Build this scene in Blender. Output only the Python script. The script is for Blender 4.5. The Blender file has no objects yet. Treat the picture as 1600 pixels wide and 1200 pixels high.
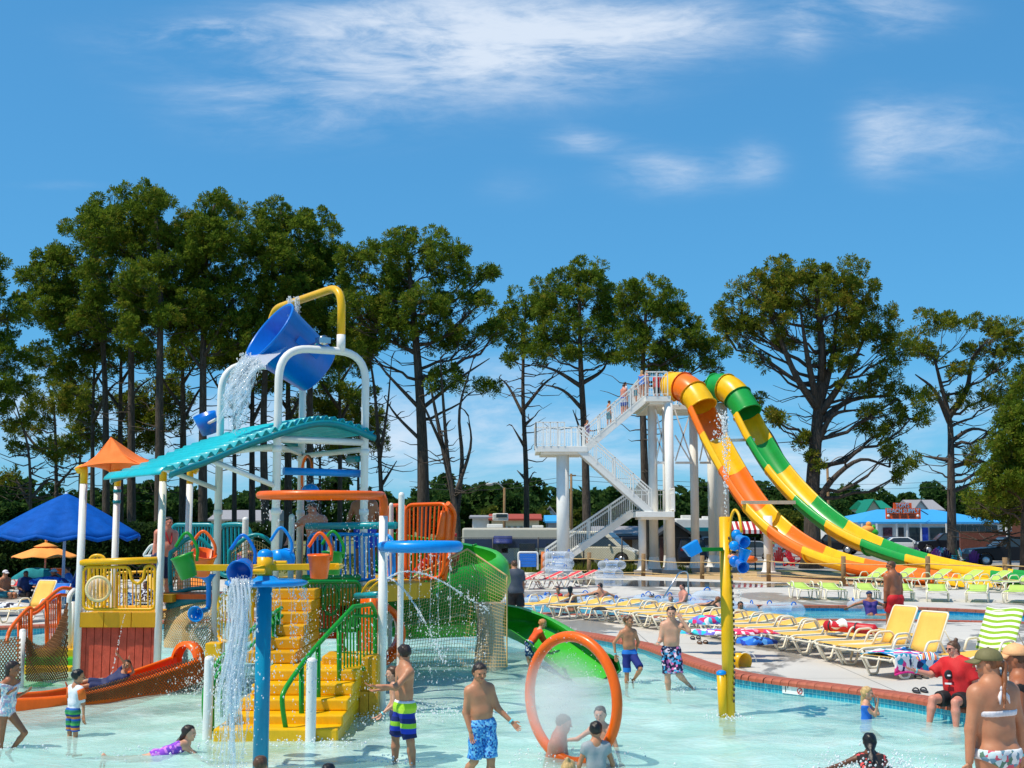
import bpy, bmesh, math, random
import numpy as np
from math import sin, cos, pi, radians, sqrt
from mathutils import Vector, Matrix
from mathutils.geometry import tessellate_polygon
S = bpy.context.scene
C = S.collection
RN = random.Random(11)
NR = np.random.RandomState(5)
# ------------------------------------------------------------------ camera, sky, sun, exposure
F, TH, CZ = 1900.0, math.atan(218 / 1900), 2.8
cd = bpy.data.cameras.new('camera')
cam = bpy.data.objects.new('camera', cd)
C.objects.link(cam)
cam.location = (0, 0, CZ)
cam.rotation_euler = (pi / 2 + TH, 0, 0)
cd.sensor_width = 36
cd.lens = 36 * F / 1600
cd.clip_start, cd.clip_end = 0.1, 6000
S.camera = cam
SUN_DIR = Vector((-0.42, -0.20, 0.885)).normalized()
W = bpy.data.worlds.new('World')
S.world = W
W.use_nodes = True
sun = bpy.data.lights.new('sun', 'SUN')
sun.energy = 4.1
sun.angle = radians(0.53)
sun.color = (1.0, 0.90, 0.74)
so = bpy.data.objects.new('sun', sun)
C.objects.link(so)
so.rotation_euler = (-SUN_DIR).to_track_quat('-Z', 'Y').to_euler()
so.location = (-20, -10, 60)
S.view_settings.view_transform = 'Standard'
S.view_settings.look = 'None'
S.view_settings.gamma = 1
S.view_settings.use_curve_mapping = False
S.view_settings.exposure = 0.2
S.cycles.transparent_max_bounces = 24
S.cycles.max_bounces = 8
S.cycles.volume_bounces = 3
S.cycles.caustics_reflective = False
S.cycles.caustics_refractive = False
S.cycles.sample_clamp_indirect = 6
def P(px, py, Y):
 """the world point seen at photograph pixel (px, py) at distance Y"""
 a = (px - 800) / F
 v = (600 - py) / F
 t = Y / (cos(TH) - v * sin(TH))
 return Vector((a * t, Y, CZ + (sin(TH) + v * cos(TH)) * t))
def G(px, py, z=0.2):
 a = (px - 800) / F
 v = (600 - py) / F
 t = (z - CZ) / (sin(TH) + v * cos(TH))
 return Vector((a * t, (cos(TH) - v * sin(TH)) * t, z))
def V(*a):
 return Vector(a)
# ------------------------------------------------------------------ materials
class NT:
 def __init__(s, name):
  s.m = bpy.data.materials.new(name)
  s.m.use_nodes = True
  s.t = s.m.node_tree
  s.n = s.t.nodes
  s.b = s.n['Principled BSDF']
  s.out = s.n['Material Output']
 def add(s, t, **k):
  x = s.n.new(t)
  for a, b in k.items():
   if a in x.inputs:
    x.inputs[a].default_value = b
   else:
    setattr(x, a, b)
  return x
 def link(s, a, b):
  s.t.links.new(a, b)
 def ramp(s, fac, stops, interp='LINEAR'):
  r = s.n.new('ShaderNodeValToRGB')
  r.color_ramp.interpolation = interp
  e = r.color_ramp.elements
  while len(e) < len(stops):
   e.new(0.5)
  for x, (p, c) in zip(e, stops):
   x.position = p
   x.color = (*c, 1) if len(c) == 3 else c
  s.link(fac, r.inputs[0])
  return r.outputs[0]
 def mix(s, fac, a, b, mode='MIX'):
  x = s.n.new('ShaderNodeMix')
  x.data_type = 'RGBA'
  x.blend_type = mode
  for i, v in ((0, fac), (6, a), (7, b)):
   if isinstance(v, (int, float)):
    x.inputs[i].default_value = v
   elif isinstance(v, tuple):
    x.inputs[i].default_value = (*v, 1) if len(v) == 3 else v
   else:
    s.link(v, x.inputs[i])
  return x.outputs[2]
 def math(s, op, a, b=None, c=None):
  x = s.n.new('ShaderNodeMath')
  x.operation = op
  for i, v in enumerate((a, b, c)):
   if v is None:
    continue
   if isinstance(v, (int, float)):
    x.inputs[i].default_value = v
   else:
    s.link(v, x.inputs[i])
  return x.outputs[0]
 def coord(s, which='Object', scale=None):
  c = s.n.new('ShaderNodeTexCoord').outputs[which]
  if scale is not None:
   m = s.n.new('ShaderNodeMapping')
   m.inputs['Scale'].default_value = scale
   s.link(c, m.inputs[0])
   return m.outputs[0]
  return c
 def noise(s, scale, detail=4, rough=0.55, co=None, dist=0.0):
  x = s.add('ShaderNodeTexNoise', Scale=scale, Detail=detail, Roughness=rough, Distortion=dist)
  if co is not None:
   s.link(co, x.inputs['Vector'])
  return x.outputs[0]
 def bump(s, h, strength=0.2, dist=0.02):
  b = s.add('ShaderNodeBump', Strength=strength, Distance=dist)
  s.link(h, b.inputs['Height'])
  s.link(b.outputs[0], s.b.inputs['Normal'])
  return b
def srgb(r, g, b):
 f = lambda c: (c / 255 / 12.92) if c / 255 <= 0.04045 else ((c / 255 + 0.055) / 1.055) ** 2.4
 return (f(r), f(g), f(b))
MATS = {}
def mat(name, col, rough=0.5, metal=0.0, var=0.12, vscale=3.0, bump=0.0, bscale=40, spec=0.5, coat=0.0, fine=True):
 """a painted / moulded / woven surface: base colour with soft mottling and wear"""
 if name in MATS:
  return MATS[name]
 t = NT(name)
 co = t.coord('Object')
 n = t.math('ADD', t.math('MULTIPLY', t.noise(vscale, 5, 0.6, co), .62), t.math('MULTIPLY', t.noise(vscale * 9, 4, 0.65, t.coord('Object', (1, 1, .3))), .38))
 d = tuple(c * (1 - var) for c in col)
 l = tuple(min(1, c * (1 + var * 0.6) + var * 0.01) for c in col)
 c = t.ramp(n, [(0.36, d), (0.62, l)])
 t.link(c, t.b.inputs['Base Color'])
 r = t.ramp(n, [(0.25, (min(1, rough + 0.1),) * 3), (0.75, (max(0.03, rough - 0.06),) * 3)])
 t.link(r, t.b.inputs['Roughness'])
 t.b.inputs['Metallic'].default_value = metal
 t.b.inputs['Specular IOR Level'].default_value = spec
 t.b.inputs['Coat Weight'].default_value = coat
 t.b.inputs['Coat Roughness'].default_value = 0.12
 if bump:
  t.bump(t.noise(bscale, 3, 0.6, co), bump, 0.02)
 MATS[name] = t.m
 return t.m
# ------------------------------------------------------------------ mesh building
class MB:
 def __init__(s):
  s.v, s.f, s.sm, s.mi = [], [], [], []
 def face(s, idx, smooth=False, mi=0):
  s.f.append(tuple(idx))
  s.sm.append(smooth)
  s.mi.append(mi)
 def poly(s, pts, mi=0):
  i = len(s.v)
  s.v += [tuple(p) for p in pts]
  s.face(range(i, i + len(pts)), False, mi)
  return s
 def box(s, c, size, rot=None, mi=0):
  """c: centre, size: full extents, rot: Matrix"""
  i = len(s.v)
  c = Vector(c)
  for x in (-.5, .5):
   for y in (-.5, .5):
    for z in (-.5, .5):
     p = Vector((x * size[0], y * size[1], z * size[2]))
     if rot is not None:
      p = rot @ p
     s.v.append(tuple(c + p))
  for q in ((0, 1, 3, 2), (4, 6, 7, 5), (0, 4, 5, 1), (2, 3, 7, 6), (0, 2, 6, 4), (1, 5, 7, 3)):
   s.face([i + k for k in q], False, mi)
  return s
 def beam(s, a, b, w, h, up=(0, 0, 1), mi=0):
  """a square bar from a to b, w across, h along up"""
  a, b = Vector(a), Vector(b)
  x = (b - a)
  L = x.length
  x.normalize()
  u = Vector(up)
  y = u.cross(x)
  if y.length < 1e-4:
   y = Vector((0, 1, 0)).cross(x)
  y.normalize()
  z = x.cross(y)
  return s.box((a + b) / 2, (L, w, h), Matrix((x, y, z)).transposed(), mi)
 def tube(s, pts, r, n=10, closed=False, cap=True, mi=0, smooth=True):
  pts = [Vector(p) for p in pts]
  N = len(pts)
  rs = r if isinstance(r, (list, tuple)) else [r] * N
  i0 = len(s.v)
  t0 = (pts[1] - pts[0]).normalized()
  ref = Vector((0, 0, 1)) if abs(t0.z) < 0.9 else Vector((0, 1, 0))
  u = (ref - t0 * ref.dot(t0)).normalized()
  for k in range(N):
   if closed:
    t = pts[(k + 1) % N] - pts[k - 1]
   else:
    t = pts[min(k + 1, N - 1)] - pts[max(k - 1, 0)]
   if t.length < 1e-9:
    t = t0.copy()
   t.normalize()
   u = u - t * u.dot(t)
   if u.length < 1e-6:
    u = t.orthogonal()
   u.normalize()
   w = t.cross(u)
   for j in range(n):
    a = 2 * pi * j / n
    s.v.append(tuple(pts[k] + (u * cos(a) + w * sin(a)) * rs[k]))
  for k in range(N if closed else N - 1):
   k2 = (k + 1) % N
   for j in range(n):
    j2 = (j + 1) % n
    s.face((i0 + k * n + j, i0 + k * n + j2, i0 + k2 * n + j2, i0 + k2 * n + j), smooth, mi)
  if cap and not closed:
   s.face([i0 + j for j in range(n)][::-1], False, mi)
   s.face([i0 + (N - 1) * n + j for j in range(n)], False, mi)
  return s
 def lathe(s, prof, c=(0, 0, 0), axis=(0, 0, 1), n=24, mi=0, smooth=True, a0=0, a1=2 * pi):
  """prof: list of (radius, height along axis)"""
  z = Vector(axis).normalized()
  x = z.orthogonal().normalized()
  y = z.cross(x)
  c = Vector(c)
  full = abs(a1 - a0 - 2 * pi) < 1e-6
  m = n if full else n + 1
  i0 = len(s.v)
  for (r, h) in prof:
   for j in range(m):
    a = a0 + (a1 - a0) * j / n
    s.v.append(tuple(c + z * h + (x * cos(a) + y * sin(a)) * r))
  for k in range(len(prof) - 1):
   for j in range(n):
    j2 = (j + 1) % m
    s.face((i0 + k * m + j, i0 + k * m + j2, i0 + (k + 1) * m + j2, i0 + (k + 1) * m + j), smooth, mi)
  return s
 def ball(s, c, r, n=14, sc=(1, 1, 1), mi=0, rot=None):
  i0 = len(s.v)
  m = max(6, n // 2)
  c = Vector(c)
  for k in range(m + 1):
   th = pi * k / m
   for j in range(n):
    a = 2 * pi * j / n
    p = Vector((r * sc[0] * sin(th) * cos(a), r * sc[1] * sin(th) * sin(a), r * sc[2] * cos(th)))
    if rot is not None:
     p = rot @ p
    s.v.append(tuple(c + p))
  for k in range(m):
   for j in range(n):
    j2 = (j + 1) % n
    s.face((i0 + k * n + j, i0 + (k + 1) * n + j, i0 + (k + 1) * n + j2, i0 + k * n + j2), True, mi)
  return s
 def grid(s, f, nu, nv, closed_u=False, mi=0, smooth=True, mif=None):
  """f(u,v) -> point, u, v in 0..1"""
  i0 = len(s.v)
  mu = nu if closed_u else nu + 1
  for a in range(mu):
   for b in range(nv + 1):
    s.v.append(tuple(f(a / nu, b / nv)))
  for a in range(nu):
   a2 = (a + 1) % mu
   for b in range(nv):
    s.face((i0 + a * (nv + 1) + b, i0 + a2 * (nv + 1) + b, i0 + a2 * (nv + 1) + b + 1, i0 + a * (nv + 1) + b + 1),
     smooth, mif(a, b) if mif else mi)
  return s
 def prism(s, outline, vec, mi=0):
  """outline: planar loop, extruded by vec"""
  n = len(outline)
  i0 = len(s.v)
  vec = Vector(vec)
  s.v += [tuple(Vector(p)) for p in outline] + [tuple(Vector(p) + vec) for p in outline]
  s.face([i0 + k for k in range(n)][::-1], False, mi)
  s.face([i0 + n + k for k in range(n)], False, mi)
  for k in range(n):
   k2 = (k + 1) % n
   s.face((i0 + k, i0 + k2, i0 + n + k2, i0 + n + k), False, mi)
  return s
 def raw(s, verts, faces, smooth=True, mi=0):
  i0 = len(s.v)
  s.v += [tuple(p) for p in verts]
  for f in faces:
   s.face([i0 + k for k in f], smooth, mi)
  return s
 def mesh(s, name, mats, inv=None):
  me = bpy.data.meshes.new(name)
  vs = s.v if inv is None else [tuple(inv @ Vector(p)) for p in s.v]
  me.from_pydata(vs, [], s.f)
  me.polygons.foreach_set('use_smooth', s.sm)
  if isinstance(mats, (list, tuple)):
   for m in mats:
    me.materials.append(m)
   me.polygons.foreach_set('material_index', s.mi)
  elif mats is not None:
   me.materials.append(mats)
  me.update()
  return me
 def build(s, name, mats, parent=None, thick=0, world=True, bev=0):
  """one object; verts are world points unless world=False (then in the parent's frame)"""
  inv = None
  if parent is not None and world:
   inv = MW(parent).inverted()
  o = bpy.data.objects.new(name, s.mesh(name, mats, inv))
  C.objects.link(o)
  if parent is not None:
   o.parent = parent
  if thick:
   m = o.modifiers.new('thickness', 'SOLIDIFY')
   m.thickness = thick
   m.offset = 0
  if bev:
   m = o.modifiers.new('edge', 'BEVEL')
   m.width = bev
   m.segments = 2
   m.limit_method = 'ANGLE'
   m.harden_normals = False
  return o
def npmesh(name, verts, faces, mats, smooth=False, parent=None, mi=None):
 """big meshes straight from numpy; faces: (n, k) ints"""
 me = bpy.data.meshes.new(name)
 verts = np.asarray(verts, dtype=np.float32)
 faces = np.asarray(faces, dtype=np.int32)
 n, k = faces.shape
 me.vertices.add(len(verts))
 me.vertices.foreach_set('co', verts.ravel())
 me.loops.add(n * k)
 me.loops.foreach_set('vertex_index', faces.ravel())
 me.polygons.add(n)
 me.polygons.foreach_set('loop_start', np.arange(0, n * k, k, dtype=np.int32))
 me.polygons.foreach_set('loop_total', np.full(n, k, dtype=np.int32))
 me.polygons.foreach_set('use_smooth', np.full(n, smooth, dtype=bool))
 for m in (mats if isinstance(mats, (list, tuple)) else [mats]):
  me.materials.append(m)
 if mi is not None:
  me.polygons.foreach_set('material_index', np.asarray(mi, dtype=np.int32))
 me.update(calc_edges=True)
 return me
def link(name, me, parent=None):
 o = bpy.data.objects.new(name, me)
 C.objects.link(o)
 if parent is not None:
  o.parent = parent
 return o
def MW(o):
 m = Matrix.LocRotScale(o.location, o.rotation_euler, o.scale)
 return MW(o.parent) @ m if o.parent is not None else m
def tag(o, label=None, cat=None, group=None, kind=None):
 if label:
  o['label'] = label
 if cat:
  o['category'] = cat
 if group:
  o['group'] = group
 if kind:
  o['kind'] = kind
 return o
def thing(name, label, cat, loc=(0, 0, 0), rz=0, group=None):
 o = bpy.data.objects.new(name, None)
 o.empty_display_size = 0.2
 C.objects.link(o)
 o.location = loc
 o.rotation_euler = (0, 0, rz)
 return tag(o, label, cat, group)
def copy_tree(o, parent=None):
 c = o.copy()
 C.objects.link(c)
 if parent is not None:
  c.parent = parent
 for ch in list(o.children):
  copy_tree(ch, c)
 return c
def again(src, label, loc, rz=0, sc=None):
 c = copy_tree(src)
 c.location = loc
 c.rotation_euler = (0, 0, rz)
 if sc:
  c.scale = (sc, sc, sc)
 c['label'] = label
 return c
def arc(c, r, a0, a1, n, x=(1, 0, 0), y=(0, 0, 1)):
 c, x, y = Vector(c), Vector(x), Vector(y)
 return [c + (x * cos(a0 + (a1 - a0) * k / n) + y * sin(a0 + (a1 - a0) * k / n)) * r for k in range(n + 1)]
def smooth(pts, n=6, closed=False):
 """Catmull-Rom through pts"""
 pts = [Vector(p) for p in pts]
 N = len(pts)
 out = []
 rng = range(N) if closed else range(N - 1)
 for i in rng:
  p0 = pts[(i - 1) % N] if closed or i > 0 else pts[i] * 2 - pts[i + 1]
  p1, p2 = pts[i], pts[(i + 1) % N]
  p3 = pts[(i + 2) % N] if closed or i + 2 < N else p2 * 2 - p1
  for k in range(n):
   t = k / n
   out.append(0.5 * ((2 * p1) + (p2 - p0) * t + (2 * p0 - 5 * p1 + 4 * p2 - p3) * t * t + (3 * p1 - p0 - 3 * p2 + p3) * t ** 3))
 if not closed:
  out.append(pts[-1])
 return out
def fillet(pts, r, n=5, closed=False):
 """round the corners of a polyline"""
 pts = [Vector(p) for p in pts]
 N = len(pts)
 out = []
 for i in range(N):
  if not closed and i in (0, N - 1):
   out.append(pts[i])
   continue
  a, b, c = pts[i - 1], pts[i], pts[(i + 1) % N]
  d1, d2 = (a - b), (c - b)
  q = min(r, d1.length * 0.48, d2.length * 0.48)
  p1, p2 = b + d1.normalized() * q, b + d2.normalized() * q
  for k in range(n + 1):
   t = k / n
   out.append(p1 * (1 - t) ** 2 + b * 2 * t * (1 - t) + p2 * t * t)
 return out
def along(pts, d):
 """point and tangent at arclength d on a polyline"""
 for a, b in zip(pts, pts[1:]):
  L = (b - a).length
  if d <= L or b is pts[-1]:
   t = (b - a).normalized()
   return a + t * d, t
  d -= L
 return pts[-1], (pts[-1] - pts[-2]).normalized()
def plen(pts):
 return sum((b - a).length for a, b in zip(pts, pts[1:]))
# ------------------------------------------------------------------ the sky: Nishita with thin summer cloud
def make_sky():
 t = W.node_tree
 n = t.nodes
 n.clear()
 L = t.links.new
 out = n.new('ShaderNodeOutputWorld')
 bg = n.new('ShaderNodeBackground')
 L(bg.outputs[0], out.inputs[0])
 sky = n.new('ShaderNodeTexSky')
 sky.sky_type = 'NISHITA'
 sky.sun_disc = False
 sky.sun_elevation = math.asin(SUN_DIR.z)
 sky.sun_rotation = math.atan2(SUN_DIR.x, SUN_DIR.y)
 sky.air_density = 1.0
 sky.dust_density = 0.1
 sky.ozone_density = 1.6
 hs = n.new('ShaderNodeHueSaturation')
 hs.inputs['Saturation'].default_value = 1.0
 hs.inputs['Value'].default_value = 1.0
 L(sky.outputs[0], hs.inputs['Color'])
 tint = n.new('ShaderNodeMix')
 tint.data_type = 'RGBA'
 tint.blend_type = 'MULTIPLY'
 tint.inputs[0].default_value = 1
 tint.inputs[7].default_value = (0.43, 1.29, 2.04, 1)
 gm = n.new('ShaderNodeGamma')
 gm.inputs[1].default_value = 0.5
 L(hs.outputs[0], gm.inputs[0])
 L(gm.outputs[0], tint.inputs[6])
 co = n.new('ShaderNodeTexCoord')
 sep = n.new('ShaderNodeSeparateXYZ')
 L(co.outputs['Generated'], sep.inputs[0])
 def mth(op, a, b=None, c=None):
  x = n.new('ShaderNodeMath')
  x.operation = op
  for i, v in enumerate((a, b, c)):
   if v is None:
    continue
   if isinstance(v, (int, float)):
    x.inputs[i].default_value = v
   else:
    L(v, x.inputs[i])
  return x.outputs[0]
 def vec(x, y, z):
  c = n.new('ShaderNodeCombineXYZ')
  for i, v in enumerate((x, y, z)):
   if isinstance(v, (int, float)):
    c.inputs[i].default_value = v
   else:
    L(v, c.inputs[i])
  return c.outputs[0]
 def noise(v, scale, detail, rough, dist=0.0):
  x = n.new('ShaderNodeTexNoise')
  x.inputs['Scale'].default_value = scale
  x.inputs['Detail'].default_value = detail
  x.inputs['Roughness'].default_value = rough
  x.inputs['Distortion'].default_value = dist
  L(v, x.inputs['Vector'])
  return x.outputs[0]
 yy = mth('MAXIMUM', sep.outputs[1], 0.12)
 u = mth('DIVIDE', sep.outputs[0], yy)
 w = mth('DIVIDE', sep.outputs[2], yy)
 zz = mth('MAXIMUM', sep.outputs[2], 0.05)
 plane = vec(mth('DIVIDE', sep.outputs[0], zz), mth('DIVIDE', sep.outputs[1], zz), 0.0)
 uw = vec(u, w, 0.0)
 mp = n.new('ShaderNodeMapping')
 mp.inputs['Rotation'].default_value = (0, 0, radians(-22))
 mp.inputs['Scale'].default_value = (5.0, 19.0, 1)
 L(uw, mp.inputs[0])
 n1 = noise(mp.outputs[0], 1.0, 9, 0.62, 0.6)
 n2 = noise(mp.outputs[0], 3.4, 8, 0.68, 0.9)
 wisp = mth('ADD', mth('MULTIPLY', n1, 0.74), mth('MULTIPLY', n2, 0.26))
 total = None
 for (px, py, rx, ry, amp) in [
   (740, 80, 200, 75, 1.3), (900, 60, 200, 60, 0.7), (300, 720, 420, 75, .5), (900, 720, 420, 75, .5), (1400, 700, 420, 75, .45), (1090, 40, 150, 45, 0.6), (560, 25, 170, 40, 0.6),
   (400, 120, 160, 70, 0.6), (335, 50, 75, 15, 1.1), (500, 190, 140, 40, 0.5), (200, 60, 110, 40, 0.3),
   (1385, 15, 100, 40, 0.95), (1260, 45, 30, 45, 0.5), (915, 222, 50, 16, 0.8), (1040, 268, 75, 34, 0.85),
   (1180, 252, 40, 34, 0.7), (1372, 215, 46, 56, 0.75), (1500, 212, 110, 52, 0.78), (80, 291, 70, 8, 0.5),
   (800, 290, 60, 30, 0.3), (60, 640, 90, 60, 0.85), (760, 600, 90, 50, 0.8), (330, 670, 140, 60, 0.8),
   (1210, 730, 160, 40, 0.55), (960, 655, 70, 18, 0.7), (600, 660, 90, 50, 0.7), (860, 690, 70, 30, 0.5), (1500, 640, 90, 40, 0.4)]:
  p = P(px, py, 1.0)
  s1 = n.new('ShaderNodeVectorMath')
  s1.operation = 'SUBTRACT'
  s1.inputs[1].default_value = (p.x, p.z - CZ, 0)
  L(uw, s1.inputs[0])
  s2 = n.new('ShaderNodeVectorMath')
  s2.operation = 'MULTIPLY'
  s2.inputs[1].default_value = (F / rx / 1.25, F / ry / 1.25, 0)
  L(s1.outputs[0], s2.inputs[0])
  s3 = n.new('ShaderNodeVectorMath')
  s3.operation = 'DOT_PRODUCT'
  L(s2.outputs[0], s3.inputs[0])
  L(s2.outputs[0], s3.inputs[1])
  e = mth('MULTIPLY', mth('POWER', 2.71828, mth('MULTIPLY', s3.outputs['Value'], -1.0)), amp)
  total = e if total is None else mth('ADD', total, e)
 front = mth('GREATER_THAN', sep.outputs[1], 0.15)
 placed = mth('MULTIPLY', total, front)
 back = mth('MULTIPLY', noise(plane, 0.55, 8, 0.6, 0.8), mth('SUBTRACT', 1.0, front))
 amount = mth('ADD', placed, mth('MULTIPLY', back, 0.5))
 d = mth('MULTIPLY', amount, mth('SUBTRACT', mth('MULTIPLY', wisp, 3.6), 1.12))
 mr = n.new('ShaderNodeMapRange')
 mr.interpolation_type = 'SMOOTHSTEP'
 mr.inputs['From Min'].default_value = 0.02
 mr.inputs['From Max'].default_value = 1.6
 L(d, mr.inputs['Value'])
 dens = mth('MULTIPLY', mr.outputs[0], 0.85)
 mx = n.new('ShaderNodeMix')
 mx.data_type = 'RGBA'
 L(dens, mx.inputs[0])
 L(tint.outputs[2], mx.inputs[6])
 mx.inputs[7].default_value = (5.0, 5.5, 6.2, 1)
 L(mx.outputs[2], bg.inputs[0])
 bg.inputs[1].default_value = 0.14
make_sky()
# ------------------------------------------------------------------ ground, deck, pools
def concrete():
 t = NT('deck_concrete')
 co = t.coord('Object')
 big = t.noise(0.12, 6, 0.6, co, 0.4)
 wet = t.noise(0.33, 7, 0.62, t.coord('Object', (1, 0.55, 1)), 0.8)
 fine = t.noise(60, 4, 0.7, co)
 base = t.ramp(big, [(0.3, srgb(186, 180, 170)), (0.7, srgb(216, 210, 199))])
 base = t.mix(0.35, base, t.ramp(fine, [(0.3, srgb(150, 148, 144)), (0.7, srgb(225, 222, 216))]))
 w = t.ramp(wet, [(0.53, (0, 0, 0)), (0.565, (1, 1, 1))])
 col = t.mix(w, base, t.mix(0.75, base, srgb(112, 108, 102)))
 br = t.add('ShaderNodeTexBrick', Scale=1.0)
 br.offset = 0
 br.inputs['Mortar Size'].default_value = 0.012
 br.inputs['Brick Width'].default_value = 3.0
 br.inputs['Row Height'].default_value = 3.0
 br.inputs['Color1'].default_value = br.inputs['Color2'].default_value = (1, 1, 1, 1)
 br.inputs['Mortar'].default_value = (0.45, 0.45, 0.45, 1)
 t.link(co, br.inputs[0])
 col = t.mix(1.0, col, br.outputs[0], 'MULTIPLY')
 t.link(col, t.b.inputs['Base Color'])
 t.link(t.ramp(wet, [(0.52, (0.8,) * 3), (0.58, (0.32,) * 3)]), t.b.inputs['Roughness'])
 t.bump(fine, 0.15, 0.01)
 return t.m
def ground_mat(name, c1, c2, c3, s1=0.4, s2=18, bump=0.5, rough=0.95):
 t = NT(name)
 co = t.coord('Object')
 a = t.noise(s1, 6, 0.62, co, 0.5)
 b = t.noise(s2, 5, 0.7, co)
 col = t.mix(t.ramp(b, [(0.35, (0, 0, 0)), (0.68, (1, 1, 1))]), t.ramp(a, [(0.35, c1), (0.65, c2)]), c3)
 t.link(col, t.b.inputs['Base Color'])
 t.b.inputs['Roughness'].default_value = rough
 t.bump(b, bump, 0.05)
 return t.m
def water_mat(name, tint, body, k, bscale=2.2, bstr=0.35, streak=0.0):
 t = NT(name)
 co = t.coord('Object', (1, 1.25, 1))
 n1 = t.noise(bscale, 5, 0.6, co, 1.2)
 n2 = t.noise(bscale * 4.3, 4, 0.6, co, 1.0)
 h = t.math('ADD', t.math('MULTIPLY', n1, 0.7), t.math('MULTIPLY', n2, 0.3))
 bm = t.add('ShaderNodeBump', Strength=bstr, Distance=0.12)
 t.link(h, bm.inputs['Height'])
 t.link(bm.outputs[0], t.b.inputs['Normal'])
 t.b.inputs['Roughness'].default_value = 0.06
 t.b.inputs['IOR'].default_value = 1.33
 agit = t.noise(0.5, 7, 0.66, co, 1.4)
 col = t.mix(t.ramp(agit, [(0.42, (0, 0, 0)), (0.72, (streak,) * 3)]), body, (0.86, 0.93, 0.92))
 t.link(col, t.b.inputs['Base Color'])
 tr = t.add('ShaderNodeBsdfTransparent')
 tr.inputs[0].default_value = (*tint, 1)
 mx = t.n.new('ShaderNodeMixShader')
 f = t.ramp(agit, [(0.35, (k,) * 3), (0.75, (min(0.95, k + 0.25 + streak * 0.3),) * 3)])
 t.link(f, mx.inputs[0])
 t.link(tr.outputs[0], mx.inputs[1])
 t.link(t.b.outputs[0], mx.inputs[2])
 t.link(mx.outputs[0], t.out.inputs[0])
 return t.m
def tile_mat(name, c1, c2, grout, sx, sy, plane='XZ'):
 t = NT(name)
 co = t.n.new('ShaderNodeTexCoord').outputs['UV']
 br = t.add('ShaderNodeTexBrick', Scale=1.0)
 br.offset = 0
 br.inputs['Mortar Size'].default_value = 0.006
 br.inputs['Brick Width'].default_value = sx
 br.inputs['Row Height'].default_value = sy
 br.inputs['Color1'].default_value = (*c1, 1)
 br.inputs['Color2'].default_value = (*c2, 1)
 br.inputs['Mortar'].default_value = (*grout, 1)
 t.link(co, br.inputs[0])
 t.link(br.outputs[0], t.b.inputs['Base Color'])
 t.b.inputs['Roughness'].default_value = 0.25
 return t.m
DZ = 0.20
POOL = smooth([V(x, y, 0) for x, y in [
 (7.9, 14.8), (6.5, 17.4), (5.9, 18.7), (5.2, 19.7), (4.05, 21.1), (3.55, 22.4), (3.11, 24.7), (2.83, 26.3), (2.5, 27.3), (1.63, 29.2),
 (0.6, 30.7), (-1.2, 32.2), (-4, 33.3), (-8, 33.2), (-12.3, 31.4), (-16.5, 28), (-19, 22), (-17.5, 14.5), (-11, 11.3), (-2, 10.9), (4, 10.8),
 (7.4, 11.6)]], 6, True)
def offset(loop, d):
 n = len(loop)
 out = []
 for i in range(n):
  t = (loop[(i + 1) % n] - loop[i - 1]).normalized()
  out.append(loop[i] + Vector((t.y, -t.x, 0)) * d)
 return out
COPE = offset(POOL, 0.34)
RIVER_FAR = [G(px, py, DZ) for px, py in [(640, 940), (760, 939), (880, 938), (962, 936), (1038, 931), (1076, 935), (1118, 944), (1180, 947), (1330, 948),
          (1470, 952), (1600, 959), (1720, 966)]]
RIVER_NEAR = [G(px, py, DZ) for px, py in [(1760, 981), (1600, 973), (1400, 969), (1200, 968), (1090, 966), (960, 962), (800, 957), (640, 957)]]
RIVER = smooth(RIVER_FAR, 4)[:-1] + [RIVER_FAR[-1]] + smooth(RIVER_NEAR, 4)[:-1] + [RIVER_NEAR[-1]]
for p in RIVER:
 p.z = 0
RCOPE = offset(RIVER, -0.3)
LBASIN = [G(px, py, DZ) for px, py in [(-260, 984), (-20, 985), (40, 988), (40, 991), (-20, 999), (-260, 1000)]]
def lift(loop, z):
 return [V(p.x, p.y, z) for p in loop]
def sheet(name, outer, holes, z, m, kind='structure'):
 loops = [lift(outer, z)] + [lift(h, z) for h in holes]
 tris = tessellate_polygon(loops)
 vs = [p for l in loops for p in l]
 me = bpy.data.meshes.new(name)
 fs = []
 for a, b, c in tris:
  nz = (vs[b] - vs[a]).cross(vs[c] - vs[a]).z
  fs.append((a, b, c) if nz > 0 else (a, c, b))
 me.from_pydata([tuple(p) for p in vs], [], fs)
 me.materials.append(m)
 o = link(name, me)
 return tag(o, kind=kind)
DECK_OUT = [V(x, y, 0) for x, y in [(-62, -14), (62, -14), (62, 45), (30, 46.5), (17, 50.5), (14.4, 52.5), (9, 57.8), (3.3, 65.4), (-2.5, 66.5), (-3.5, 57.5), (-62, 57.5)]]
M_DECK = concrete()
sheet('pool_deck', DECK_OUT, [COPE, RCOPE], DZ, M_DECK)
big = [V(x, y, 0) for x, y in [(-2500, -600), (2500, -600), (2500, 4000), (-2500, 4000)]]
M_GRASS = ground_mat('grass_ground', srgb(70, 88, 40), srgb(104, 112, 58), srgb(132, 126, 78), 0.2, 9)
sheet('ground', big, [DECK_OUT], 0.10, M_GRASS)
M_SAND = ground_mat('sand_ground', srgb(196, 166, 120), srgb(216, 188, 142), srgb(170, 140, 98), 0.5, 14, 0.6)
sheet('sand', [V(x, y, 0) for x, y in [(2.5, 66.3), (9, 57.85), (14.4, 52.55), (17, 50.55), (30, 46.55), (62, 45.05), (62, 58), (26, 62), (19, 67), (11, 71), (4, 71)]], [], 0.115, M_SAND)
M_LOT = ground_mat('gravel_lot', srgb(150, 146, 140), srgb(176, 171, 163), srgb(120, 117, 112), 0.3, 12, 0.4)
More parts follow.
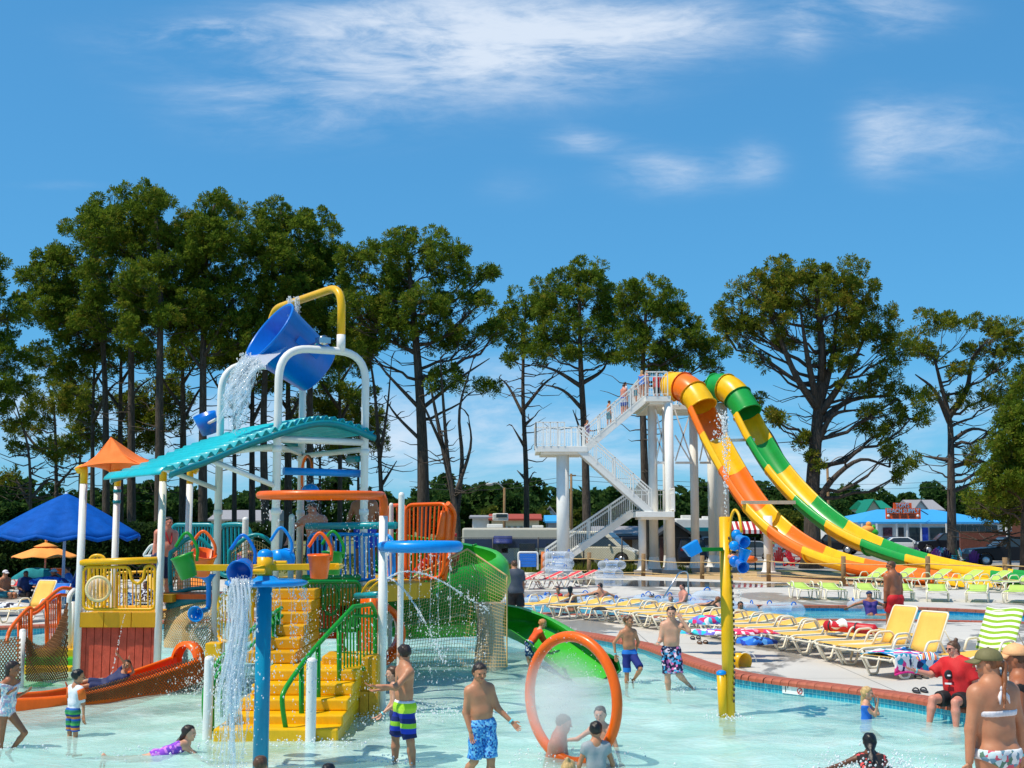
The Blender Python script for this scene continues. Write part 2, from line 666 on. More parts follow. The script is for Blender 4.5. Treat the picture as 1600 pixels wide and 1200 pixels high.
sheet('parking_lot', [V(x, y, 0) for x, y in [(12, 74), (19, 69.5), (30, 64), (80, 60), (110, 150), (-10, 150), (-6, 108), (2, 90)]], [], 0.112, M_LOT)
M_ROAD = ground_mat('asphalt', (0.06, 0.06, 0.062), (0.085, 0.085, 0.085), (0.045, 0.045, 0.045), 0.3, 20, 0.3)
sheet('road', [V(x, y, 0) for x, y in [(-160, 150.5), (160, 150.5), (160, 160), (-160, 160)]], [], 0.116, M_ROAD)
M_PUD = NT('wet_film')
M_PUD.b.inputs['Base Color'].default_value = (0.12, 0.125, 0.13, 1)
M_PUD.b.inputs['Roughness'].default_value = 0.04
M_PUD.bump(M_PUD.noise(2.0, 3, 0.5, M_PUD.coord('Object')), 0.04, 0.02)
sheet('puddle', smooth([G(px, py, 0.2) for px, py in [(893, 906), (960, 906), (1060, 908), (1180, 911), (1330, 913), (1335, 916), (1180, 918), (1050, 917), (960, 916), (905, 913)]], 3, True),
 [], DZ + 0.004, M_PUD.m)
def wall_strip(name, loop, z0, z1, m, rev=False):
 mb = MB()
 n = len(loop)
 me = bpy.data.meshes.new(name)
 vs, fs, uv = [], [], []
 d = 0
 for i in range(n + 1):
  p = loop[i % n]
  if i:
   d += (p - loop[i - 1]).length
  vs += [(p.x, p.y, z0), (p.x, p.y, z1)]
  uv.append(d)
 for i in range(n):
  fs.append((2 * i, 2 * i + 2, 2 * i + 3, 2 * i + 1))
 me.from_pydata(vs, [], fs)
 l = me.uv_layers.new(name='UVMap')
 k = 0
 for i in range(n):
  for (u, v) in ((uv[i], z0), (uv[i + 1], z0), (uv[i + 1], z1), (uv[i], z1)):
   l.data[k].uv = (u, v)
   k += 1
 me.materials.append(m)
 return tag(link(name, me), kind='structure')
M_TILE = tile_mat('waterline_tile', srgb(20, 140, 175), srgb(40, 165, 190), srgb(120, 195, 205), 0.075, 0.075)
M_TILE2 = tile_mat('river_tile', srgb(24, 128, 178), srgb(34, 146, 190), srgb(120, 180, 205), 0.15, 0.15)
wall_strip('pool_wall', POOL, -0.6, DZ - 0.03, M_TILE)
wall_strip('river_wall', RIVER, -1.2, DZ - 0.03, M_TILE2)
M_PFLOOR = mat('pool_plaster', (0.78, 0.85, 0.82), 0.5, var=0.06, vscale=0.8)
M_RFLOOR = mat('river_plaster', (0.12, 0.66, 0.76), 0.5, var=0.10, vscale=0.8)
sheet('pool_floor', POOL, [], -0.30, M_PFLOOR)
sheet('river_floor', RIVER, [], -1.05, M_RFLOOR)
M_WATER = water_mat('pool_water', (0.80, 0.97, 0.95), (0.50, 0.80, 0.735), 0.46, 1.7, 0.5, 0.5)
M_RWATER = water_mat('river_water', (0.58, 0.96, 0.98), (0.10, 0.62, 0.72), 0.40, 1.6, 0.5, 0.35)
def water(name, loop, z, m, amp, step):
 """a rippled sheet clipped to the basin outline"""
 xs = [p.x for p in loop]
 ys = [p.y for p in loop]
 me = bpy.data.meshes.new(name)
 bm = bmesh.new()
 x0, x1, y0, y1 = max(min(xs), -17), min(max(xs), 22), min(ys), max(ys)
 nx, ny = int((x1 - x0) / step), int((y1 - y0) / step)
 gx = np.linspace(x0, x1, nx + 1)
 gy = np.linspace(y0, y1, ny + 1)
 X, Y = np.meshgrid(gx, gy, indexing='ij')
 Z = np.zeros_like(X)
 r = np.random.RandomState(3)
 for k in range(26):
  a = r.uniform(0, 2 * pi)
  wl = r.uniform(0.35, 1.7)
  ph = r.uniform(0, 6.28)
  dx, dy = cos(a), sin(a)
  ph2 = ph + 1.3 * np.sin(X * r.uniform(0.3, 1.1) + r.uniform(0, 6)) + 1.3 * np.sin(Y * r.uniform(0.3, 1.1) + r.uniform(0, 6))
  Z += wl ** 0.9 * np.sin((X * dx + Y * dy) * 2 * pi / wl + ph2)
 Z *= amp / Z.std()
 px = np.array(xs)
 py = np.array(ys)
 cx = (X[:-1, :-1] + X[1:, 1:]) / 2
 cy = (Y[:-1, :-1] + Y[1:, 1:]) / 2
 ins = np.zeros(cx.shape, bool)
 j = len(px) - 1
 for i in range(len(px)):
  c = ((py[i] > cy) != (py[j] > cy)) & (cx < (px[j] - px[i]) * (cy - py[i]) / (py[j] - py[i] + 1e-12) + px[i])
  ins ^= c
  j = i
 grow = ins.copy()
 grow[1:, :] |= ins[:-1, :]
 grow[:-1, :] |= ins[1:, :]
 grow[:, 1:] |= ins[:, :-1]
 grow[:, :-1] |= ins[:, 1:]
 a, b = np.nonzero(grow)
 idx = lambda i, k: i * (ny + 1) + k
 faces = np.stack([idx(a, b), idx(a + 1, b), idx(a + 1, b + 1), idx(a, b + 1)], 1)
 verts = np.stack([X.ravel(), Y.ravel(), Z.ravel() + z], 1)
 used = np.unique(faces)
 remap = np.zeros(len(verts), int)
 remap[used] = np.arange(len(used))
 return tag(link(name, npmesh(name, verts[used], remap[faces], m, True)), kind='structure')
water('pool_water', POOL, 0.0, M_WATER, 0.012, 0.09)
water('river_water', RIVER, 0.06, M_RWATER, 0.010, 0.13)
M_BRICK = mat('terracotta', srgb(176, 92, 66), 0.6, var=0.25, vscale=6, bump=0.15)
M_MORTAR = mat('mortar', srgb(150, 118, 100), 0.9)
cope = MB()
mid = offset(POOL, 0.17)
n = len(POOL)
for i in range(n):
 j = (i + 1) % n
 cope.poly([(POOL[i].x, POOL[i].y, DZ - 0.02), (COPE[i].x, COPE[i].y, DZ - 0.02), (COPE[j].x, COPE[j].y, DZ - 0.02), (POOL[j].x, POOL[j].y, DZ - 0.02)][::-1])
COPING = tag(cope.build('pool_coping', M_MORTAR), kind='structure')
bb = MB()
prof = [(-0.22, -0.05), (-0.215, 0.0), (-0.19, 0.03), (-0.14, 0.042), (0.165, 0.03), (0.172, 0.0), (0.172, -0.05)]
bb.prism([(-0.0795, y, z) for y, z in prof], (0.159, 0, 0))
brick_me = bb.mesh('coping_brick', M_BRICK)
ring = [mid[k % n] for k in range(n + 1)]
total, d, nb = plen(ring), 0.12, 0
while d < total and nb < 290:
 p, t = along(ring, d)
 if p.y > 12.0 or p.x > 4:
  if not (p.x < -13 and p.y < 27):
   o = link('brick', brick_me, COPING)
   o.location = (p.x, p.y, DZ - 0.005)
   o.rotation_euler = (0, RN.uniform(-0.02, 0.02), math.atan2(t.y, t.x) + pi + RN.uniform(-0.01, 0.01))
   o.scale = (RN.uniform(0.97, 1.02), 1, 1)
   nb += 1
 d += 0.166
rc = MB()
rmid = offset(RIVER, -0.15)
loopr = rmid + [rmid[0]]
d, total = 0.0, plen(loopr)
while d < total:
 p, t = along(loopr, d)
 rc.box((p.x, p.y, DZ - 0.01), (0.29, 0.36, 0.075), Matrix.Rotation(math.atan2(t.y, t.x), 3, 'Z'))
 d += 0.305
tag(rc.build('river_coping', M_BRICK), kind='structure')
# ------------------------------------------------------------------ trees
def leaf_mat(name, stops, trans=0.45):
 t = NT(name)
 g = t.n.new('ShaderNodeNewGeometry')
 co = t.coord('Object')
 patch = t.noise(0.35, 4, 0.6, co)
 f = t.math('ADD', t.math('MULTIPLY', g.outputs['Random Per Island'], 0.55), t.math('MULTIPLY', patch, 0.45))
 col = t.ramp(f, stops)
 t.link(col, t.b.inputs['Base Color'])
 t.b.inputs['Roughness'].default_value = 0.75
 t.b.inputs['Specular IOR Level'].default_value = 0.12
 tl = t.add('ShaderNodeBsdfTranslucent')
 t.link(col, tl.inputs[0])
 mx = t.n.new('ShaderNodeMixShader')
 mx.inputs[0].default_value = trans
 t.link(t.b.outputs[0], mx.inputs[1])
 t.link(tl.outputs[0], mx.inputs[2])
 t.link(mx.outputs[0], t.out.inputs[0])
 return t.m
M_NEEDLE = leaf_mat('pine_needles', [(0.2, (0.062, 0.112, 0.011)), (0.45, (0.11, 0.18, 0.015)), (0.65, (0.175, 0.24, 0.02)), (0.85, (0.25, 0.21, 0.03))])
M_NEEDLE2 = leaf_mat('pine_needles_dry', [(0.2, (0.075, 0.118, 0.011)), (0.45, (0.135, 0.185, 0.016)), (0.65, (0.21, 0.235, 0.022)), (0.85, (0.30, 0.21, 0.035))])
M_LEAF = leaf_mat('broad_leaves', [(0.2, (0.020, 0.055, 0.014)), (0.5, (0.040, 0.095, 0.020)), (0.8, (0.085, 0.15, 0.03))])
M_LEAFY = leaf_mat('yellow_leaves', [(0.2, (0.06, 0.10, 0.016)), (0.5, (0.13, 0.17, 0.025)), (0.8, (0.23, 0.22, 0.03))])
M_LEAFD = leaf_mat('hedge_leaves', [(0.2, (0.015, 0.035, 0.010)), (0.5, (0.028, 0.060, 0.014)), (0.8, (0.06, 0.10, 0.022))])
def bark():
 t = NT('bark')
 co = t.coord('Object', (6, 6, 1.1))
 n = t.noise(1.6, 6, 0.65, co, 0.6)
 c = t.ramp(n, [(0.32, (0.034, 0.027, 0.022)), (0.6, (0.11, 0.085, 0.068)), (0.78, (0.19, 0.145, 0.115))])
 t.link(c, t.b.inputs['Base Color'])
 t.b.inputs['Roughness'].default_value = 0.95
 t.bump(n, 0.8, 0.15)
 return t.m
M_BARK = bark()
def tufts(cen, rad, count, size, k=6, flat=0.75, up=0.55, rs=NR, shell=0.4, width=0.13):
 """needle tufts spread through ellipsoids: cen (n,3), rad (n,3), count tufts each -> verts, tri faces"""
 n = len(cen)
 N = n * count
 c = np.repeat(cen, count, 0)
 r = np.repeat(rad, count, 0)
 d = rs.normal(size=(N, 3))
 d /= np.linalg.norm(d, axis=1, keepdims=True)
 q = shell + (1 - shell) * rs.rand(N, 1) ** 0.6
 q *= rs.rand(N, 1) ** 0.12
 p = c + d * r * q
 out = d + rs.normal(size=(N, 3)) * 0.35
 out[:, 2] += up
 out /= np.linalg.norm(out, axis=1, keepdims=True)
 sz = size * rs.uniform(0.7, 1.25, (N, 1))
 a = np.cross(out, rs.normal(size=(N, 3)))
 a /= np.linalg.norm(a, axis=1, keepdims=True) + 1e-9
 b = np.cross(out, a)
 vs = [p]
 for j in range(k):
  th = 2 * pi * j / k + rs.uniform(-0.4, 0.4, (N, 1))
  sp = rs.uniform(0.35, 1.1, (N, 1))
  dr = out * np.cos(sp) + (a * np.cos(th) + b * np.sin(th)) * np.sin(sp)
  sd = np.cross(dr, out)
  sd /= np.linalg.norm(sd, axis=1, keepdims=True) + 1e-9
  w = sz * width
  vs += [p + dr * sz + sd * w, p + dr * sz * 0.92 - sd * w]
 v = np.stack(vs, 1)
 m = v.shape[1]
 base = (np.arange(N) * m)[:, None]
 f = np.concatenate([np.stack([base[:, 0], base[:, 0] + 1 + 2 * j, base[:, 0] + 2 + 2 * j], 1) for j in range(k)], 0)
 return v.reshape(-1, 3), f
def limb_path(a, b, sag, n=5, jit=0.12, rs=RN):
 a, b = Vector(a), Vector(b)
 L = (b - a).length
 out = []
 for i in range(n + 1):
  t = i / n
  p = a.lerp(b, t)
  p.z += sag * L * 4 * t * (1 - t)
  if 0 < i < n:
   p += Vector((rs.uniform(-1, 1), rs.uniform(-1, 1), rs.uniform(-1, 1))) * jit * L * 0.25
  out.append(p)
 return out
def pine(label, Y, trunk, wpx, crowns, dead=(), leaf=M_NEEDLE, dens=.86, name='pine_tree', seed=1, step=14, cnt=34, tsize=0.33, depth=1.25, group=None):
 """trunk: pixels from base to tip; wpx: trunk width at its base in pixels; crowns: ellipses in pixels"""
 rn = random.Random(seed)
 rs = np.random.RandomState(seed)
 k = Y / F
 base = P(trunk[0][0], trunk[0][1], Y)
 base.z = 0.1
 root = thing(name, label, 'tree', base, 0, group)
 pts = [base] + [P(x, y, Y + rn.uniform(-0.5, 0.5)) for x, y in trunk[1:]]
 pts = smooth(pts, 6)
 mb = MB()
 r0 = wpx * k / 2
 H = pts[-1].z - pts[0].z
 rad = [r0 * (0.22 + 0.78 * (1 - max(0, p.z - pts[0].z) / H) ** 0.8) * (1 + 0.5 * max(0, 1 - (p.z - pts[0].z) / (0.06 * H))) for p in pts]
 mb.tube(pts, rad, 9)
 top = pts[-1]
 def trunk_at(z):
  for i, (a, b) in enumerate(zip(pts, pts[1:])):
   if a.z <= z <= b.z:
    t = (z - a.z) / max(1e-6, b.z - a.z)
    return a.lerp(b, t), rad[i]
  return (pts[-1], rad[-1]) if z > pts[-1].z else (pts[0], rad[0])
 cs, rr = [], []
 for (x, y, rx, ry) in crowns:
  c = P(x, y, Y)
  dy = rn.uniform(-0.35, 0.35) * rx * k * depth
  c.y += dy
  hd = sqrt((c.x - trunk_at(c.z)[0].x) ** 2 + dy ** 2)
  za = min(top.z - 0.3, c.z - 0.5 * hd - ry * k * rn.uniform(0.2, 0.7))
  s, r_at = trunk_at(max(za, pts[0].z + 0.25 * H))
  e = c + Vector((0, 0, -0.2 * ry * k))
  path = limb_path(s, e, -0.08, 6, 0.16, rn)
  lr = min(r_at * 0.6, 0.03 + 0.02 * (e - s).length)
  mb.tube(path, [lr * (1 - 0.75 * i / 6) for i in range(7)], 6, cap=False)
  ncl = max(3, int(dens * depth * pi * rx * ry / step ** 2))
  for _ in range(ncl):
   while True:
    u = (rn.uniform(-1, 1), rn.uniform(-1, 1), rn.uniform(-1, 1))
    q = u[0] ** 2 + u[1] ** 2 + u[2] ** 2
    if q < 1 and rn.random() < 0.25 + 0.75 * q:
     break
   p = c + Vector((u[0] * rx * k, u[1] * rx * k * depth, u[2] * ry * k))
   cs.append(p)
   cr = step * k * rn.uniform(0.45, 1.0)
   rr.append((cr * 1.05, cr * 1.05, cr * 0.95))
   st = path[rn.randint(2, 6)]
   if rn.random() < 0.75:
    tw = limb_path(st, p, -0.05, 3, 0.25, rn)
    mb.tube(tw, [lr * 0.34, lr * 0.26, lr * 0.18, lr * 0.10], 4, cap=False)
 for d in dead:
  path = smooth([trunk_at(P(d[0][0], d[0][1], Y).z)[0]] + [P(x, y, Y + rn.uniform(-0.8, 0.8)) for x, y in d[1:]], 4)
  r_ = (d[0][2] if len(d[0]) > 2 else 3.2) * k
  mb.tube(path, [r_ * (1 - 0.8 * i / (len(path) - 1)) for i in range(len(path))], 6)
  for q in range(2, len(path), 2):
   if rn.random() < 0.7:
    e = path[q] + Vector((rn.uniform(-1, 1), rn.uniform(-1, 1), rn.uniform(-0.2, 1))) * 14 * k
    mb.tube([path[q], path[q].lerp(e, .5) + Vector((0, 0, .1)), e], [r_ * 0.35, r_ * 0.25, r_ * 0.1], 4)
 for _ in range(22):
  z = pts[0].z + H * rn.uniform(0.35, 0.74)
  s, r_ = trunk_at(z)
  a = rn.uniform(0, 2 * pi)
  L = rn.uniform(0.8, 3.6)
  e = s + Vector((cos(a) * L, sin(a) * L, rn.uniform(-0.2, 0.8)))
  mb.tube(limb_path(s, e, -0.1, 4, 0.3, rn), [0.05, 0.04, 0.03, 0.022, 0.012], 4, cap=False)
 mb.build('trunk', M_BARK, root)
 if cs:
  v, f = tufts(np.array([tuple(p) for p in cs]), np.array(rr), cnt, tsize * max(0.7, min(1.25, Y / 90)), 6, rs=rs)
  v -= np.array(tuple(base))
  link('crown', npmesh('crown', v, f, leaf), root)
 return root
pine('dark pine cut off by the frame edge beside the small thin pines', 78, [(-45, 870), (-42, 600), (-35, 400)], 15,
 [(-20, 420, 34, 40), (-15, 490, 46, 42), (-10, 560, 48, 34), (0, 600, 40, 22), (-10, 640, 30, 18)], seed=2)
pine('slim pine with sparse low branches rising above the blue umbrella', 84, [(90, 868), (87, 700), (84, 640), (75, 600)], 8,
 [(70, 640, 42, 22), (105, 625, 36, 20), (50, 665, 34, 16), (115, 690, 30, 14), (60, 610, 30, 16)], [((88, 720), (50, 690), (20, 640)), ((88, 760), (120, 725))], dens=.6, seed=3, leaf=M_NEEDLE2)
pine('thin pine with drooping boughs behind the blue umbrella peak', 80, [(48, 868), (46, 720), (30, 650), (22, 625)], 7,
 [(22, 650, 40, 20), (40, 690, 36, 14), (12, 742, 28, 10), (70, 715, 22, 10), (20, 610, 24, 14)], [((46, 790), (25, 750), (10, 742)), ((46, 780), (75, 750), (100, 755))], dens=.6, seed=4, leaf=M_NEEDLE2)
pine('tall pine with the broad left shoulder of the pine clump', 92, [(166, 866), (164, 600), (150, 420), (140, 350)], 13,
 [(100, 430, 55, 38), (150, 370, 55, 40), (75, 480, 48, 36), (110, 500, 60, 34), (170, 335, 32, 24), (95, 395, 34, 26), (60, 440, 34, 30)], seed=5)
pine('straight pine standing just behind the orange hut roof', 88, [(206, 868), (205, 640), (206, 420), (215, 320)], 15,
 [(222, 325, 46, 32), (180, 365, 50, 40), (230, 380, 52, 40), (170, 440, 60, 40), (215, 470, 60, 40), (150, 490, 45, 30)], seed=6)
pine('thick trunked pine whose round top is highest in the clump', 85, [(249, 870), (249, 640), (250, 420), (240, 310)], 17,
 [(238, 318, 34, 28), (270, 345, 44, 34), (275, 400, 55, 42), (245, 440, 60, 40), (285, 480, 60, 40), (235, 510, 55, 34)], seed=7)
pine('grey barked pine seen through the bucket tower with pale limbs', 86, [(317, 870), (317, 640), (320, 420), (335, 320)], 16,
 [(335, 328, 48, 28), (310, 370, 44, 34), (360, 375, 48, 38), (330, 420, 60, 40), (350, 470, 60, 38), (310, 500, 50, 34), (375, 520, 44, 30)],
 [((317, 560), (350, 500), (365, 470)), ((317, 580), (280, 530))], seed=8)
pine('pine behind the tipping bucket with a ragged dark crown', 90, [(416, 866), (412, 640), (425, 430), (440, 330)], 14,
 [(440, 335, 44, 26), (415, 375, 40, 36), (465, 370, 46, 38), (440, 420, 60, 42), (420, 480, 54, 40), (470, 470, 54, 40), (400, 530, 46, 30)], seed=9)
pine('pine with a leaning top right of the yellow bucket arch', 93, [(486, 866), (484, 650), (488, 450), (500, 360)], 14,
 [(500, 365, 34, 34), (515, 410, 32, 34), (485, 430, 46, 38), (510, 470, 44, 38), (480, 520, 50, 34), (530, 520, 36, 30)], seed=10)
for i, (x0, x1, lab, cr) in enumerate([
  (145, 150, 'slender dark pine at the outer side of the clump', [(110, 560, 50, 22), (85, 590, 46, 16), (135, 535, 40, 22), (60, 560, 26, 16)]),
  (188, 190, 'thin pine crowded between two thicker trunks behind the hut', [(190, 540, 50, 24), (165, 560, 44, 18)]),
  (286, 284, 'crooked pine with bare forked limbs over the net bridge', [(270, 560, 46, 20), (300, 545, 40, 24)]),
  (366, 362, 'leaning dark trunked pine behind the turquoise roof', [(370, 570, 40, 22), (345, 555, 40, 20), (395, 560, 34, 18)]),
  (394, 398, 'paired slim pine beside the leaning trunk behind the roof', [(410, 590, 36, 18), (440, 560, 36, 22)]),
  (450, 450, 'broad shadowed trunk pine right behind the tower legs', [(455, 540, 46, 28), (430, 570, 30, 16), (480, 565, 30, 18)]),
  (531, 528, 'ivy dotted pine just beyond the tower with small tufts', [(535, 560, 36, 22), (520, 600, 26, 12), (545, 620, 24, 12), (515, 690, 22, 10)])]):
 pine(lab, 95 + i * 1.7, [(x0, 862), (x0, 650), (x1, 520)], 9 + 3 * (i % 3), cr, [((x0, 640), (x0 - 28, 600), (x0 - 45, 570)), ((x0, 660), (x0 + 25, 610), (x0 + 50, 590)), ((x0, 600), (x0 + 22, 565))], seed=30 + i)
for i, (x0, y0, lab) in enumerate([(125, 630, 'small understory pine with loose pale tufts beside the hut roof'), (205, 640, 'small bushy pine filling the gap behind the hut roof'),
        (255, 615, 'young pine low among the trunks left of the tower'), (500, 640, 'young pine showing under the white arch'),
        (560, 640, 'young pine in the gap right of the tower')]):
 pine(lab, 104 + i, [(x0, 860), (x0, 720), (x0 + 3, y0 - 20)], 6, [(x0 - 15, y0, 34, 22), (x0 + 20, y0 + 15, 30, 20), (x0, y0 + 45, 40, 20), (x0 + 5, y0 - 18, 24, 16), (x0 - 25, y0 + 70, 26, 14)], dens=.7, seed=50 + i, leaf=M_NEEDLE2)
pine('big open crowned pine standing alone between tower and slide', 86, [(662, 868), (660, 700), (652, 560), (640, 430), (632, 380)], 22,
 [(630, 382, 44, 24), (668, 375, 40, 22), (600, 410, 46, 28), (690, 405, 44, 24), (560, 420, 34, 30), (640, 430, 60, 32), (735, 425, 38, 20), (770, 420, 20, 14), (590, 460, 54, 32),
 (650, 480, 60, 30), (710, 470, 54, 26), (760, 470, 34, 16), (560, 490, 40, 34), (610, 515, 60, 28), (680, 525, 60, 24), (745, 520, 46, 18), (790, 510, 26, 14), (570, 540, 44, 20),
 (700, 590, 40, 12), (745, 605, 36, 12)],
 [((660, 640, 3.5), (610, 590), (585, 560)), ((660, 640, 3.5), (720, 590), (765, 560)), ((662, 690, 3.2), (620, 650), (600, 620)), ((662, 600, 3), (700, 560))], seed=11, dens=.7)
pine('twin stemmed slender pine left of the lone big pine', 90, [(601, 866), (592, 700), (584, 600), (570, 520)], 9,
 [(560, 540, 36, 22), (540, 570, 34, 18), (575, 510, 30, 24)], [((600, 720), (605, 640), (612, 560)), ((595, 700), (575, 660)), ((600, 760), (620, 720))], seed=12)
pine('bare forked pine with dead branches behind the orange cage', 84, [(715, 866), (712, 800), (690, 690), (672, 600)], 13,
 [(690, 600, 34, 12)], [((712, 800, 5), (700, 720), (692, 620), (688, 560)), ((712, 810, 5), (722, 720), (718, 640), (740, 560)), ((712, 780, 4), (735, 700), (732, 650)), ((690, 700), (665, 640), (655, 620))], seed=13, dens=.5)
pine('thin tall pine with a bare lower trunk in open sky', 92, [(823, 850), (822, 740), (817, 600), (822, 460)], 10,
 [(825, 470, 30, 24), (800, 500, 36, 18), (848, 500, 26, 16), (820, 530, 44, 18), (795, 555, 36, 10), (845, 555, 34, 10)],
 [((820, 650), (795, 605), (780, 590)), ((820, 640), (850, 600), (872, 585)), ((820, 700), (800, 665)), ((822, 665), (836, 650)), ((822, 750), (808, 735)), ((822, 760), (832, 740))], seed=14, dens=.65)
pine('layered pine just left of the white stair tower', 82, [(918, 884), (914, 700), (907, 560), (905, 430)], 15,
 [(908, 425, 38, 18), (875, 448, 40, 22), (935, 450, 42, 22), (900, 480, 56, 24), (850, 478, 30, 18), (955, 485, 34, 22), (870, 515, 50, 18), (935, 520, 52, 20), (895, 548, 56, 15), (850, 545, 34, 12), (960, 550, 36, 14)],
 [((910, 605, 4), (870, 580), (838, 570)), ((910, 640, 4), (880, 610), (845, 600)), ((910, 600, 4), (940, 580), (950, 560)), ((914, 690), (895, 640))], seed=15, dens=.75)
pine('pine rising through the white columns of the slide tower', 78, [(1010, 888), (1008, 760), (1004, 600), (1010, 470)], 16,
 [(1012, 455, 40, 20), (1045, 475, 34, 22), (985, 478, 34, 22), (1020, 500, 50, 22), (1065, 505, 30, 18), (985, 525, 44, 18), (1045, 535, 54, 18), (1095, 525, 36, 16), (1010, 558, 60, 16), (1075, 560, 50, 16), (1120, 545, 30, 14), (1125, 570, 24, 10)], seed=16, dens=.75)
pine('grand spreading pine with many ascending limbs behind the slides', 74, [(1268, 888), (1270, 760), (1278, 650), (1285, 560), (1275, 450)], 27,
 [(1255, 420, 46, 22), (1215, 435, 40, 24), (1300, 432, 44, 24), (1180, 462, 40, 26), (1250, 458, 60, 28), (1335, 462, 42, 28), (1150, 492, 36, 26), (1205, 492, 48, 28), (1290, 492, 58, 28), (1365, 500, 38, 28),
 (1130, 515, 22, 18), (1170, 525, 34, 16), (1240, 525, 48, 16), (1330, 530, 54, 22), (1390, 545, 34, 26), (1300, 560, 46, 18), (1370, 585, 40, 16), (1190, 560, 24, 10), (1330, 610, 34, 14), (1400, 620, 40, 16),
 (1425, 650, 36, 18), (1385, 668, 40, 14), (1350, 645, 30, 12), (1200, 648, 34, 14), (1180, 630, 22, 10), (1390, 710, 26, 18), (1405, 740, 20, 12), (1265, 690, 22, 14), (1275, 720, 18, 14)],
 [((1276, 640, 7), (1245, 590), (1215, 520), (1190, 460)), ((1278, 640, 7), (1262, 560), (1250, 480)), ((1278, 640, 7), (1300, 560), (1310, 470)), ((1278, 650, 7), (1320, 590), (1355, 520)),
 ((1276, 660, 6), (1330, 625), (1400, 618)), ((1274, 700, 6), (1300, 650), (1340, 640)), ((1270, 800, 6), (1230, 730), (1205, 680), (1190, 660)), ((1270, 800, 6), (1300, 750), (1345, 718), (1390, 730)), ((1278, 600, 6), (1285, 540), (1280, 460))],
 leaf=M_NEEDLE2, seed=17, dens=.70, name='pine_tree')
pine('airy pine with twisted upper limbs behind the blue roofed shop', 84, [(1488, 884), (1486, 740), (1484, 660), (1470, 600), (1460, 560)], 16,
 [(1440, 505, 32, 18), (1480, 495, 36, 14), (1520, 505, 36, 16), (1560, 512, 36, 22), (1420, 535, 30, 16), (1465, 545, 36, 14), (1540, 545, 40, 20), (1590, 540, 26, 22), (1575, 580, 34, 18), (1500, 580, 30, 12), (1510, 622, 34, 16), (1555, 620, 36, 18),
 (1590, 640, 26, 22), (1440, 720, 30, 10), (1535, 715, 40, 12), (1580, 700, 30, 18), (1455, 620, 18, 8)],
 [((1484, 650, 6), (1510, 610), (1520, 560), (1545, 530)), ((1484, 660, 5), (1460, 610), (1430, 585)), ((1486, 690, 4), (1520, 670), (1560, 680)), ((1487, 720, 4), (1440, 712)), ((1487, 730, 4), (1530, 720), (1560, 735)), ((1487, 770, 3.5), (1520, 755), (1545, 750))],
 leaf=M_NEEDLE2, seed=18, dens=.58)
pine('dense dark pine filling the sky at the edge above the truck', 62, [(1600, 900), (1602, 780), (1612, 640)], 14,
 [(1590, 660, 34, 30), (1610, 620, 34, 30), (1575, 700, 44, 30), (1600, 740, 46, 34), (1560, 745, 38, 22), (1545, 775, 34, 12), (1610, 700, 40, 40)], seed=19, dens=1.1)
pine('small bright yellow green young tree beside the shop sign board', 66, [(1578, 890), (1576, 820), (1570, 770)], 5,
 [(1562, 780, 34, 20), (1545, 800, 26, 12), (1580, 795, 30, 18), (1600, 770, 30, 20), (1565, 812, 22, 8)], leaf=M_LEAFY, name='young_tree', seed=20)
# ---- broadleaf trees in front of the woods, each its own
def broadleaf(label, px, top, wpx, Y, leaf=M_LEAF, seed=1):
 k = Y / F
 rn = random.Random(seed)
 rs = np.random.RandomState(seed)
 base = P(px, 840, Y)
 base.z = 0.1
 H = P(px, top, Y).z
 root = thing('broadleaf_tree', label, 'tree', base, 0, 'leafy trees along the far edge of the park')
 w = wpx * k / 2
 mb = MB()
 mb.tube([base, base + V(0.1, 0, H * .3), base + V(0, 0, H * .75)], [H * .035, H * .026, H * .01], 7)
 cs, rr = [], []
 for _ in range(26):
  a, z = rn.uniform(0, 2 * pi), rn.uniform(0.25, 0.9)
  q = rn.uniform(0.2, 1) * sqrt(max(0.05, 1 - ((z - 0.5) / 0.5) ** 2))
  c = V(base.x + cos(a) * w * q * .8, base.y + sin(a) * w * q * .8, H * z)
  mb.tube([base + V(0, 0, H * z * 0.55), c], [0.09, 0.03], 4)
  cs.append(c)
  q = w * rn.uniform(0.26, 0.42)
  rr.append((q, q, q * .8))
 mb.build('trunk', M_BARK, root)
 v, f = tufts(np.array([tuple(c) for c in cs]), np.array(rr), 60, 0.42 * Y / 130, 5, rs=rs, width=0.42)
 v -= np.array(tuple(base))
 link('crown', npmesh('crown', v, f, leaf), root)
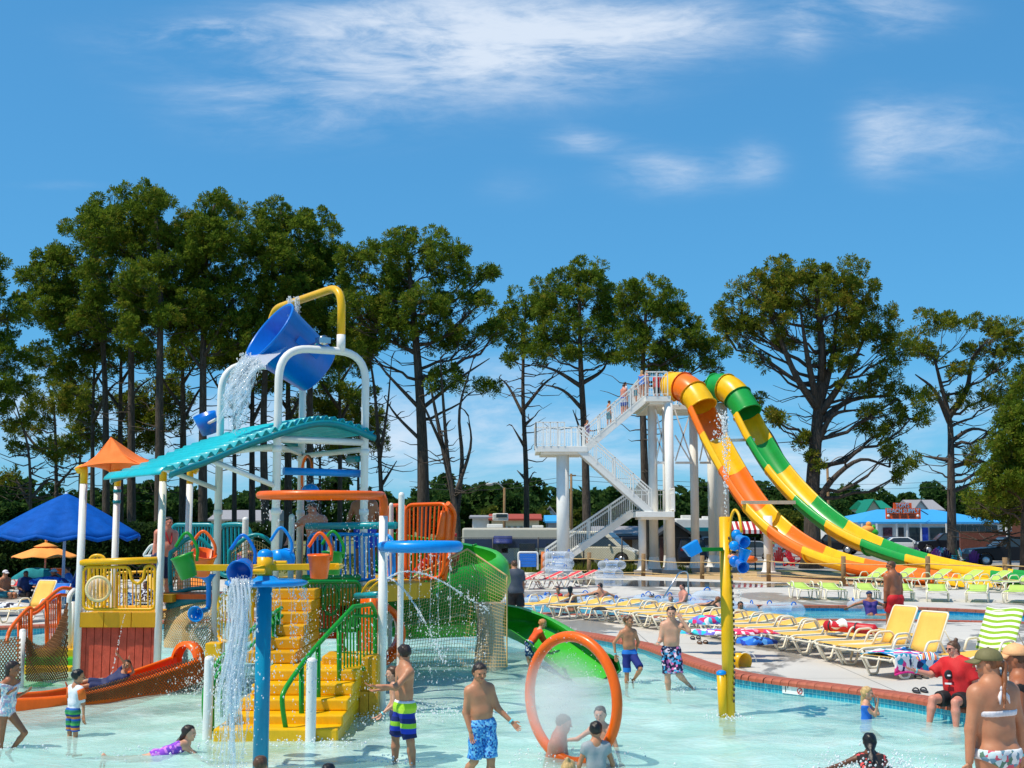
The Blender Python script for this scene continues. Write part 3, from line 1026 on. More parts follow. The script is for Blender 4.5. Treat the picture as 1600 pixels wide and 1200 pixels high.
for i, (px, top, wpx, Y, leaf, lab) in enumerate([
  (796, 772, 56, 165, M_LEAF, 'rounded leafy tree over the red roofed motel'), (765, 790, 26, 158, M_LEAFY, 'yellowish small tree beside the street lamp'),
  (835, 790, 44, 160, M_LEAF, 'leafy tree right behind the bare pine trunk'), (852, 792, 24, 150, M_LEAFY, 'yellow green bush tree before the white gabled house'),
  (945, 788, 40, 170, M_LEAF, 'green tree behind the lower white stairs'), (905, 795, 30, 165, M_LEAFY, 'bright green tree by the stair column'),
  (1060, 785, 60, 170, M_LEAF, 'dark green tree between the white columns'), (1108, 778, 44, 175, M_LEAF, 'green tree behind the slimmest white column'),
  (1160, 790, 50, 165, M_LEAF, 'leafy tree under the orange slide'), (1225, 800, 60, 160, M_LEAFY, 'pale green tree between the two slides'),
  (1310, 782, 56, 160, M_LEAF, 'dark tree beside the green gabled house'), (1355, 790, 36, 175, M_LEAF, 'tree behind the green roof ridge'),
  (1300, 812, 60, 150, M_LEAFY, 'low leafy bush tree at the end of the blue roof'), (700, 785, 44, 170, M_LEAF, 'dark tree behind the orange cage'),
  (620, 790, 40, 165, M_LEAF, 'leafy tree seen between white posts'), (380, 775, 60, 170, M_LEAF, 'leafy tree over the white long house'),
  (130, 775, 44, 165, M_LEAF, 'green tree beyond the blue umbrella top'), (28, 785, 56, 160, M_LEAF, 'broad tree beyond the blue umbrella edge'),
  (1560, 770, 50, 165, M_LEAF, 'tree behind the far end of the blue roof'), (1425, 770, 40, 185, M_LEAF, 'tall tree beyond the shop sign'), (1500, 775, 50, 180, M_LEAF, 'tree beyond the shop roof middle')]):
 broadleaf(lab, px, top, wpx, Y, leaf, 100 + i)
cs, rr = [], []
for i in range(170):
 y = RN.uniform(190, 280)
 x = RN.uniform(-0.52, 0.52) * y
 h = RN.uniform(6.5, 10.5) * (1.0 if x > -40 else 0.95)
 for q in range(9):
  cs.append((x + RN.uniform(-2.2, 2.2), y + RN.uniform(-2, 2), h * RN.uniform(0.15, 0.95)))
  s_ = RN.uniform(1.2, 2.2)
  rr.append((s_, s_, s_ * 0.8))
v, f = tufts(np.array(cs), np.array(rr), 60, 0.75, 4, width=0.45)
tag(link('far_woods', npmesh('far_woods', v, f, M_LEAF)), 'dark green woods closing the horizon beyond the park', 'woods', kind='stuff')
cs, rr = [], []
for i in range(520):
 t = i / 520
 p = P(-120 + 530 * t, 850, 60)
 for q in range(2):
  cs.append((p.x + RN.uniform(-.3, .3), 60 + RN.uniform(-.6, .6), RN.uniform(0.1, 2.0) if q else 2.0 + RN.uniform(-.3, .35)))
  rr.append((.42, .42, .42))
v, f = tufts(np.array(cs), np.array(rr), 34, 0.26, 4, width=0.3)
tag(link('hedge', npmesh('hedge', v, f, M_LEAFD)), 'long dark leafy hedge behind the loungers and umbrellas', 'hedge')
gv, gf = [], []
for i in range(9000):
 if i < 6000:
  x, y = RN.uniform(-38, 6), RN.uniform(66, 96)
 else:
  x, y = RN.uniform(-6, 10), RN.uniform(67, 76)
 h, a = RN.uniform(.15, .5), RN.uniform(0, 6.28)
 w_ = RN.uniform(.03, .07)
 b = len(gv)
 lx, ly = RN.uniform(-.2, .2), RN.uniform(-.2, .2)
 gv += [(x - cos(a) * w_, y - sin(a) * w_, .1), (x + cos(a) * w_, y + sin(a) * w_, .1), (x + lx, y + ly, .1 + h)]
 gf.append((b, b + 1, b + 2))
tag(link('grass', npmesh('grass', gv, gf, M_LEAFY)), 'rough grass growing under the pines', 'grass', kind='stuff')
# ------------------------------------------------------------------ paints and plastics
def paint(name, rgb, rough=0.32, var=0.14, coat=0.1):
 return mat(name, srgb(*rgb), rough, var=var, vscale=2.2, coat=coat, spec=.35, bump=0.03, bscale=25)
WHITE = paint('white_powder_coat', (232, 231, 226), 0.4, 0.08)
YELLOW = paint('yellow_plastic', (236, 180, 6))
YELLOWD = paint('yellow_panel', (216, 158, 0), 0.45, 0.10)  # panel yellow, base darkened to carry the shade on the upper stair flight
ORANGE = paint('orange_plastic', (240, 100, 4))
REDOR = paint('red_orange_plastic', (228, 76, 8))
GREEN = paint('green_plastic', (18, 142, 34))
GREEND = paint('green_pipe', (10, 130, 46))
LIME = paint('bright_green_plastic', (62, 178, 40))
BLUE = paint('blue_plastic', (0, 140, 226))
NAVYB = paint('bucket_blue', (0, 112, 208), 0.3)
TEAL = paint('teal_pipe', (4, 142, 152))
TURQ = paint('turquoise_roof', (6, 180, 190), 0.45)
TEALD = paint('dark_teal_trim', (0, 128, 142), 0.4)
POSTB = paint('turquoise_post', (4, 136, 172), 0.35)
STEEL = mat('stainless_steel', (0.55, 0.56, 0.58), 0.22, 1.0, var=0.1)
DARK = mat('dark_metal', (0.03, 0.03, 0.035), 0.5)
CANVAS_O = mat('orange_canvas', srgb(246, 118, 34), 0.75, var=0.14, vscale=4, bump=0.15, bscale=60)
CANVAS_B = mat('blue_canvas', srgb(0, 82, 170), 0.7, var=0.2, vscale=4, bump=0.12, bscale=40, spec=.12)
CANVAS_Y = mat('light_orange_canvas', srgb(250, 162, 72), 0.75, var=0.1, vscale=4)
CORD = mat('tan_cord', srgb(206, 176, 120), 0.9, var=0.25)
CORDB = mat('brown_cord', srgb(120, 82, 48), 0.9, var=0.3)
REDWOOD = mat('red_stained_plank', srgb(204, 80, 56), 0.75, var=0.25, vscale=7, bump=0.2, bscale=30)
OCHRE = mat('yellow_stained_plank', srgb(214, 160, 40), 0.7, var=0.2, vscale=7)
def clear_mat(name, tint, k, rough=0.03):
 t = NT(name)
 t.b.inputs['Base Color'].default_value = (*tint, 1)
 t.b.inputs['Roughness'].default_value = rough
 tr = t.add('ShaderNodeBsdfTransparent')
 tr.inputs[0].default_value = (*[min(1, 0.6 + 0.4 * c) for c in tint], 1)
 fr = t.n.new('ShaderNodeLayerWeight')
 fr.inputs[0].default_value = 0.35
 mx = t.n.new('ShaderNodeMixShader')
 f = t.math('MULTIPLY_ADD', fr.outputs['Facing'], 0.55, k)
 t.link(f, mx.inputs[0])
 t.link(tr.outputs[0], mx.inputs[1])
 t.link(t.b.outputs[0], mx.inputs[2])
 t.link(mx.outputs[0], t.out.inputs[0])
 return t.m
VINYL = clear_mat('clear_vinyl', (0.80, 0.86, 0.94), 0.09)
VINYLB = clear_mat('blue_vinyl', (0.25, 0.55, 0.95), 0.3)
BUBBLE = clear_mat('clear_acrylic', (0.9, 0.85, 0.75), 0.12)
GLASS = mat('window_glass', (0.03, 0.045, 0.055), 0.06, var=0.05)
def bars(parent, top, bot, n, r, m, name='bar', ends=False):
 """n upright bars between two polylines (lists of points), each bar a part"""
 for k in range(n):
  t = (k + (0 if ends else 1)) / (n - 1 if ends else n + 1)
  a, _ = along(top, plen(top) * t)
  b, _ = along(bot, plen(bot) * t)
  mb = MB()
  mb.tube([a, b], r, 6, cap=False)
  mb.build(name, m, parent)
def net(name, f, nu, nv, r, m, parent=None, diag=False):
 """knotted cords over the patch f(u, v): real cords, joined"""
 mb = MB()
 if diag:
  for s in (1, -1):
   for k in range(-nv, nu + nv):
    pts = []
    for j in range(nv * 2 + 1):
     u, v = (k + s * j * 0.5 + (0 if s > 0 else nv * 0.5)) / nu, j / (nv * 2)
     if -0.001 <= u <= 1.001:
      pts.append(f(min(1, max(0, u)), v))
    if len(pts) > 1:
     mb.tube(pts, r, 3, cap=False)
 else:
  for i in range(nu + 1):
   mb.tube([f(i / nu, j / nv) for j in range(nv + 1)], r, 3, cap=False)
  for j in range(nv + 1):
   mb.tube([f(i / nu, j / nv) for i in range(nu + 1)], r, 3, cap=False)
 o = mb.build(name, m, parent)
 o['kind'] = 'stuff'
 return o
def bilin(a, b, c, d, sag=None):
 """corner points: a top start, b top end, c bottom end, d bottom start"""
 a, b, c, d = Vector(a), Vector(b), Vector(c), Vector(d)
 def f(u, v):
  p = (a * (1 - u) + b * u) * (1 - v) + (d * (1 - u) + c * u) * v
  if sag:
   p = p + Vector(sag) * (4 * u * (1 - u)) * (4 * v * (1 - v) + .25)
  return p
 return f
# ------------------------------------------------------------------ the tower with the big tipping bucket
U_, W_ = Vector((.82, .57, 0)), Vector((-.57, .82, 0))
LA = Vector((-3.96, 20.5, 0))
LB = LA + U_ * 1.66
LC = LA + W_ * 2.6
LD = LC + U_ * 1.66
ZT = 5.78
tower = thing('tipping_bucket_tower', 'white tube tower carrying the huge blue tipping bucket and a turquoise wavy roof', 'water tower', (LA + LD) / 2)
def at_z(p, z):
 return Vector((p.x, p.y, z))
for a, b in ((LA, LB), (LC, LD)):
 mb = MB()
 mb.tube(fillet([at_z(a, -.4), at_z(a, ZT), at_z(b, ZT + .04), at_z(b, -.4)], 0.55, 8), 0.068, 14)
 fr = mb.build('arch', WHITE, tower)
 for q in (a, b):
  for z in (4.05, 3.0):
   m2 = MB()
   m2.lathe([(0.07, -.05), (0.085, -.04), (0.085, .04), (0.07, .05)], at_z(q, z), n=14)
   m2.build('clamp', WHITE, fr)
na, fa = LA.lerp(LB, .70), LC.lerp(LD, .58)
mb = MB()
mb.tube(fillet([at_z(na, ZT + .3), at_z(na, 6.98), at_z(fa, 6.90), at_z(fa, ZT + .3)], 0.74, 9), 0.072, 14)
fill = mb.build('filling_pipe', YELLOW, tower)
for q in (na, fa):
 m2 = MB()
 m2.tube([at_z(q, ZT), at_z(q, ZT + .32)], 0.077, 14)
 m2.build('collar', WHITE, fill)
bc = P(459, 549, 21.95)
bd = Vector((-.68, -.5, .55))
bd = (bd - W_ * bd.dot(W_)).normalized()
mb = MB()
L = 1.18
prof = [(0.0, -L / 2 + .02), (0.44, -L / 2 + .02), (0.46, -L / 2), (0.475, -L / 2 + .02), (0.60, L / 2 - .05), (0.645, L / 2 - .04), (0.65, L / 2), (0.62, L / 2 + .005), (0.60, L / 2 - .03), (0.45, -L / 2 + .06), (0.0, -L / 2 + .06)]
mb.lathe(prof, bc, bd, 44)
bucket = mb.build('bucket', NAVYB, tower)
bucket['label'] = 'large blue tipping bucket pouring water'
for sgn in (-1, 1):
 e = bc + W_ * sgn * 0.58
 m2 = MB()
 m2.tube([e, bc + W_ * sgn * 1.25 + V(0, 0, .06)], 0.035, 10)
 m2.box(bc + W_ * sgn * 1.2 + V(0, 0, .05), (.22, .16, .1), Matrix.Rotation(math.atan2(U_.y, U_.x), 3, 'Z'))
 m2.lathe([(0.0, 0), (.09, 0), (.09, .1), (0, .1)], bc + W_ * sgn * 1.16 + V(0, 0, .05), W_ * sgn, 14)
 m2.build('axle_bracket', STEEL, tower)
 m3 = MB()
 m3.box(e + W_ * sgn * .02, (.5, .03, .14), Matrix((bd, W_, bd.cross(W_))).transposed())
 m3.build('mounting_plate', NAVYB, bucket)
S_PTS = [(-1.9, 3.66), (-1.25, 3.90), (-.6, 4.18), (0, 4.40), (.5, 4.56), (.9, 4.60), (1.3, 4.53), (1.78, 4.38)]
rp = smooth([V(s, z, 0) for s, z in S_PTS], 12)
ss = np.array([p.x for p in rp])
zs = np.array([p.y for p in rp])
def roof_z(s):
 return float(np.interp(s, ss, zs))
def roof_pt(s, w, dz=0.0):
 return LA + U_ * s + W_ * w + V(0, 0, roof_z(s) + dz)
mb = MB()
ncor = 230
mb.grid(lambda a, b: roof_pt(-1.88 + 3.64 * a, -.16 + 3.0 * b, .042 * sin(2 * pi * (-1.88 + 3.64 * a) / .158)), ncor, 3)
rf = mb.build('roof', TURQ, tower, thick=.012)
for w0 in (-.20, 2.86):
 m2 = MB()
 m2.grid(lambda a, b: roof_pt(-1.9 + 3.68 * a, w0 + (.05 if b in (.5, .75) else 0), -.045 - .10 * (b if b <= .5 else 1 - b) * 2), 40, 4)
 m2.build('fascia', TEALD, rf, thick=.015)
m2 = MB()
m2.grid(lambda a, b: LA + U_ * (-1.9 - .05 - .10 * sin(b * pi / 2)) + W_ * (-.18 + 3.0 * a) + V(0, 0, 3.72 - .17 * b - .02 * cos(b * 3)), 6, 5)
m2.build('end_panel', TURQ, rf, thick=.02)
for (a, b, z, r) in ((LA, LB, 4.22, .06), (LC, LD, 4.22, .06), (LA, LC, 4.10, .05), (LB, LD, 4.10, .05), (LA, LD, 4.12, .035)):
 m2 = MB()
 m2.tube([at_z(a, z), at_z(b, z)], r, 10)
 m2.build('beam', WHITE, tower)
for q, w0 in ((LC, 2.6), (LA, 0.0)):
 m2 = MB()
 m2.tube([roof_pt(-1.15, w0, -.12), at_z(q, 3.42)], .045, 10)
 m2.build('brace', WHITE, tower)
m2 = MB()
m2.tube([P(443, 736, 20.9), P(565, 740, 21.6)], .065, 12)
m2.build('spill_pipe', BLUE, tower)
m2 = MB()
m2.lathe([(.0, 0), (.05, 0), (.06, .1), (.075, .42), (.07, .42), (.05, .12)], P(562, 717, 21.5), P(524, 720, 22.4) - P(562, 717, 21.5), 12)
m2.build('scoop', TEAL, tower)
m2 = MB()
m2.lathe([(0, -.2), (.17, -.2), (.23, .2), (.22, .2), (.16, -.17), (0, -.17)], P(324, 662, 24.0), (-.25, -.3, .9), 20)
sb = m2.build('small_bucket', NAVYB, tower)
m2 = MB()
m2.tube([P(324, 662, 24.0), P(338, 655, 22.9)], .03, 8)
m2.build('arm', WHITE, sb)
m2 = MB()
m2.ball(P(485, 770, 21.6), .17, 18, (1, 1, .95))
dm = m2.build('dome', BLUE, tower)
m2 = MB()
m2.tube(smooth([P(472, 775, 22.3), P(472, 735, 22.2), P(476, 717, 22.0), P(482, 713, 21.9), P(487, 722, 21.7), P(488, 737, 21.6)], 6), .026, 8)
m2.build('feed_cane', ORANGE, dm)
m2 = MB()
m2.tube([P(485, 772, 21.6), P(473, 778, 22.4)], .03, 8)
m2.build('arm', WHITE, dm)
# ------------------------------------------------------------------ raised deck behind the tower
deck = thing('climbing_deck', 'yellow edged climbing deck with coloured pipe railings behind the tower', 'play deck', (-3, 23, 0))
DK = 1.72
mb = MB()
mb.prism([V(-4.4, 20.3, DK - .3), V(-2.75, 20.9, DK - .3), V(-1.75, 22.6, DK - .3), V(-1.75, 26, DK - .3), V(-4.6, 26, DK - .3), V(-5.0, 22.3, DK - .3)], (0, 0, .3))
mb.build('floor', YELLOWD, deck, bev=.02)
for (px, Y, top, r) in ((452, 22.6, 808, .055), (625, 20.6, 774, .052), (609, 24.6, 790, .045), (379, 25.2, 812, .065), (331, 25.0, 845, .07)):
 b = P(px, 1000, Y)
 m2 = MB()
 zt = P(px, top, Y).z
 m2.tube([V(b.x, Y, -.4), V(b.x, Y, zt)], r, 12, cap=False)
 m2.lathe([(r, 0), (r * .9, .03), (r * .5, .05), (0, .055)], V(b.x, Y, zt), n=12)
 m2.build('post', WHITE, deck)
m2 = MB()
m2.tube([P(480, 822, 21.8), P(620, 821, 20.6)], .06, 12)
m2.build('cross_pipe', TEAL, deck)
def pipe_panel(parent, corners, n, r, m, rb=None, rr=.12, name='railing'):
 """rounded pipe frame (tl, tr, br, bl) with upright bars"""
 tl, tr, br, bl = [Vector(c) for c in corners]
 mb = MB()
 mb.tube(fillet([tl, tr, br, bl], rr, 5, True), r, 9, closed=True)
 fr = mb.build(name, m, parent)
 bars(fr, [tl, tr], [bl, br], n, rb or r * .5, m)
 return fr
pipe_panel(deck, (P(482, 834, 22.0), P(614, 836, 21.0), P(616, 905, 21.0), P(482, 908, 22.0)), 17, .032, BLUE, .018, .2, 'blue_railing')
m2 = MB()
m2.tube([P(474, 903, 20.45), P(562, 902, 21.2)], .052, 10)
m2.build('cross_pipe', GREEND, deck)
gp = pipe_panel(deck, (P(476, 909, 20.3), P(562, 909, 20.9), P(562, 985, 20.9), P(476, 985, 20.3)), 15, .035, GREEND, .014, .12, 'oval_railing')
oc = P(517, 935, 20.6)
e1 = (P(562, 909, 20.9) - P(476, 909, 20.3)).normalized()
m2 = MB()
m2.tube([oc + e1 * .155 * cos(a * pi / 16) + V(0, 0, .27 * sin(a * pi / 16)) for a in range(32)], .026, 8, closed=True)
ovl = m2.build('oval_window', GREEND, gp)
m2 = MB()
m2.lathe([(.55, -.45), (.6, -.42), (.6, .42), (.55, .45), (.5, .42), (.5, -.42)], V(-2.55, 22.2, .85), (.2, -1, 0), 28)
m2.build('crawl_tunnel', ORANGE, deck)
m2 = MB()
m2.grid(lambda a, b: P(560 + 42 * a, 935 + 105 * b, 20.4 + .7 * (a - .5) ** 2 * 4), 8, 4)
m2.build('side_panel', ORANGE, deck, thick=.03)
m2 = MB()
m2.grid(lambda a, b: P(480 + 62 * a, 938 + 60 * b, 21.6 + .5 * (a - .5) ** 2 * 4), 8, 4)
m2.build('side_panel', REDOR, deck, thick=.03)
pipe_panel(deck, (P(270, 820, 26.8), P(334, 820, 26.6), P(334, 900, 26.6), P(270, 900, 26.8)), 13, .045, TEAL, .02, .12, 'teal_railing')
pipe_panel(deck, (P(338, 820, 26.4), P(391, 819, 26.2), P(396, 900, 26.2), P(338, 900, 26.4)), 8, .05, TEAL, .028, .3, 'teal_railing')
for (x0, x1, yy, Y, nu) in ((266, 336, 846, 23.6, 16), (358, 438, 842, 24.2, 18)):
 br_ = MB()
 xm = (x0 + x1) / 2
 top = smooth([P(x0, 915, Y), P(x0, 868, Y), P(x0 + 6, yy + 14, Y), P(xm - 8, yy - 4, Y), P(xm + 12, yy - 4, Y), P(x1 - 6, yy + 12, Y)], 6)
 br_.tube(top, .042, 9)
 br_.tube(smooth([P(x0, 915, Y), P(x0 + 5, 926, Y), P(xm, 920, Y), P(x1, 919, Y)], 6), .042, 9)
 fr = br_.build('bridge_arch', TEAL, deck)
 net('rope_net', lambda u, v: P(x0 + 4 + (x1 - x0 - 8) * u, (yy + 18 - 16 * sin(pi * min(1, u * 1.15))) * (1 - v) + 921 * v, Y + .06), nu, 12, .009, CORD, fr)
m2 = MB()
m2.beam(P(252, 930, 23.4), P(345, 930, 23.4), 1.0, .09)
m2.build('bridge_floor', ORANGE, deck)
m2 = MB()
m2.beam(P(252, 934, 22.9), P(275, 934, 22.9), .5, .14)
m2.build('bridge_end', YELLOWD, deck)
m2 = MB()
m2.tube(smooth([P(262, 950, 23.0), P(285, 940, 23.0), P(318, 936, 23.0), P(345, 936, 23.0)], 5), .1, 10)
m2.build('bridge_beam', TEALD, deck)
net('rope_net', bilin(P(256, 955, 22.9), P(338, 938, 22.9), P(332, 1022, 22.4), P(256, 1012, 22.4), (0, -.15, .1)), 24, 15, .010, CORD, deck, True)
m2 = MB()
m2.tube(smooth([P(326, 905, 21.2), P(326, 930, 21.2), P(325, 950, 21.2), P(317, 954, 21.0), P(310, 956, 20.9)], 5), .045, 9)
m2.lathe([(.05, 0), (.07, .05), (.14, .2), (.12, .2), (.05, .04)], P(312, 955, 20.9), P(302, 962, 20.6) - P(312, 955, 20.9), 14)
m2.lathe([(.05, 0), (.09, .06), (.15, .12), (.0, .14)], P(326, 910, 21.2), (-.2, 0, 1), 14)
m2.build('bell_spray', BLUE, deck)
cg = pipe_panel(deck, (P(634, 789, 24.2), P(700, 787, 23.6), P(692, 903, 23.6), P(634, 905, 24.2)), 9, .038, ORANGE, .021, .2, 'orange_cage')
cg2 = pipe_panel(deck, (P(607, 790, 25.0), P(634, 789, 24.3), P(634, 905, 24.3), P(607, 905, 25.0)), 3, .038, ORANGE, .02, .2, 'orange_cage')
m2 = MB()
m2.grid(lambda a, b: [P(690, 798, 23.4), P(710, 798, 23.9), P(702, 845, 23.8), P(681, 845, 23.3)][0].lerp(P(709, 798, 23.9), a).lerp(P(681, 845, 23.3).lerp(P(703, 845, 23.8), a), b), 4, 4)
m2.tube(fillet([P(700, 787, 23.6), P(711, 800, 23.9), P(705, 850, 23.9), P(694, 905, 23.6)], .2), .035, 8)
m2.build('slide_hood', ORANGE, cg, thick=.03)
m2 = MB()
m2.beam(P(604, 922, 22.4), P(664, 922, 23.4), .3, .3)
m2.build('deck_edge', YELLOWD, deck, bev=.02)
m2 = MB()
m2.tube([P(557, 931, 19.4), P(592, 929, 18.7)], .05, 10)
hp = m2.build('hose_rail', TEAL, deck)
for dx in (0, 14):
 m3 = MB()
 m3.tube(smooth([P(565 + dx * .6, 928, 19.2), P(570 + dx * .8, 918, 19.1), P(578 + dx, 909, 19), P(590 + dx, 905, 18.9)], 5), .018, 7)
 m3.build('hose', YELLOW, hp)
# ------------------------------------------------------------------ yellow stair with green rails
stair = thing('play_stair', 'wide yellow moulded staircase with green pipe handrails rising from the pool', 'stairs', (-3, 17.5, 0))
for k in range(5):
 m2 = MB()
 y0 = 16.15 + .36 * k
 m2.box((-3.06 + .05 * k, (y0 + 18.7) / 2, .155 * (k + 1) - .11 if k else -.05), (1.62 - .07 * k, 18.7 - y0, .155 if k else .42))
 m2.build('step', YELLOW, stair, bev=.025)
for k in range(6):
 m2 = MB()
 y0 = 18.3 + .34 * k
 m2.box((-3.56, (y0 + 20.6) / 2, .75 + .165 * (k + .5)), (.74, 20.6 - y0, .165))
 m2.build('step', YELLOWD, stair, bev=.02)  # upper flight: its shade is put into the colour by the darker yellow
m2 = MB()
m2.box((-2.38, 18.55, .32), (.84, .7, 1.1))
m2.build('landing', YELLOWD, stair, bev=.04)
for k in range(6):
 m2 = MB()
 m2.box((-2.70 + .135 * k, 18.17, .05), (.126, .03, .62))
 m2.build('plank', OCHRE, stair)
def yy_(px):
 return 16.2 + (px - 441) / 145 * 2.3
loop = [(447, 1143), (441, 1099), (445, 1078), (470, 1041), (498, 1006), (552, 948), (580, 944), (586, 955), (586, 1034), (580, 1042), (554, 1047), (551, 1071), (532, 1099), (500, 1125)]
m2 = MB()
m2.tube(smooth([P(x, y, yy_(x)) for x, y in loop[:6]], 6) + fillet([P(x, y, yy_(x)) for x, y in loop[6:]], .06)[0:], .034, 9)
rl = m2.build('handrail', GREEN, stair)
for (x, y0, y1) in ((471, 1042, 1148), (497, 1008, 1140), (530, 972, 1104)):
 m3 = MB()
 m3.tube([P(x, y0, yy_(x)), P(x, y1, yy_(x))], .036, 8)
 m3.build('upright', GREEN, rl)
m3 = MB()
m3.tube([P(447, 1143, yy_(447)), P(471, 1146, yy_(471))], .03, 8)
m3.build('upright', GREEN, rl)
bars(rl, [P(533, 970, yy_(533)), P(552, 950, yy_(552)), P(584, 950, yy_(584))], [P(533, 1096, yy_(533)), P(552, 1070, yy_(552)), P(584, 1038, yy_(584))], 9, .014, GREEN)
m3 = MB()
m3.tube([P(552, 962, yy_(552)), P(590, 963, yy_(590))], .024, 8)
m3.build('upright', GREEN, rl)
lp = [(330, 1138), (321, 1126), (319, 1096), (322, 1072), (334, 1046), (348, 1026), (376, 1000), (394, 984), (420, 964), (440, 950)]
yl = lambda x: 16.6 + (x - 319) / 121 * 2.6
m2 = MB()
m2.tube(smooth([P(x, y, yl(x)) for x, y in lp], 5), .034, 9)
rl2 = m2.build('handrail', GREEN, stair)
lp2 = [(333, 1100), (334, 1066), (350, 1040), (376, 1016), (388, 1013), (398, 1004), (420, 980), (441, 962)]
m3 = MB()
m3.tube(smooth([P(x, y, yl(x) + .05) for x, y in lp2], 5), .028, 8)
m3.build('mid_rail', GREEN, rl2)
for x, y0, y1 in ((331, 1058, 1142), (348, 1028, 1120), (428, 955, 1065), (435, 950, 1050)):
 m3 = MB()
 m3.tube([P(x, y0, yl(x)), P(x, y1, yl(x))], .036, 8)
 m3.build('upright', GREEN, rl2)
yr = pipe_panel(stair, (P(342, 930, 20.6), P(394, 925, 20.0), P(394, 1000, 20.0), P(342, 1002, 20.6)), 9, .032, YELLOW, .016, .14, 'yellow_railing')
m2 = MB()
m2.box(P(336, 1017, 20.5), (.26, .3, .28))
m2.build('step_block', YELLOW, stair, bev=.02)
for px, top, Y, r, lab in ((486, 1034, 16.1, .068, 'short white bollard standing in the water inside the green handrail'),
      (325, 1031, 16.35, .062, 'short white bollard in the water behind the pouring blue bucket stream')):
 b = P(px, 1100, Y)
 zt = P(px, top, Y).z
 m2 = MB()
 m2.tube([V(b.x, Y, -.38), V(b.x, Y, zt)], r, 14, cap=False)
 m2.lathe([(r, 0), (r * .92, .03), (r * .55, .05), (0, .055)], V(b.x, Y, zt), n=14)
 tag(m2.build('white_bollard', WHITE), lab, 'bollard')
# ------------------------------------------------------------------ white post with the two spray rings
pb = P(597, 1000, 18.5)
ringp = thing('spray_ring_post', 'white post holding a thin orange spray ring and a fat blue one', 'spray post', (pb.x, 18.5, 0))
m2 = MB()
m2.tube([V(pb.x, 18.5, -.4), V(pb.x, 18.5, P(597, 806, 18.5).z)], .067, 14)
m2.build('post', WHITE, ringp)
zr = P(500, 774, 18.5).z
rc_ = P(502, 774, 18.6)
m2 = MB()
m2.tube([rc_ + V(.925 * cos(a * pi / 24), .78 * sin(a * pi / 24), 0) for a in range(48)], .058, 10, closed=True)
m2.tube(fillet([V(pb.x, 18.5, P(597, 808, 18.5).z), V(pb.x, 18.5, zr), V(pb.x - .3, 18.5, zr)], .12), .066, 12)
m2.build('orange_ring', ORANGE, ringp)
zb = P(655, 854, 18.5).z
m2 = MB()
rcb = V(P(657, 854, 18.5).x, 18.5, zb)
m2.tube([rcb + V(.56 * cos(a * pi / 24), .50 * sin(a * pi / 24), 0) for a in range(48)], .085, 12, closed=True)
m2.build('blue_ring', BLUE, ringp)
m2 = MB()
m2.tube([V(pb.x - .02, 18.5, zb), V(pb.x + .1, 18.5, zb)], .09, 12)
m2.build('coupling', WHITE, ringp)
# ------------------------------------------------------------------ turquoise post with little pouring buckets
sp = P(408, 1150, 14.3)
spray = thing('bucket_post', 'turquoise post with yellow arms and six small pouring buckets', 'spray post', (sp.x, 14.3, 0))
def zpx(py, Y, px=408):
 return P(px, py, Y).z
m2 = MB()
m2.tube([V(sp.x, 14.3, -.4), V(sp.x, 14.3, zpx(915, 14.3))], .088, 18)
m2.build('post', POSTB, spray)
m2 = MB()
m2.tube([V(sp.x, 14.3, zpx(916, 14.3)), V(sp.x, 14.3, zpx(898, 14.3))], .082, 18)
m2.lathe([(.0, -.015), (.44, -.02), (.475, 0), (.47, .03), (.42, .042), (.16, .045), (.1, .09), (0, .09)], V(sp.x + .02, 14.3, zpx(912, 14.3)), n=30)
m2.build('splash_disc', BLUE, spray)
m2 = MB()
m2.tube([V(sp.x, 14.3, zpx(899, 14.3)), V(sp.x, 14.3, zpx(870, 14.3))], .092, 18)
m2.build('hub', YELLOW, spray)
m2 = MB()
m2.lathe([(.092, 0), (.09, .04), (.07, .07), (.03, .088), (0, .09)], V(sp.x, 14.3, zpx(870, 14.3)), n=18)
m2.build('cap', BLUE, spray)
za = zpx(887, 14.3)
arms = {}
for nm, e in (('a', P(296, 887, 14.3)), ('b', P(530, 885, 14.3)), ('c', P(392, 893, 13.75)), ('d', P(428, 880, 14.95))):
 m2 = MB()
 m2.beam(V(sp.x, 14.3, za), e, .05, .075)
 m2.tube([e + V(0, -.16, 0), e + V(0, .16, 0)] if nm in 'ab' else [e + V(-.16, 0, 0), e + V(.16, 0, 0)], .032, 8)
 arms[nm] = m2.build('arm', YELLOW, spray, bev=.008)
def small_bucket(px, py, Y, axis, m, h=.27, r=.13, up=(0, 0, 1), hx=None):
 c = P(px, py, Y)
 ax = Vector(axis).normalized()
 m2 = MB()
 m2.lathe([(0, -h / 2), (r * .74, -h / 2), (r * .76, -h / 2 + .01), (r, h / 2 - .02), (r * 1.07, h / 2 - .02), (r * 1.07, h / 2), (r * .94, h / 2), (r * .7, -h / 2 + .02), (0, -h / 2 + .02)], c, ax, 24)
 o = m2.build('bucket', m, spray)
 m3 = MB()
 q = Vector((1, 0, 0)) if hx is None else Vector(hx)
 m3.tube(smooth([c + q * r * 1.02 + V(0, 0, .06), c + q * r * .98 + V(0, 0, .22), c + V(0, 0, .38), c - q * r * .98 + V(0, 0, .22)], 6), .019, 7)
 m3.build('feed_hoop', m, o)
 return o
small_bucket(290, 885, 14.0, (-.30, -.1, .9), GREEN, .27, .125)
small_bucket(316, 880, 14.7, (.25, -.35, .9), ORANGE, .27, .145)
small_bucket(378, 890, 13.6, (-.05, -.9, -.28), NAVYB, .22, .135)
small_bucket(438, 873, 15.1, (.35, .8, -.1), BLUE, .24, .13)
small_bucket(499, 885, 14.0, (.02, -.05, 1), ORANGE, .27, .13)
small_bucket(519, 880, 14.7, (.05, .1, 1), GREEN, .27, .13)
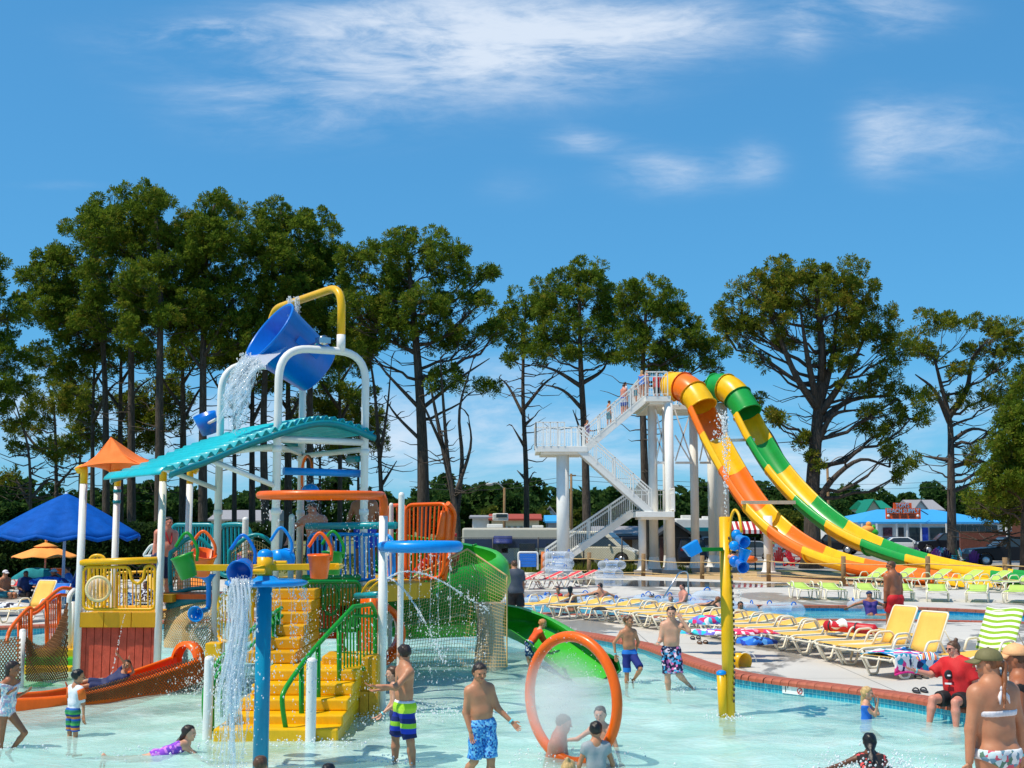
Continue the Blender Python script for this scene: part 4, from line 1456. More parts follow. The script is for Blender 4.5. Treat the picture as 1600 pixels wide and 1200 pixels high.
# ------------------------------------------------------------------ little lookout hut on posts
HY = 22.5
hut = thing('lookout_hut', 'small lookout hut on white posts with orange tent roof and yellow railing', 'play hut', V(P(187, 1000, HY).x, HY + .7, 0))
hx0, hx1 = P(125, 900, HY).x, P(250, 900, HY).x
for (x, y, top, r) in ((hx0, HY, 756, .068), (hx0 + .14, HY + 1.5, 756, .065), (hx1, HY, 752, .068), (hx1 + .1, HY + 1.5, 752, .065)):
 z = P(180, top, HY).z
 m2 = MB()
 m2.tube([V(x, y, -.4), V(x, y, z)], r, 14)
 pst = m2.build('post', WHITE, hut)
 m2 = MB()
 m2.tube(fillet([V(x, y, z), V(x, y, z + .32), V(x + (.14 if x > -7 else -.14), y, z + .24)], .1), r * 1.02, 12)
 m2.build('post_cap', YELLOW, pst)
zc = P(180, 733, HY).z
cx, cy = (hx0 + hx1) / 2 - .14, HY + .65
apex = V(P(172, 683, HY + .6).x, cy, P(170, 683, HY + .6).z)
cor = [V(hx0 - .08, HY - .25, zc), V(hx1 - .30, HY - .25, zc + .06), V(hx1 - .22, HY + 1.5, zc + .1), V(hx0 + .0, HY + 1.5, zc)]
mb = MB()
for k in range(4):
 a, b = cor[k], cor[(k + 1) % 4]
 def fcan(u, v, a=a, b=b):
  e = a.lerp(b, u)
  p = e.lerp(apex, v)
  p.z -= .16 * sin(pi * v) * (1 - .35 * abs(2 * u - 1)) - .05 * sin(9 * u + 6 * v) * v * (1 - v)
  p.z -= .07 * (1 - v) * (1 - (2 * u - 1) ** 2) * -1
  return p
 mb.grid(fcan, 14, 10)
canopy = mb.build('canopy', CANVAS_O, hut, thick=.012)
ZF = P(187, 957, HY).z
for k in range(3):
 m2 = MB()
 w_ = (hx1 - hx0 + .04) / 3
 m2.box((hx0 - .02 + w_ * (k + .5), HY - .02, ZF - .13), (w_ - .008, .06, .27))
 m2.build('fascia_panel', YELLOWD, hut, bev=.008)
m2 = MB()
m2.box((cx + .1, HY + .8, ZF - .1), (hx1 - hx0, 1.55, .12))
m2.build('floor', YELLOWD, hut)
npl = 10
for k in range(npl):
 w_ = (hx1 - hx0 + .02) / npl
 m2 = MB()
 m2.box((hx0 + w_ * (k + .5), HY + .05 + RN.uniform(-.006, .006), (ZF - .27 - .3) / 2), (w_ - .012, .04, ZF - .27 + .3))
 m2.build('plank', REDWOOD, hut)
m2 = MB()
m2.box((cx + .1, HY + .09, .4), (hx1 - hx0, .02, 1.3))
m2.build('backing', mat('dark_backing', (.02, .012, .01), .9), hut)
q = lambda px, py, Y=HY - .02: P(px, py, Y)
m2 = MB()
pts = fillet([q(131, 952), q(131, 886), q(202, 886), q(206, 908), q(216, 913), q(224, 905), q(227, 884), q(242, 884), q(242, 952)], .1, 5, True)
m2.tube(pts, .03, 9, closed=True)
fr = m2.build('railing', YELLOW, hut)
bars(fr, [q(131, 888), q(204, 888)], [q(131, 951), q(204, 951)], 12, .014, YELLOW)
bars(fr, [q(206, 910), q(226, 910)], [q(206, 951), q(226, 951)], 2, .014, YELLOW)
bars(fr, [q(226, 886), q(242, 886)], [q(226, 951), q(242, 951)], 2, .014, YELLOW)
m2 = MB()
m2.tube([q(126, 879), q(246, 875)], .062, 12)
m2.build('top_pipe', YELLOW, hut)
pc = q(154, 920, HY - .06)
m2 = MB()
m2.lathe([(.19, 0), (.24, 0), (.24, .03), (.19, .03), (.19, 0)], pc, (0, -1, 0), 32)
ph = m2.build('porthole', mat('cream_plastic', srgb(232, 214, 160), .4), fr)
m2 = MB()
m2.lathe([(.19, .02), (.185, .06), (.15, .11), (.09, .14), (0, .15)], pc, (0, -1, 0), 28)
m2.build('bubble', BUBBLE, ph)
pipe_panel(hut, (q(140, 868, HY + 1.5), q(164, 868, HY + 1.5), q(164, 950, HY + 1.5), q(140, 950, HY + 1.5)), 3, .035, YELLOW, .016, .18, 'back_railing')
pipe_panel(hut, (q(160, 895, HY + 1.5), q(243, 893, HY + 1.5), q(243, 948, HY + 1.5), q(160, 948, HY + 1.5)), 6, .025, YELLOW, .014, .1, 'back_railing')
wc = q(214, 888, HY + .3)
m2 = MB()
m2.tube(arc(wc, .16, 0, 2 * pi * 23 / 24, 23), .018, 7, closed=True)
for a in range(3):
 m2.tube([wc, wc + V(cos(a * 2.1 + .5), 0, sin(a * 2.1 + .5)) * .16], .012, 6)
m2.build('steering_wheel', DARK, hut)
for (px, py, m_) in ((666 / 10 + 60, 0, None),):
 pass
for zz in (767, 784):
 m2 = MB()
 m2.lathe([(.066, -.03), (.075, -.03), (.075, .03), (.066, .03)], V(hx0 + .14, HY + 1.5, P(135, zz, HY + 1.5).z), n=14)
 m2.build('band', TEALD, hut)
wr = thing('white_stair_rail', 'small white pipe stair rail between the hut and the rope bridge', 'railing', P(230, 880, 27))
pipe_panel(wr, (P(236, 851, 27), P(248, 851, 27), P(248, 868, 27), P(223, 869, 27)), 2, .03, WHITE, .022, .08, 'frame')
# ------------------------------------------------------------------ steps to the hut with orange rails and the brown cargo net
ost = thing('hut_stair', 'low stair with orange pipe handrails leading up to the lookout hut', 'stairs', P(60, 990, 24.5))
c1 = [(10, 1004, 23.5), (12, 995, 23.6), (17, 982, 23.7), (32, 963, 24), (46, 950, 24.2), (56, 952, 24.3), (92, 921, 25), (112, 920, 25.2)]
c2 = [(40, 959, 24.2), (48, 960, 24.3), (60, 955, 24.5), (88, 931, 25), (112, 931, 25.2)]
m2 = MB()
m2.tube(smooth([P(*c) for c in c1], 4), .04, 9)
hr = m2.build('handrail', ORANGE, ost)
m2 = MB()
m2.tube(smooth([P(*c) for c in c2], 4), .034, 9)
m2.build('handrail', ORANGE, ost)
for px, y0, y1, Y in ((30, 966, 1000, 24), (48, 952, 1005, 24.2), (73, 938, 995, 24.6), (93, 931, 975, 25)):
 m2 = MB()
 m2.tube([P(px, y0, Y), P(px, y1 + 40, Y)], .04, 8)
 m2.build('upright', ORANGE, hr)
bars(hr, [P(30, 966, 24), P(48, 956, 24.2)], [P(30, 1020, 24), P(48, 1020, 24.2)], 4, .014, ORANGE)
bars(hr, [P(73, 945, 24.6), P(93, 932, 25)], [P(73, 1020, 24.6), P(93, 1015, 25)], 5, .014, ORANGE)
for k in range(4):
 m2 = MB()
 m2.box(P(60 + 14 * k, 1062 - 14 * k, 23.4 + .3 * k), (1.1, .6, .2))
 m2.build('step', YELLOW if k % 2 else LIME, ost, bev=.02)
m2 = MB()
m2.tube(fillet([P(108, 1030, 24.2), P(108, 930, 24.2), P(116, 922, 24.4)], .1), .05, 10)
m2.tube([P(114, 1010, 24.5), P(114, 940, 24.5)], .045, 10)
m2.build('gate_post', WHITE, ost)
m2 = MB()
b = P(35, 1000, 21.5)
zt = P(35, 986, 21.5).z
m2.tube([V(b.x, 21.5, -.4), V(b.x, 21.5, zt)], .055, 14)
m2.lathe([(.055, 0), (.05, .02), (.03, .035), (0, .04)], V(b.x, 21.5, zt), n=14)
cp = m2.build('white_net_post', WHITE)
tag(cp, 'white post at the corner of the brown cargo net beside the orange slide', 'post')
cn = thing('cargo_net', 'sagging brown rope cargo net hung from the white corner post', 'net', V(b.x, 21.5, .5))
net('cord_mesh', lambda u, v: P(40 + 66 * u, (992 - 55 * u ** 2 + 26 * sin(pi * u)) * (1 - v) + (1064 + 4 * u) * v, 21.6 + 1.2 * u - .25 * sin(pi * v)), 20, 13, .012, CORDB, cn, True)
net('cord_mesh', lambda u, v: P(-20 + 52 * u, (1003 - 9 * u) * (1 - v) + 1064 * v, 21.3 - .2 * sin(pi * v)), 10, 9, .012, CORDB, cn, True)
# ------------------------------------------------------------------ orange trough slide beside the hut
osl = thing('orange_slide', 'long low orange trough slide running down past the red planked hut', 'slide', P(160, 1090, 19.9))
osl.location.z = 0
path = smooth([P(x, y, Y) for x, y, Y in ((-70, 1094, 18.55), (60, 1090, 19.2), (130, 1081, 19.7), (220, 1058, 20.5), (300, 1030, 21.3))], 7)
def trough(path, half, wall_n, wall_f, floor_dx=0.0):
 """cross sections of an open chute along path (points on the near rim line)"""
 secs = []
 for i, p in enumerate(path):
  t = (path[min(i + 1, len(path) - 1)] - path[max(i - 1, 0)])
  t.z = 0
  t.normalize()
  nrm = Vector((-t.y, t.x, 0))
  secs.append((p, nrm))
 return secs
secs = trough(path, .4, .3, .3)
mb = MB()
prof = [(-.30, -.34), (-.30, .0), (-.27, .035), (-.20, .035), (-.20, .0)]
inner = [(-.20, .0), (-.19, -.2), (-.12, -.29), (.0, -.32), (.22, -.32), (.34, -.29), (.41, -.2), (.42, .0)]
outer = [(.42, .0), (.42, .035), (.49, .035), (.52, .0), (.52, -.34)]
mb.grid(lambda a, b: (lambda s, q: s[0] + s[1] * q[0] + V(0, 0, q[1]))(secs[round(a * (len(secs) - 1))], prof[round(b * 4)]), len(secs) - 1, 4)
mb.grid(lambda a, b: (lambda s, q: s[0] + s[1] * q[0] + V(0, 0, q[1]))(secs[round(a * (len(secs) - 1))], outer[round(b * 4)]), len(secs) - 1, 4)
mb.build('side_walls', ORANGE, osl)
mb = MB()
mb.grid(lambda a, b: (lambda s, q: s[0] + s[1] * q[0] + V(0, 0, q[1]))(secs[round(a * (len(secs) - 1))], inner[round(b * 7)]), len(secs) - 1, 7)
mb.build('chute', REDOR, osl)
e, nrm = secs[-1]
m2 = MB()
m2.lathe([(.30, -.10), (.38, -.08), (.38, .08), (.30, .10)], e + nrm * .11 + V(0.0, 0, -.08), Vector((nrm.y, -nrm.x, 0)), 24)
m2.build('tunnel_mouth', ORANGE, osl)
net('rope_net', lambda u, v: P(130 + 195 * u, (1078 - 56 * u) * (1 - v) + (1098 - 26 * u) * v, 19.35 + 1.5 * u), 44, 7, .007, CORDB, osl, True)
# ------------------------------------------------------------------ green spiral slide
gsl = thing('green_spiral_slide', 'bright green spiral trough slide curling round behind its rope barrier', 'slide', (-1.3, 26.3, 0))
gc = V(-1.85, 26.2, 0)
hp = []
for k in range(29):
 a = radians(150 - k / 28 * 400)
 z = 1.78 - 1.45 * (k / 28) ** .9
 hp.append(gc + V(1.22 * cos(a), 1.22 * sin(a), z))
ex = smooth([hp[-1], V(-.25, 26.9, .44), V(.2, 26.0, .44), V(.68, 24.6, .30), V(1.38, 22.4, -.06)], 6)[1:]
gp_ = hp + ex
prof = [(-.30, .93), (-.40, .96), (-.56, .80), (-.62, .42), (-.46, .06), (-.2, -.05), (.0, -.07), (.2, -.05), (.38, .06), (.46, .25), (.50, .26), (.46, .22), (.34, .09), (.18, 0), (0, -.02), (-.18, 0), (-.38, .12), (-.54, .42), (-.30, .93)]
def gsec(i, q):
 t = gp_[min(i + 1, len(gp_) - 1)] - gp_[max(i - 1, 0)]
 t.z = 0
 t.normalize()
 n_ = Vector((-t.y, t.x, 0))          # to the outside of the clockwise curl: negative offsets lean out
 k = 1.0 if i < 24 else max(.5, 1 - (i - 24) * .04)
 hz = q[1] if q[1] < .3 else q[1] * k
 return gp_[i] + n_ * (-q[0]) + V(0, 0, hz)
for s0, s1, m_ in ((0, 7, GREEN), (7, 14, LIME), (14, 21, GREEN), (21, 28, LIME), (28, len(gp_) - 1, LIME)):
 mb = MB()
 mb.grid(lambda a, b: gsec(s0 + round(a * (s1 - s0)), prof[round(b * 18)]), s1 - s0, 18)
 sg = mb.build('chute_section', m_, gsl)
 m2 = MB()
 m2.tube([gsec(s1, (x, y + .01)) for x, y in prof[:11]], .03, 6)
 m2.build('flange', GREEND, sg)
for px, y0, y1, Y, r0, r1 in ((766, 935, 1034, 24.3, .27, .34),):
 m2 = MB()
 c = P(px, 1000, Y)
 m2.lathe([(r1 * 1.2, -.4), (r1, 0), (r0, .5), (r0 * .95, .9), (r0 * 1.1, 1.25)], V(c.x, Y, 0), n=20)
 m2.build('column', mat('weathered_column', srgb(196, 186, 166), .8, var=.2, vscale=5), gsl)
def bnet(u, v):
 tx, ty = (640 + 90 * u / .55, 905 - 47 * u / .55) if u < .55 else (730 + 62 * (u - .55) / .45, 858 + 42 * (u - .55) / .45)
 bx, by = 612 + 180 * u, 1042
 return P(tx * (1 - v) + bx * v, ty * (1 - v) + by * v, 23.6 + .9 * sin(pi * u) * .4 + .15 * sin(pi * v))
bn = thing('barrier_net', 'tan rope barrier net stretched in front of the green spiral slide', 'net', bnet(.5, .9))
net('cord_mesh', bnet, 42, 30, .0048, CORD, bn)
m2 = MB()
m2.tube([bnet(u / 20, 0) for u in range(21)], .022, 6)
m2.tube([bnet(1, u / 10) for u in range(11)], .018, 6)
m2.build('edge_rope', CORD, bn)
m2 = MB()
m2.grid(lambda a, b: bnet(.96 + .06 * b, a), 1, 1)
# ------------------------------------------------------------------ white stair tower of the tall slides
TW = mat('white_steel', srgb(236, 235, 230), .5, var=.07, vscale=1.2)
st = thing('slide_stair_tower', 'tall white steel stair tower on thick round columns with a zigzag stair', 'stair tower', P(1020, 885, 66))
st.location.z = 0.1
SY = 66.5
def rail(parent, a, b, h=1.15, n=4, gap=.13, name='guard_rail'):
 a, b = Vector(a), Vector(b)
 mb = MB()
 up = V(0, 0, h)
 mb.beam(a + up, b + up, .06, .06)
 mb.beam(a + up * .8, b + up * .8, .035, .035)
 mb.beam(a + V(0, 0, .1), b + V(0, 0, .1), .035, .035)
 for k in range(n + 1):
  q = a.lerp(b, k / n)
  mb.beam(q, q + up, .06, .06, (0, 1, 0))
 o = mb.build(name, TW, parent)
 m2 = MB()
 L = (b - a).length
 for k in range(1, int(L / gap)):
  q = a.lerp(b, k * gap / L)
  m2.beam(q + V(0, 0, .1), q + up * .98, .017, .017, (0, 1, 0))
 bo = m2.build('balusters', TW, o)
 bo['kind'] = 'stuff'
 return o
def flight(a, b, w, n, name='stair_flight'):
 """a bottom centre, b top centre"""
 a, b = Vector(a), Vector(b)
 d = V((b - a).x, (b - a).y, 0).normalized()
 sd = V(-d.y, d.x, 0)
 mb = MB()
 for s in (-1, 1):
  mb.beam(a + sd * s * w / 2 + V(0, 0, -.08), b + sd * s * w / 2 + V(0, 0, -.08), .05, .36)
 o = mb.build(name, TW, st)
 m2 = MB()
 for k in range(n):
  q = a.lerp(b, (k + .5) / n)
  m2.box(q + V(0, 0, (b - a).z / n * .5), (.30, w - .06, .05))
  m2.box(q - d * .14, (.02, w - .06, (b - a).z / n))
 to = m2.build('treads', TW, o)
 to['kind'] = 'stuff'
 for s in (-1, 1):
  rail(st, a + sd * s * (w / 2 + .02), b + sd * s * (w / 2 + .02), 1.15, 4)
 return o
def slab(x0, x1, y0, y1, z, t=.3, name='landing'):
 mb = MB()
 mb.box(((x0 + x1) / 2, (y0 + y1) / 2, z - t / 2), (x1 - x0, y1 - y0, t))
 mb.box(((x0 + x1) / 2, (y0 + y1) / 2, z - t - .06), (x1 - x0 - .5, y1 - y0 - .5, .12))
 return mb.build(name, TW, st, bev=.015)
X = lambda px, Y=SY: P(px, 700, Y).x
zl1 = P(870, 702, SY).z
zp = P(1060, 622, SY).z
zl2 = P(1010, 800, SY).z
flight((X(912), SY, zl1), (X(1008), SY, zp), 1.35, 20)
flight((X(1008), SY - 2.0, zl2), (X(900), SY - 2.0, zl1 - .05), 1.35, 20)
flight((X(852), SY, .3), (X(985), SY, zl2), 1.35, 20)
slab(X(836), X(913), SY - 2.75, SY + .75, zl1)
slab(X(985), X(1042), SY - 2.75, SY + .75, zl2)
slab(X(1006), X(1045), SY - 1.2, SY + 6.5, zp)
slab(X(1045.2), X(1140), SY + 3.6, SY + 6.5, zp)
x0, x1, y0, y1 = X(836), X(913), SY - 2.75, SY + .75
rail(st, (x0, y0, zl1), (x1 - 1.2, y0, zl1), 1.25, 4)
rail(st, (x0, y0, zl1), (x0, y1, zl1), 1.25, 4)
rail(st, (x0, y1, zl1), (x1, y1, zl1), 1.25, 4)
x0, x1 = X(985), X(1042)
rail(st, (x1, y0, zl2), (x1, y1, zl2), 1.2, 3)
rail(st, (x0, y1, zl2), (x1, y1, zl2), 1.2, 3)
x0, x1, y0, y1 = X(1006), X(1140), SY - 1.2, SY + 6.5
rail(st, (x0, y0 - .01, zp), (X(1040), y0 - .01, zp), 1.3, 2)
rail(st, (X(1076), SY + 3.6, zp), (X(1112), SY + 3.6, zp), 1.3, 3)
rail(st, (x0, y1, zp), (x1, y1, zp), 1.3, 7)
rail(st, (x1, y1 - 1.6, zp), (x1, y1, zp), 1.3, 2)
rail(st, (x0, y0 + 2.0, zp), (x0, y1, zp), 1.3, 4)
for px, top, dia, Y in ((880, 706, 20, 64.6), (1004, 803, 12, 65.2), (1022, 626, 14, 67), (1040, 630, 5, 70), (1048, 626, 14, 65.6), (1087, 626, 13, 68.5), (1115, 626, 14, 70.5), (1131, 630, 20, 69.3), (1201, 806, 14, 62.5)):
 c = P(px, 880, Y)
 z = P(px, top, Y).z
 r = dia / 2 * Y / F
 mb = MB()
 mb.tube([V(c.x, Y, .25), V(c.x, Y, z)], r, 18)
 mb.lathe([(r * 1.75, .30), (r * 1.75, .36), (r * 1.5, .40), (r * 1.02, 1.0)], V(c.x, Y, 0), n=12, smooth=False)
 col = mb.build('column', TW, st)
 m2 = MB()
 m2.box((c.x, Y, .18), (r * 4.4, r * 4.4, .34))
 m2.build('footing', mat('footing_concrete', srgb(160, 156, 150), .9), col)
for a, b, Y in ((1025, 1042, 66.5), (1055, 1081, 67), (1093, 1110, 69)):
 m2 = MB()
 z = lambda py: P(a, py, Y).z
 for (ya, yb) in ((650, 700), (700, 722)):
  pass
 xa, xb = X(a, Y), X(b, Y)
 for (p, q) in ((640, 720), (720, 640), (680, 725)):
  m2.beam(V(xa, Y, z(p)), V(xb, Y, z(q)), .07, .07)
 m2.beam(V(xa, Y, z(723)), V(xb, Y, z(723)), .12, .12)
 m2.build('brace', TW, st)
m2 = MB()
m2.beam(V(X(1140, 66), 66, P(1140, 688, 66).z), V(X(1178, 67), 67, P(1178, 687, 67).z), .16, .16)
m2.build('cantilever', TW, st)
m2 = MB()
m2.beam(V(X(1157, 62.5), 62.5, P(1157, 785, 62.5).z), V(X(1240, 62.8), 62.8, P(1240, 785, 62.8).z), .2, .18)
m2.build('cantilever', mat('tan_steel', srgb(200, 190, 165), .6), st)
# ------------------------------------------------------------------ the two body slides
TD = V(.56, -.83, 0).normalized()
ND = V(.83, .56, 0).normalized()
def slide_path(origin, px_pts):
 out = []
 for px, py in px_pts:
  k = (px - 800) / F
  s = 0.0
  for _ in range(12):
   Y = origin.y + TD.y * s
   x = P(px, py, Y).x
   s += (x - (origin.x + TD.x * s)) / (TD.x - k * TD.y)
  Y = origin.y + TD.y * s
  out.append(P(px, py, Y))
 return smooth(out, 6)
def body_slide(name, label, origin, px_pts, cols, cuts, tube_end, r=.78):
 pts = slide_path(origin, px_pts)
 root = thing(name, label, 'slide', V(pts[-1].x, pts[-1].y, 0.1))
 pxs = [800 + F * p.x / (p.y * cos(TH) + (p.z - CZ) * sin(TH)) for p in pts]
 fr = []
 for i, p in enumerate(pts):
  t = (pts[min(i + 1, len(pts) - 1)] - pts[max(i - 1, 0)]).normalized()
  n_ = ND
  u = n_.cross(t)
  if u.z < 0:
   u = -u
  fr.append((p, n_, u))
 cuts = [pxs[0]] + cuts + [pxs[-1] + 1]
 for k in range(len(cuts) - 1):
  idx = [i for i, x in enumerate(pxs) if cuts[k] - 1e-3 <= x <= cuts[k + 1]]
  if not idx:
   continue
  if idx[-1] + 1 < len(pts):
   idx.append(idx[-1] + 1)
  closed = cuts[k + 1] <= tube_end
  mb = MB()
  low = min(1.0, 1.0)
  def sec(i, b, r=r, closed=closed):
   p, n_, u = fr[i]
   g = max(0.0, min(1.0, (p.z - 1.0) / 1.6))
   wall = .12 + .32 * g
   if closed:
    a = 2 * pi * b
    return p + n_ * r * cos(a) + u * r * sin(a)
   B = [(-1.16, .10 - .40), (-1.16, .10), (-1.02, .14), (-.97, .08)]
   q = b * 16
   if q <= 3:
    x, y = B[int(round(q))]
   elif q >= 13:
    x, y = B[int(round(16 - q))]
    x = -x
   else:
    a = pi + (q - 3) / 10 * pi
    x, y = .95 * cos(a), .95 * sin(a) * (.72 + .28 * g)
   return p + n_ * r * x + u * r * y
  mb.grid(lambda a, b: sec(idx[round(a * (len(idx) - 1))], b), len(idx) - 1, 24 if closed else 16)
  if not closed:
   mb.grid(lambda a, b: (lambda f: f[0] + f[1] * r * 1.02 * cos(pi + pi * b) + f[2] * r * (1.02 * sin(pi + pi * b) * (.72 + .28 * max(0., min(1., (f[0].z - 1) / 1.6))) - .03))(fr[idx[round(a * (len(idx) - 1))]]), len(idx) - 1, 12)
  o = mb.build('slide_section', cols[k], root, thick=0.0)
  if closed:
   for j in (idx[0], idx[-1]):
    m2 = MB()
    p, n_, u = fr[j]
    m2.tube([p + (n_ * cos(a * pi / 14) + u * sin(a * pi / 14)) * (r + .03) for a in range(28)], .05, 5, closed=True)
    m2.build('flange', cols[k], o)
  else:
   m2 = MB()
   p, n_, u = fr[idx[0]]
   m2.tube([p + (n_ * cos(pi + a * pi / 12) + u * sin(pi + a * pi / 12) * .92) * (r + .05) for a in range(13)], .06, 5)
   m2.build('flange', cols[k], o)
 return root
SYEL = paint('slide_yellow', (252, 192, 20), .3)
SORA = paint('slide_orange', (248, 120, 24), .3)
SGRN = paint('slide_green', (30, 158, 66), .3)
o1 = V(9.3, 68.0, 0)
body_slide('orange_body_slide', 'tall orange and yellow striped body slide, the lower of the two lanes', o1,
  [(1050, 604), (1062, 603), (1078, 610), (1093, 628), (1106, 655), (1122, 688), (1142, 724), (1165, 762), (1192, 797), (1226, 828), (1266, 853), (1310, 870), (1360, 882), (1420, 892), (1480, 901), (1540, 910)],
  [SYEL, SORA, SYEL, SORA, SYEL, SORA, SYEL, SORA, SYEL, SORA, SYEL],
  [1066, 1082, 1097, 1114, 1145, 1178, 1218, 1270, 1332, 1476], 1098)
o2 = o1 + ND * 2.7
body_slide('green_body_slide', 'tall green and yellow striped body slide, the upper of the two lanes', o2,
  [(1118, 606), (1130, 605), (1145, 612), (1160, 632), (1172, 654), (1188, 684), (1212, 722), (1242, 758), (1280, 794), (1324, 825), (1372, 848), (1424, 866), (1480, 880), (1545, 891), (1610, 899), (1680, 906)],
  [SGRN, SYEL, SGRN, SYEL, SGRN, SYEL, SGRN, SYEL, SGRN, SYEL, SGRN],
  [1134, 1151, 1167, 1186, 1214, 1255, 1305, 1362, 1425, 1560], 1168)
# ------------------------------------------------------------------ rope fence on wooden posts
LOG = mat('weathered_log', srgb(140, 112, 78), .9, var=.25, vscale=6, bump=.3, bscale=20)
LOGO = mat('orange_log', srgb(206, 112, 52), .85, var=.2, vscale=6)
fx = [(848, 862, 896, 62), (866, 860, 890, 66), (920, 863, 898, 63), (1005, 865, 900, 61.5), (1097, 868, 904, 59), (1201, 866, 907, 57.5), (1318, 869, 911, 54.5), (1450, 869, 913, 53), (1571, 871, 914, 52), (1700, 873, 920, 50)]
rf_ = thing('rope_fence', 'low fence of round wooden posts strung with two tan ropes along the sand', 'fence', P(1200, 905, 57.5))
tops = []
for i, (px, y0, y1, Y) in enumerate(fx):
 c = P(px, y1, Y)
 z = P(px, y0, Y).z
 mb = MB()
 mb.tube([V(c.x, Y, .05), V(c.x + .03, Y, z)], .105, 12)
 mb.build('post', LOGO if i == 0 else LOG, rf_)
 tops.append((V(c.x, Y - .1, z - .32), V(c.x, Y - .1, z - .92)))
for lv in (0, 1):
 mb = MB()
 for a, b in zip(tops[1:], tops[2:]):
  p, q = a[lv], b[lv]
  mb.tube([p.lerp(q, k / 8) - V(0, 0, .22 * k / 8 * (1 - k / 8)) for k in range(9)], .022, 5)
 mb.build('rope', CORD, rf_)
# ------------------------------------------------------------------ buildings across the lot
WALLW = mat('white_siding', srgb(226, 225, 220), .8, var=.08)
WALLG = mat('grey_siding', srgb(176, 178, 180), .8, var=.1)
WALLC = mat('cream_siding', srgb(222, 208, 170), .8, var=.1)
ROOFG = mat('grey_shingle', srgb(150, 150, 154), .9, var=.2, vscale=8)
ROOFR = mat('red_roof', srgb(160, 66, 48), .85, var=.15)
ROOFB = mat('blue_metal_roof', srgb(62, 162, 224), .45, var=.06)
ROOFGR = mat('green_metal_roof', srgb(0, 128, 92), .45, var=.08)
SIGNO = mat('orange_sign', srgb(238, 92, 30), .6, var=.06)
TXTB = mat('light_blue_letters', srgb(120, 196, 232), .6, var=.03)
TXTW = mat('white_letters', srgb(240, 240, 238), .6, var=.02)
TXTD = mat('dark_letters', (.02, .02, .025), .6)
def text_mesh(body, size, depth=.03):
 cu = bpy.data.curves.new('lettering', 'FONT')
 cu.body = body
 cu.size = size
 cu.extrude = depth
 cu.align_x = 'CENTER'
 cu.align_y = 'CENTER'
 cu.resolution_u = 2
 o = bpy.data.objects.new('lettering', cu)
 C.objects.link(o)
 bpy.context.view_layer.update()
 me = bpy.data.meshes.new_from_object(o.evaluated_get(bpy.context.evaluated_depsgraph_get()))
 bpy.data.objects.remove(o)
 return me
def lettering(body, size, m, loc, parent, rot=(pi / 2, 0, 0), width=None, depth=.02):
 me = text_mesh(body, size, depth)
 me.materials.clear()
 me.materials.append(m)
 o = link('lettering', me, parent)
 M = MW(parent).inverted() @ (Matrix.Translation(loc) @ Matrix.Rotation(rot[2], 4, 'Z') @ Matrix.Rotation(rot[0], 4, 'X') @ Matrix.Rotation(rot[1], 4, 'Z'))
 o.matrix_local = M
 if width:
  w0 = max(v.co.x for v in me.vertices) - min(v.co.x for v in me.vertices)
  for v in me.vertices:
   v.co.x *= width / w0
 return o
def house(name, label, px0, px1, py_eave, py_ridge, Y, depth, wall, roofm, z0=.1, hip=0.0, nwin=0, gable_front=False, win=(.9, 1.1), cat='building', door=False, wz=.55):
 x0, x1 = P(px0, py_eave, Y).x, P(px1, py_eave, Y).x
 ze = P(px0, py_eave, Y).z
 zr = P(px0, py_ridge, Y + depth / 2).z if not gable_front else P(px0, py_ridge, Y).z
 root = thing(name, label, cat, V((x0 + x1) / 2, Y + depth / 2, z0))
 mb = MB()
 mb.box(((x0 + x1) / 2, Y + depth / 2, (ze + z0) / 2), (x1 - x0, depth, ze - z0))
 if gable_front:
  xm = (x0 + x1) / 2
  mb.prism([V(x0, Y, ze), V(x1, Y, ze), V(xm, Y, zr)], (0, depth, 0))
 mb.build('wall', wall, root)
 o = .35
 m2 = MB()
 if gable_front:
  xm = (x0 + x1) / 2
  for s, xe in ((-1, x0), (1, x1)):
   e = V(xe + s * o, 0, ze - o * (zr - ze) / ((x1 - x0) / 2))
   m2.prism([V(e.x, Y - .3, e.z), V(xm, Y - .3, zr + .02), V(xm, Y - .3, zr + .2), V(e.x, Y - .3, e.z + .18)], (0, depth + .6, 0))
 else:
  a, b, c, d = V(x0 - o, Y - o, ze), V(x1 + o, Y - o, ze), V(x1 + o, Y + depth + o, ze), V(x0 - o, Y + depth + o, ze)
  r0, r1 = V(x0 - o + hip, Y + depth / 2, zr), V(x1 + o - hip, Y + depth / 2, zr)
  m2.poly([a, b, r1, r0]).poly([c, d, r0, r1]).poly([b, c, r1]).poly([d, a, r0])
  m2.poly([a, d, c, b])
  m2.beam(a + V(0, -.02, -.06), b + V(0, -.02, -.06), .05, .2)
 rf = m2.build('roof', roofm, root, bev=0)
 for k in range(nwin):
  xc = x0 + (x1 - x0) * (k + .5) / nwin
  m3 = MB()
  m3.box((xc, Y - .03, z0 + (ze - z0) * wz), (win[0] + .2, .1, win[1] + .2))
  w = m3.build('window', WALLW, root)
  m3 = MB()
  m3.box((xc, Y - .06, z0 + (ze - z0) * wz), (win[0], .08, win[1]))
  m3.build('pane', GLASS, w)
 return root
house('long_house', 'long low white house with a pale grey roof behind the pine trunks', 330, 424, 812, 797, 128, 9, WALLW, ROOFG, nwin=9)
house('small_house', 'small blue grey house with porch among the pine trunks', 396, 426, 814, 800, 120, 6, WALLG, ROOFG, nwin=3)
house('motel_house', 'cream house with a long red roof beside the street lamp', 768, 842, 811, 803, 135, 8, WALLC, ROOFR, nwin=8, win=(.8, 1.0))
house('white_shed', 'low white flat roofed shed next to the red roofed house', 738, 764, 808, 805, 136, 6, WALLW, ROOFG)
house('gabled_house', 'white gabled house showing between trees beyond the red roof', 848, 870, 806, 793, 150, 8, WALLW, ROOFG, gable_front=True, nwin=2)
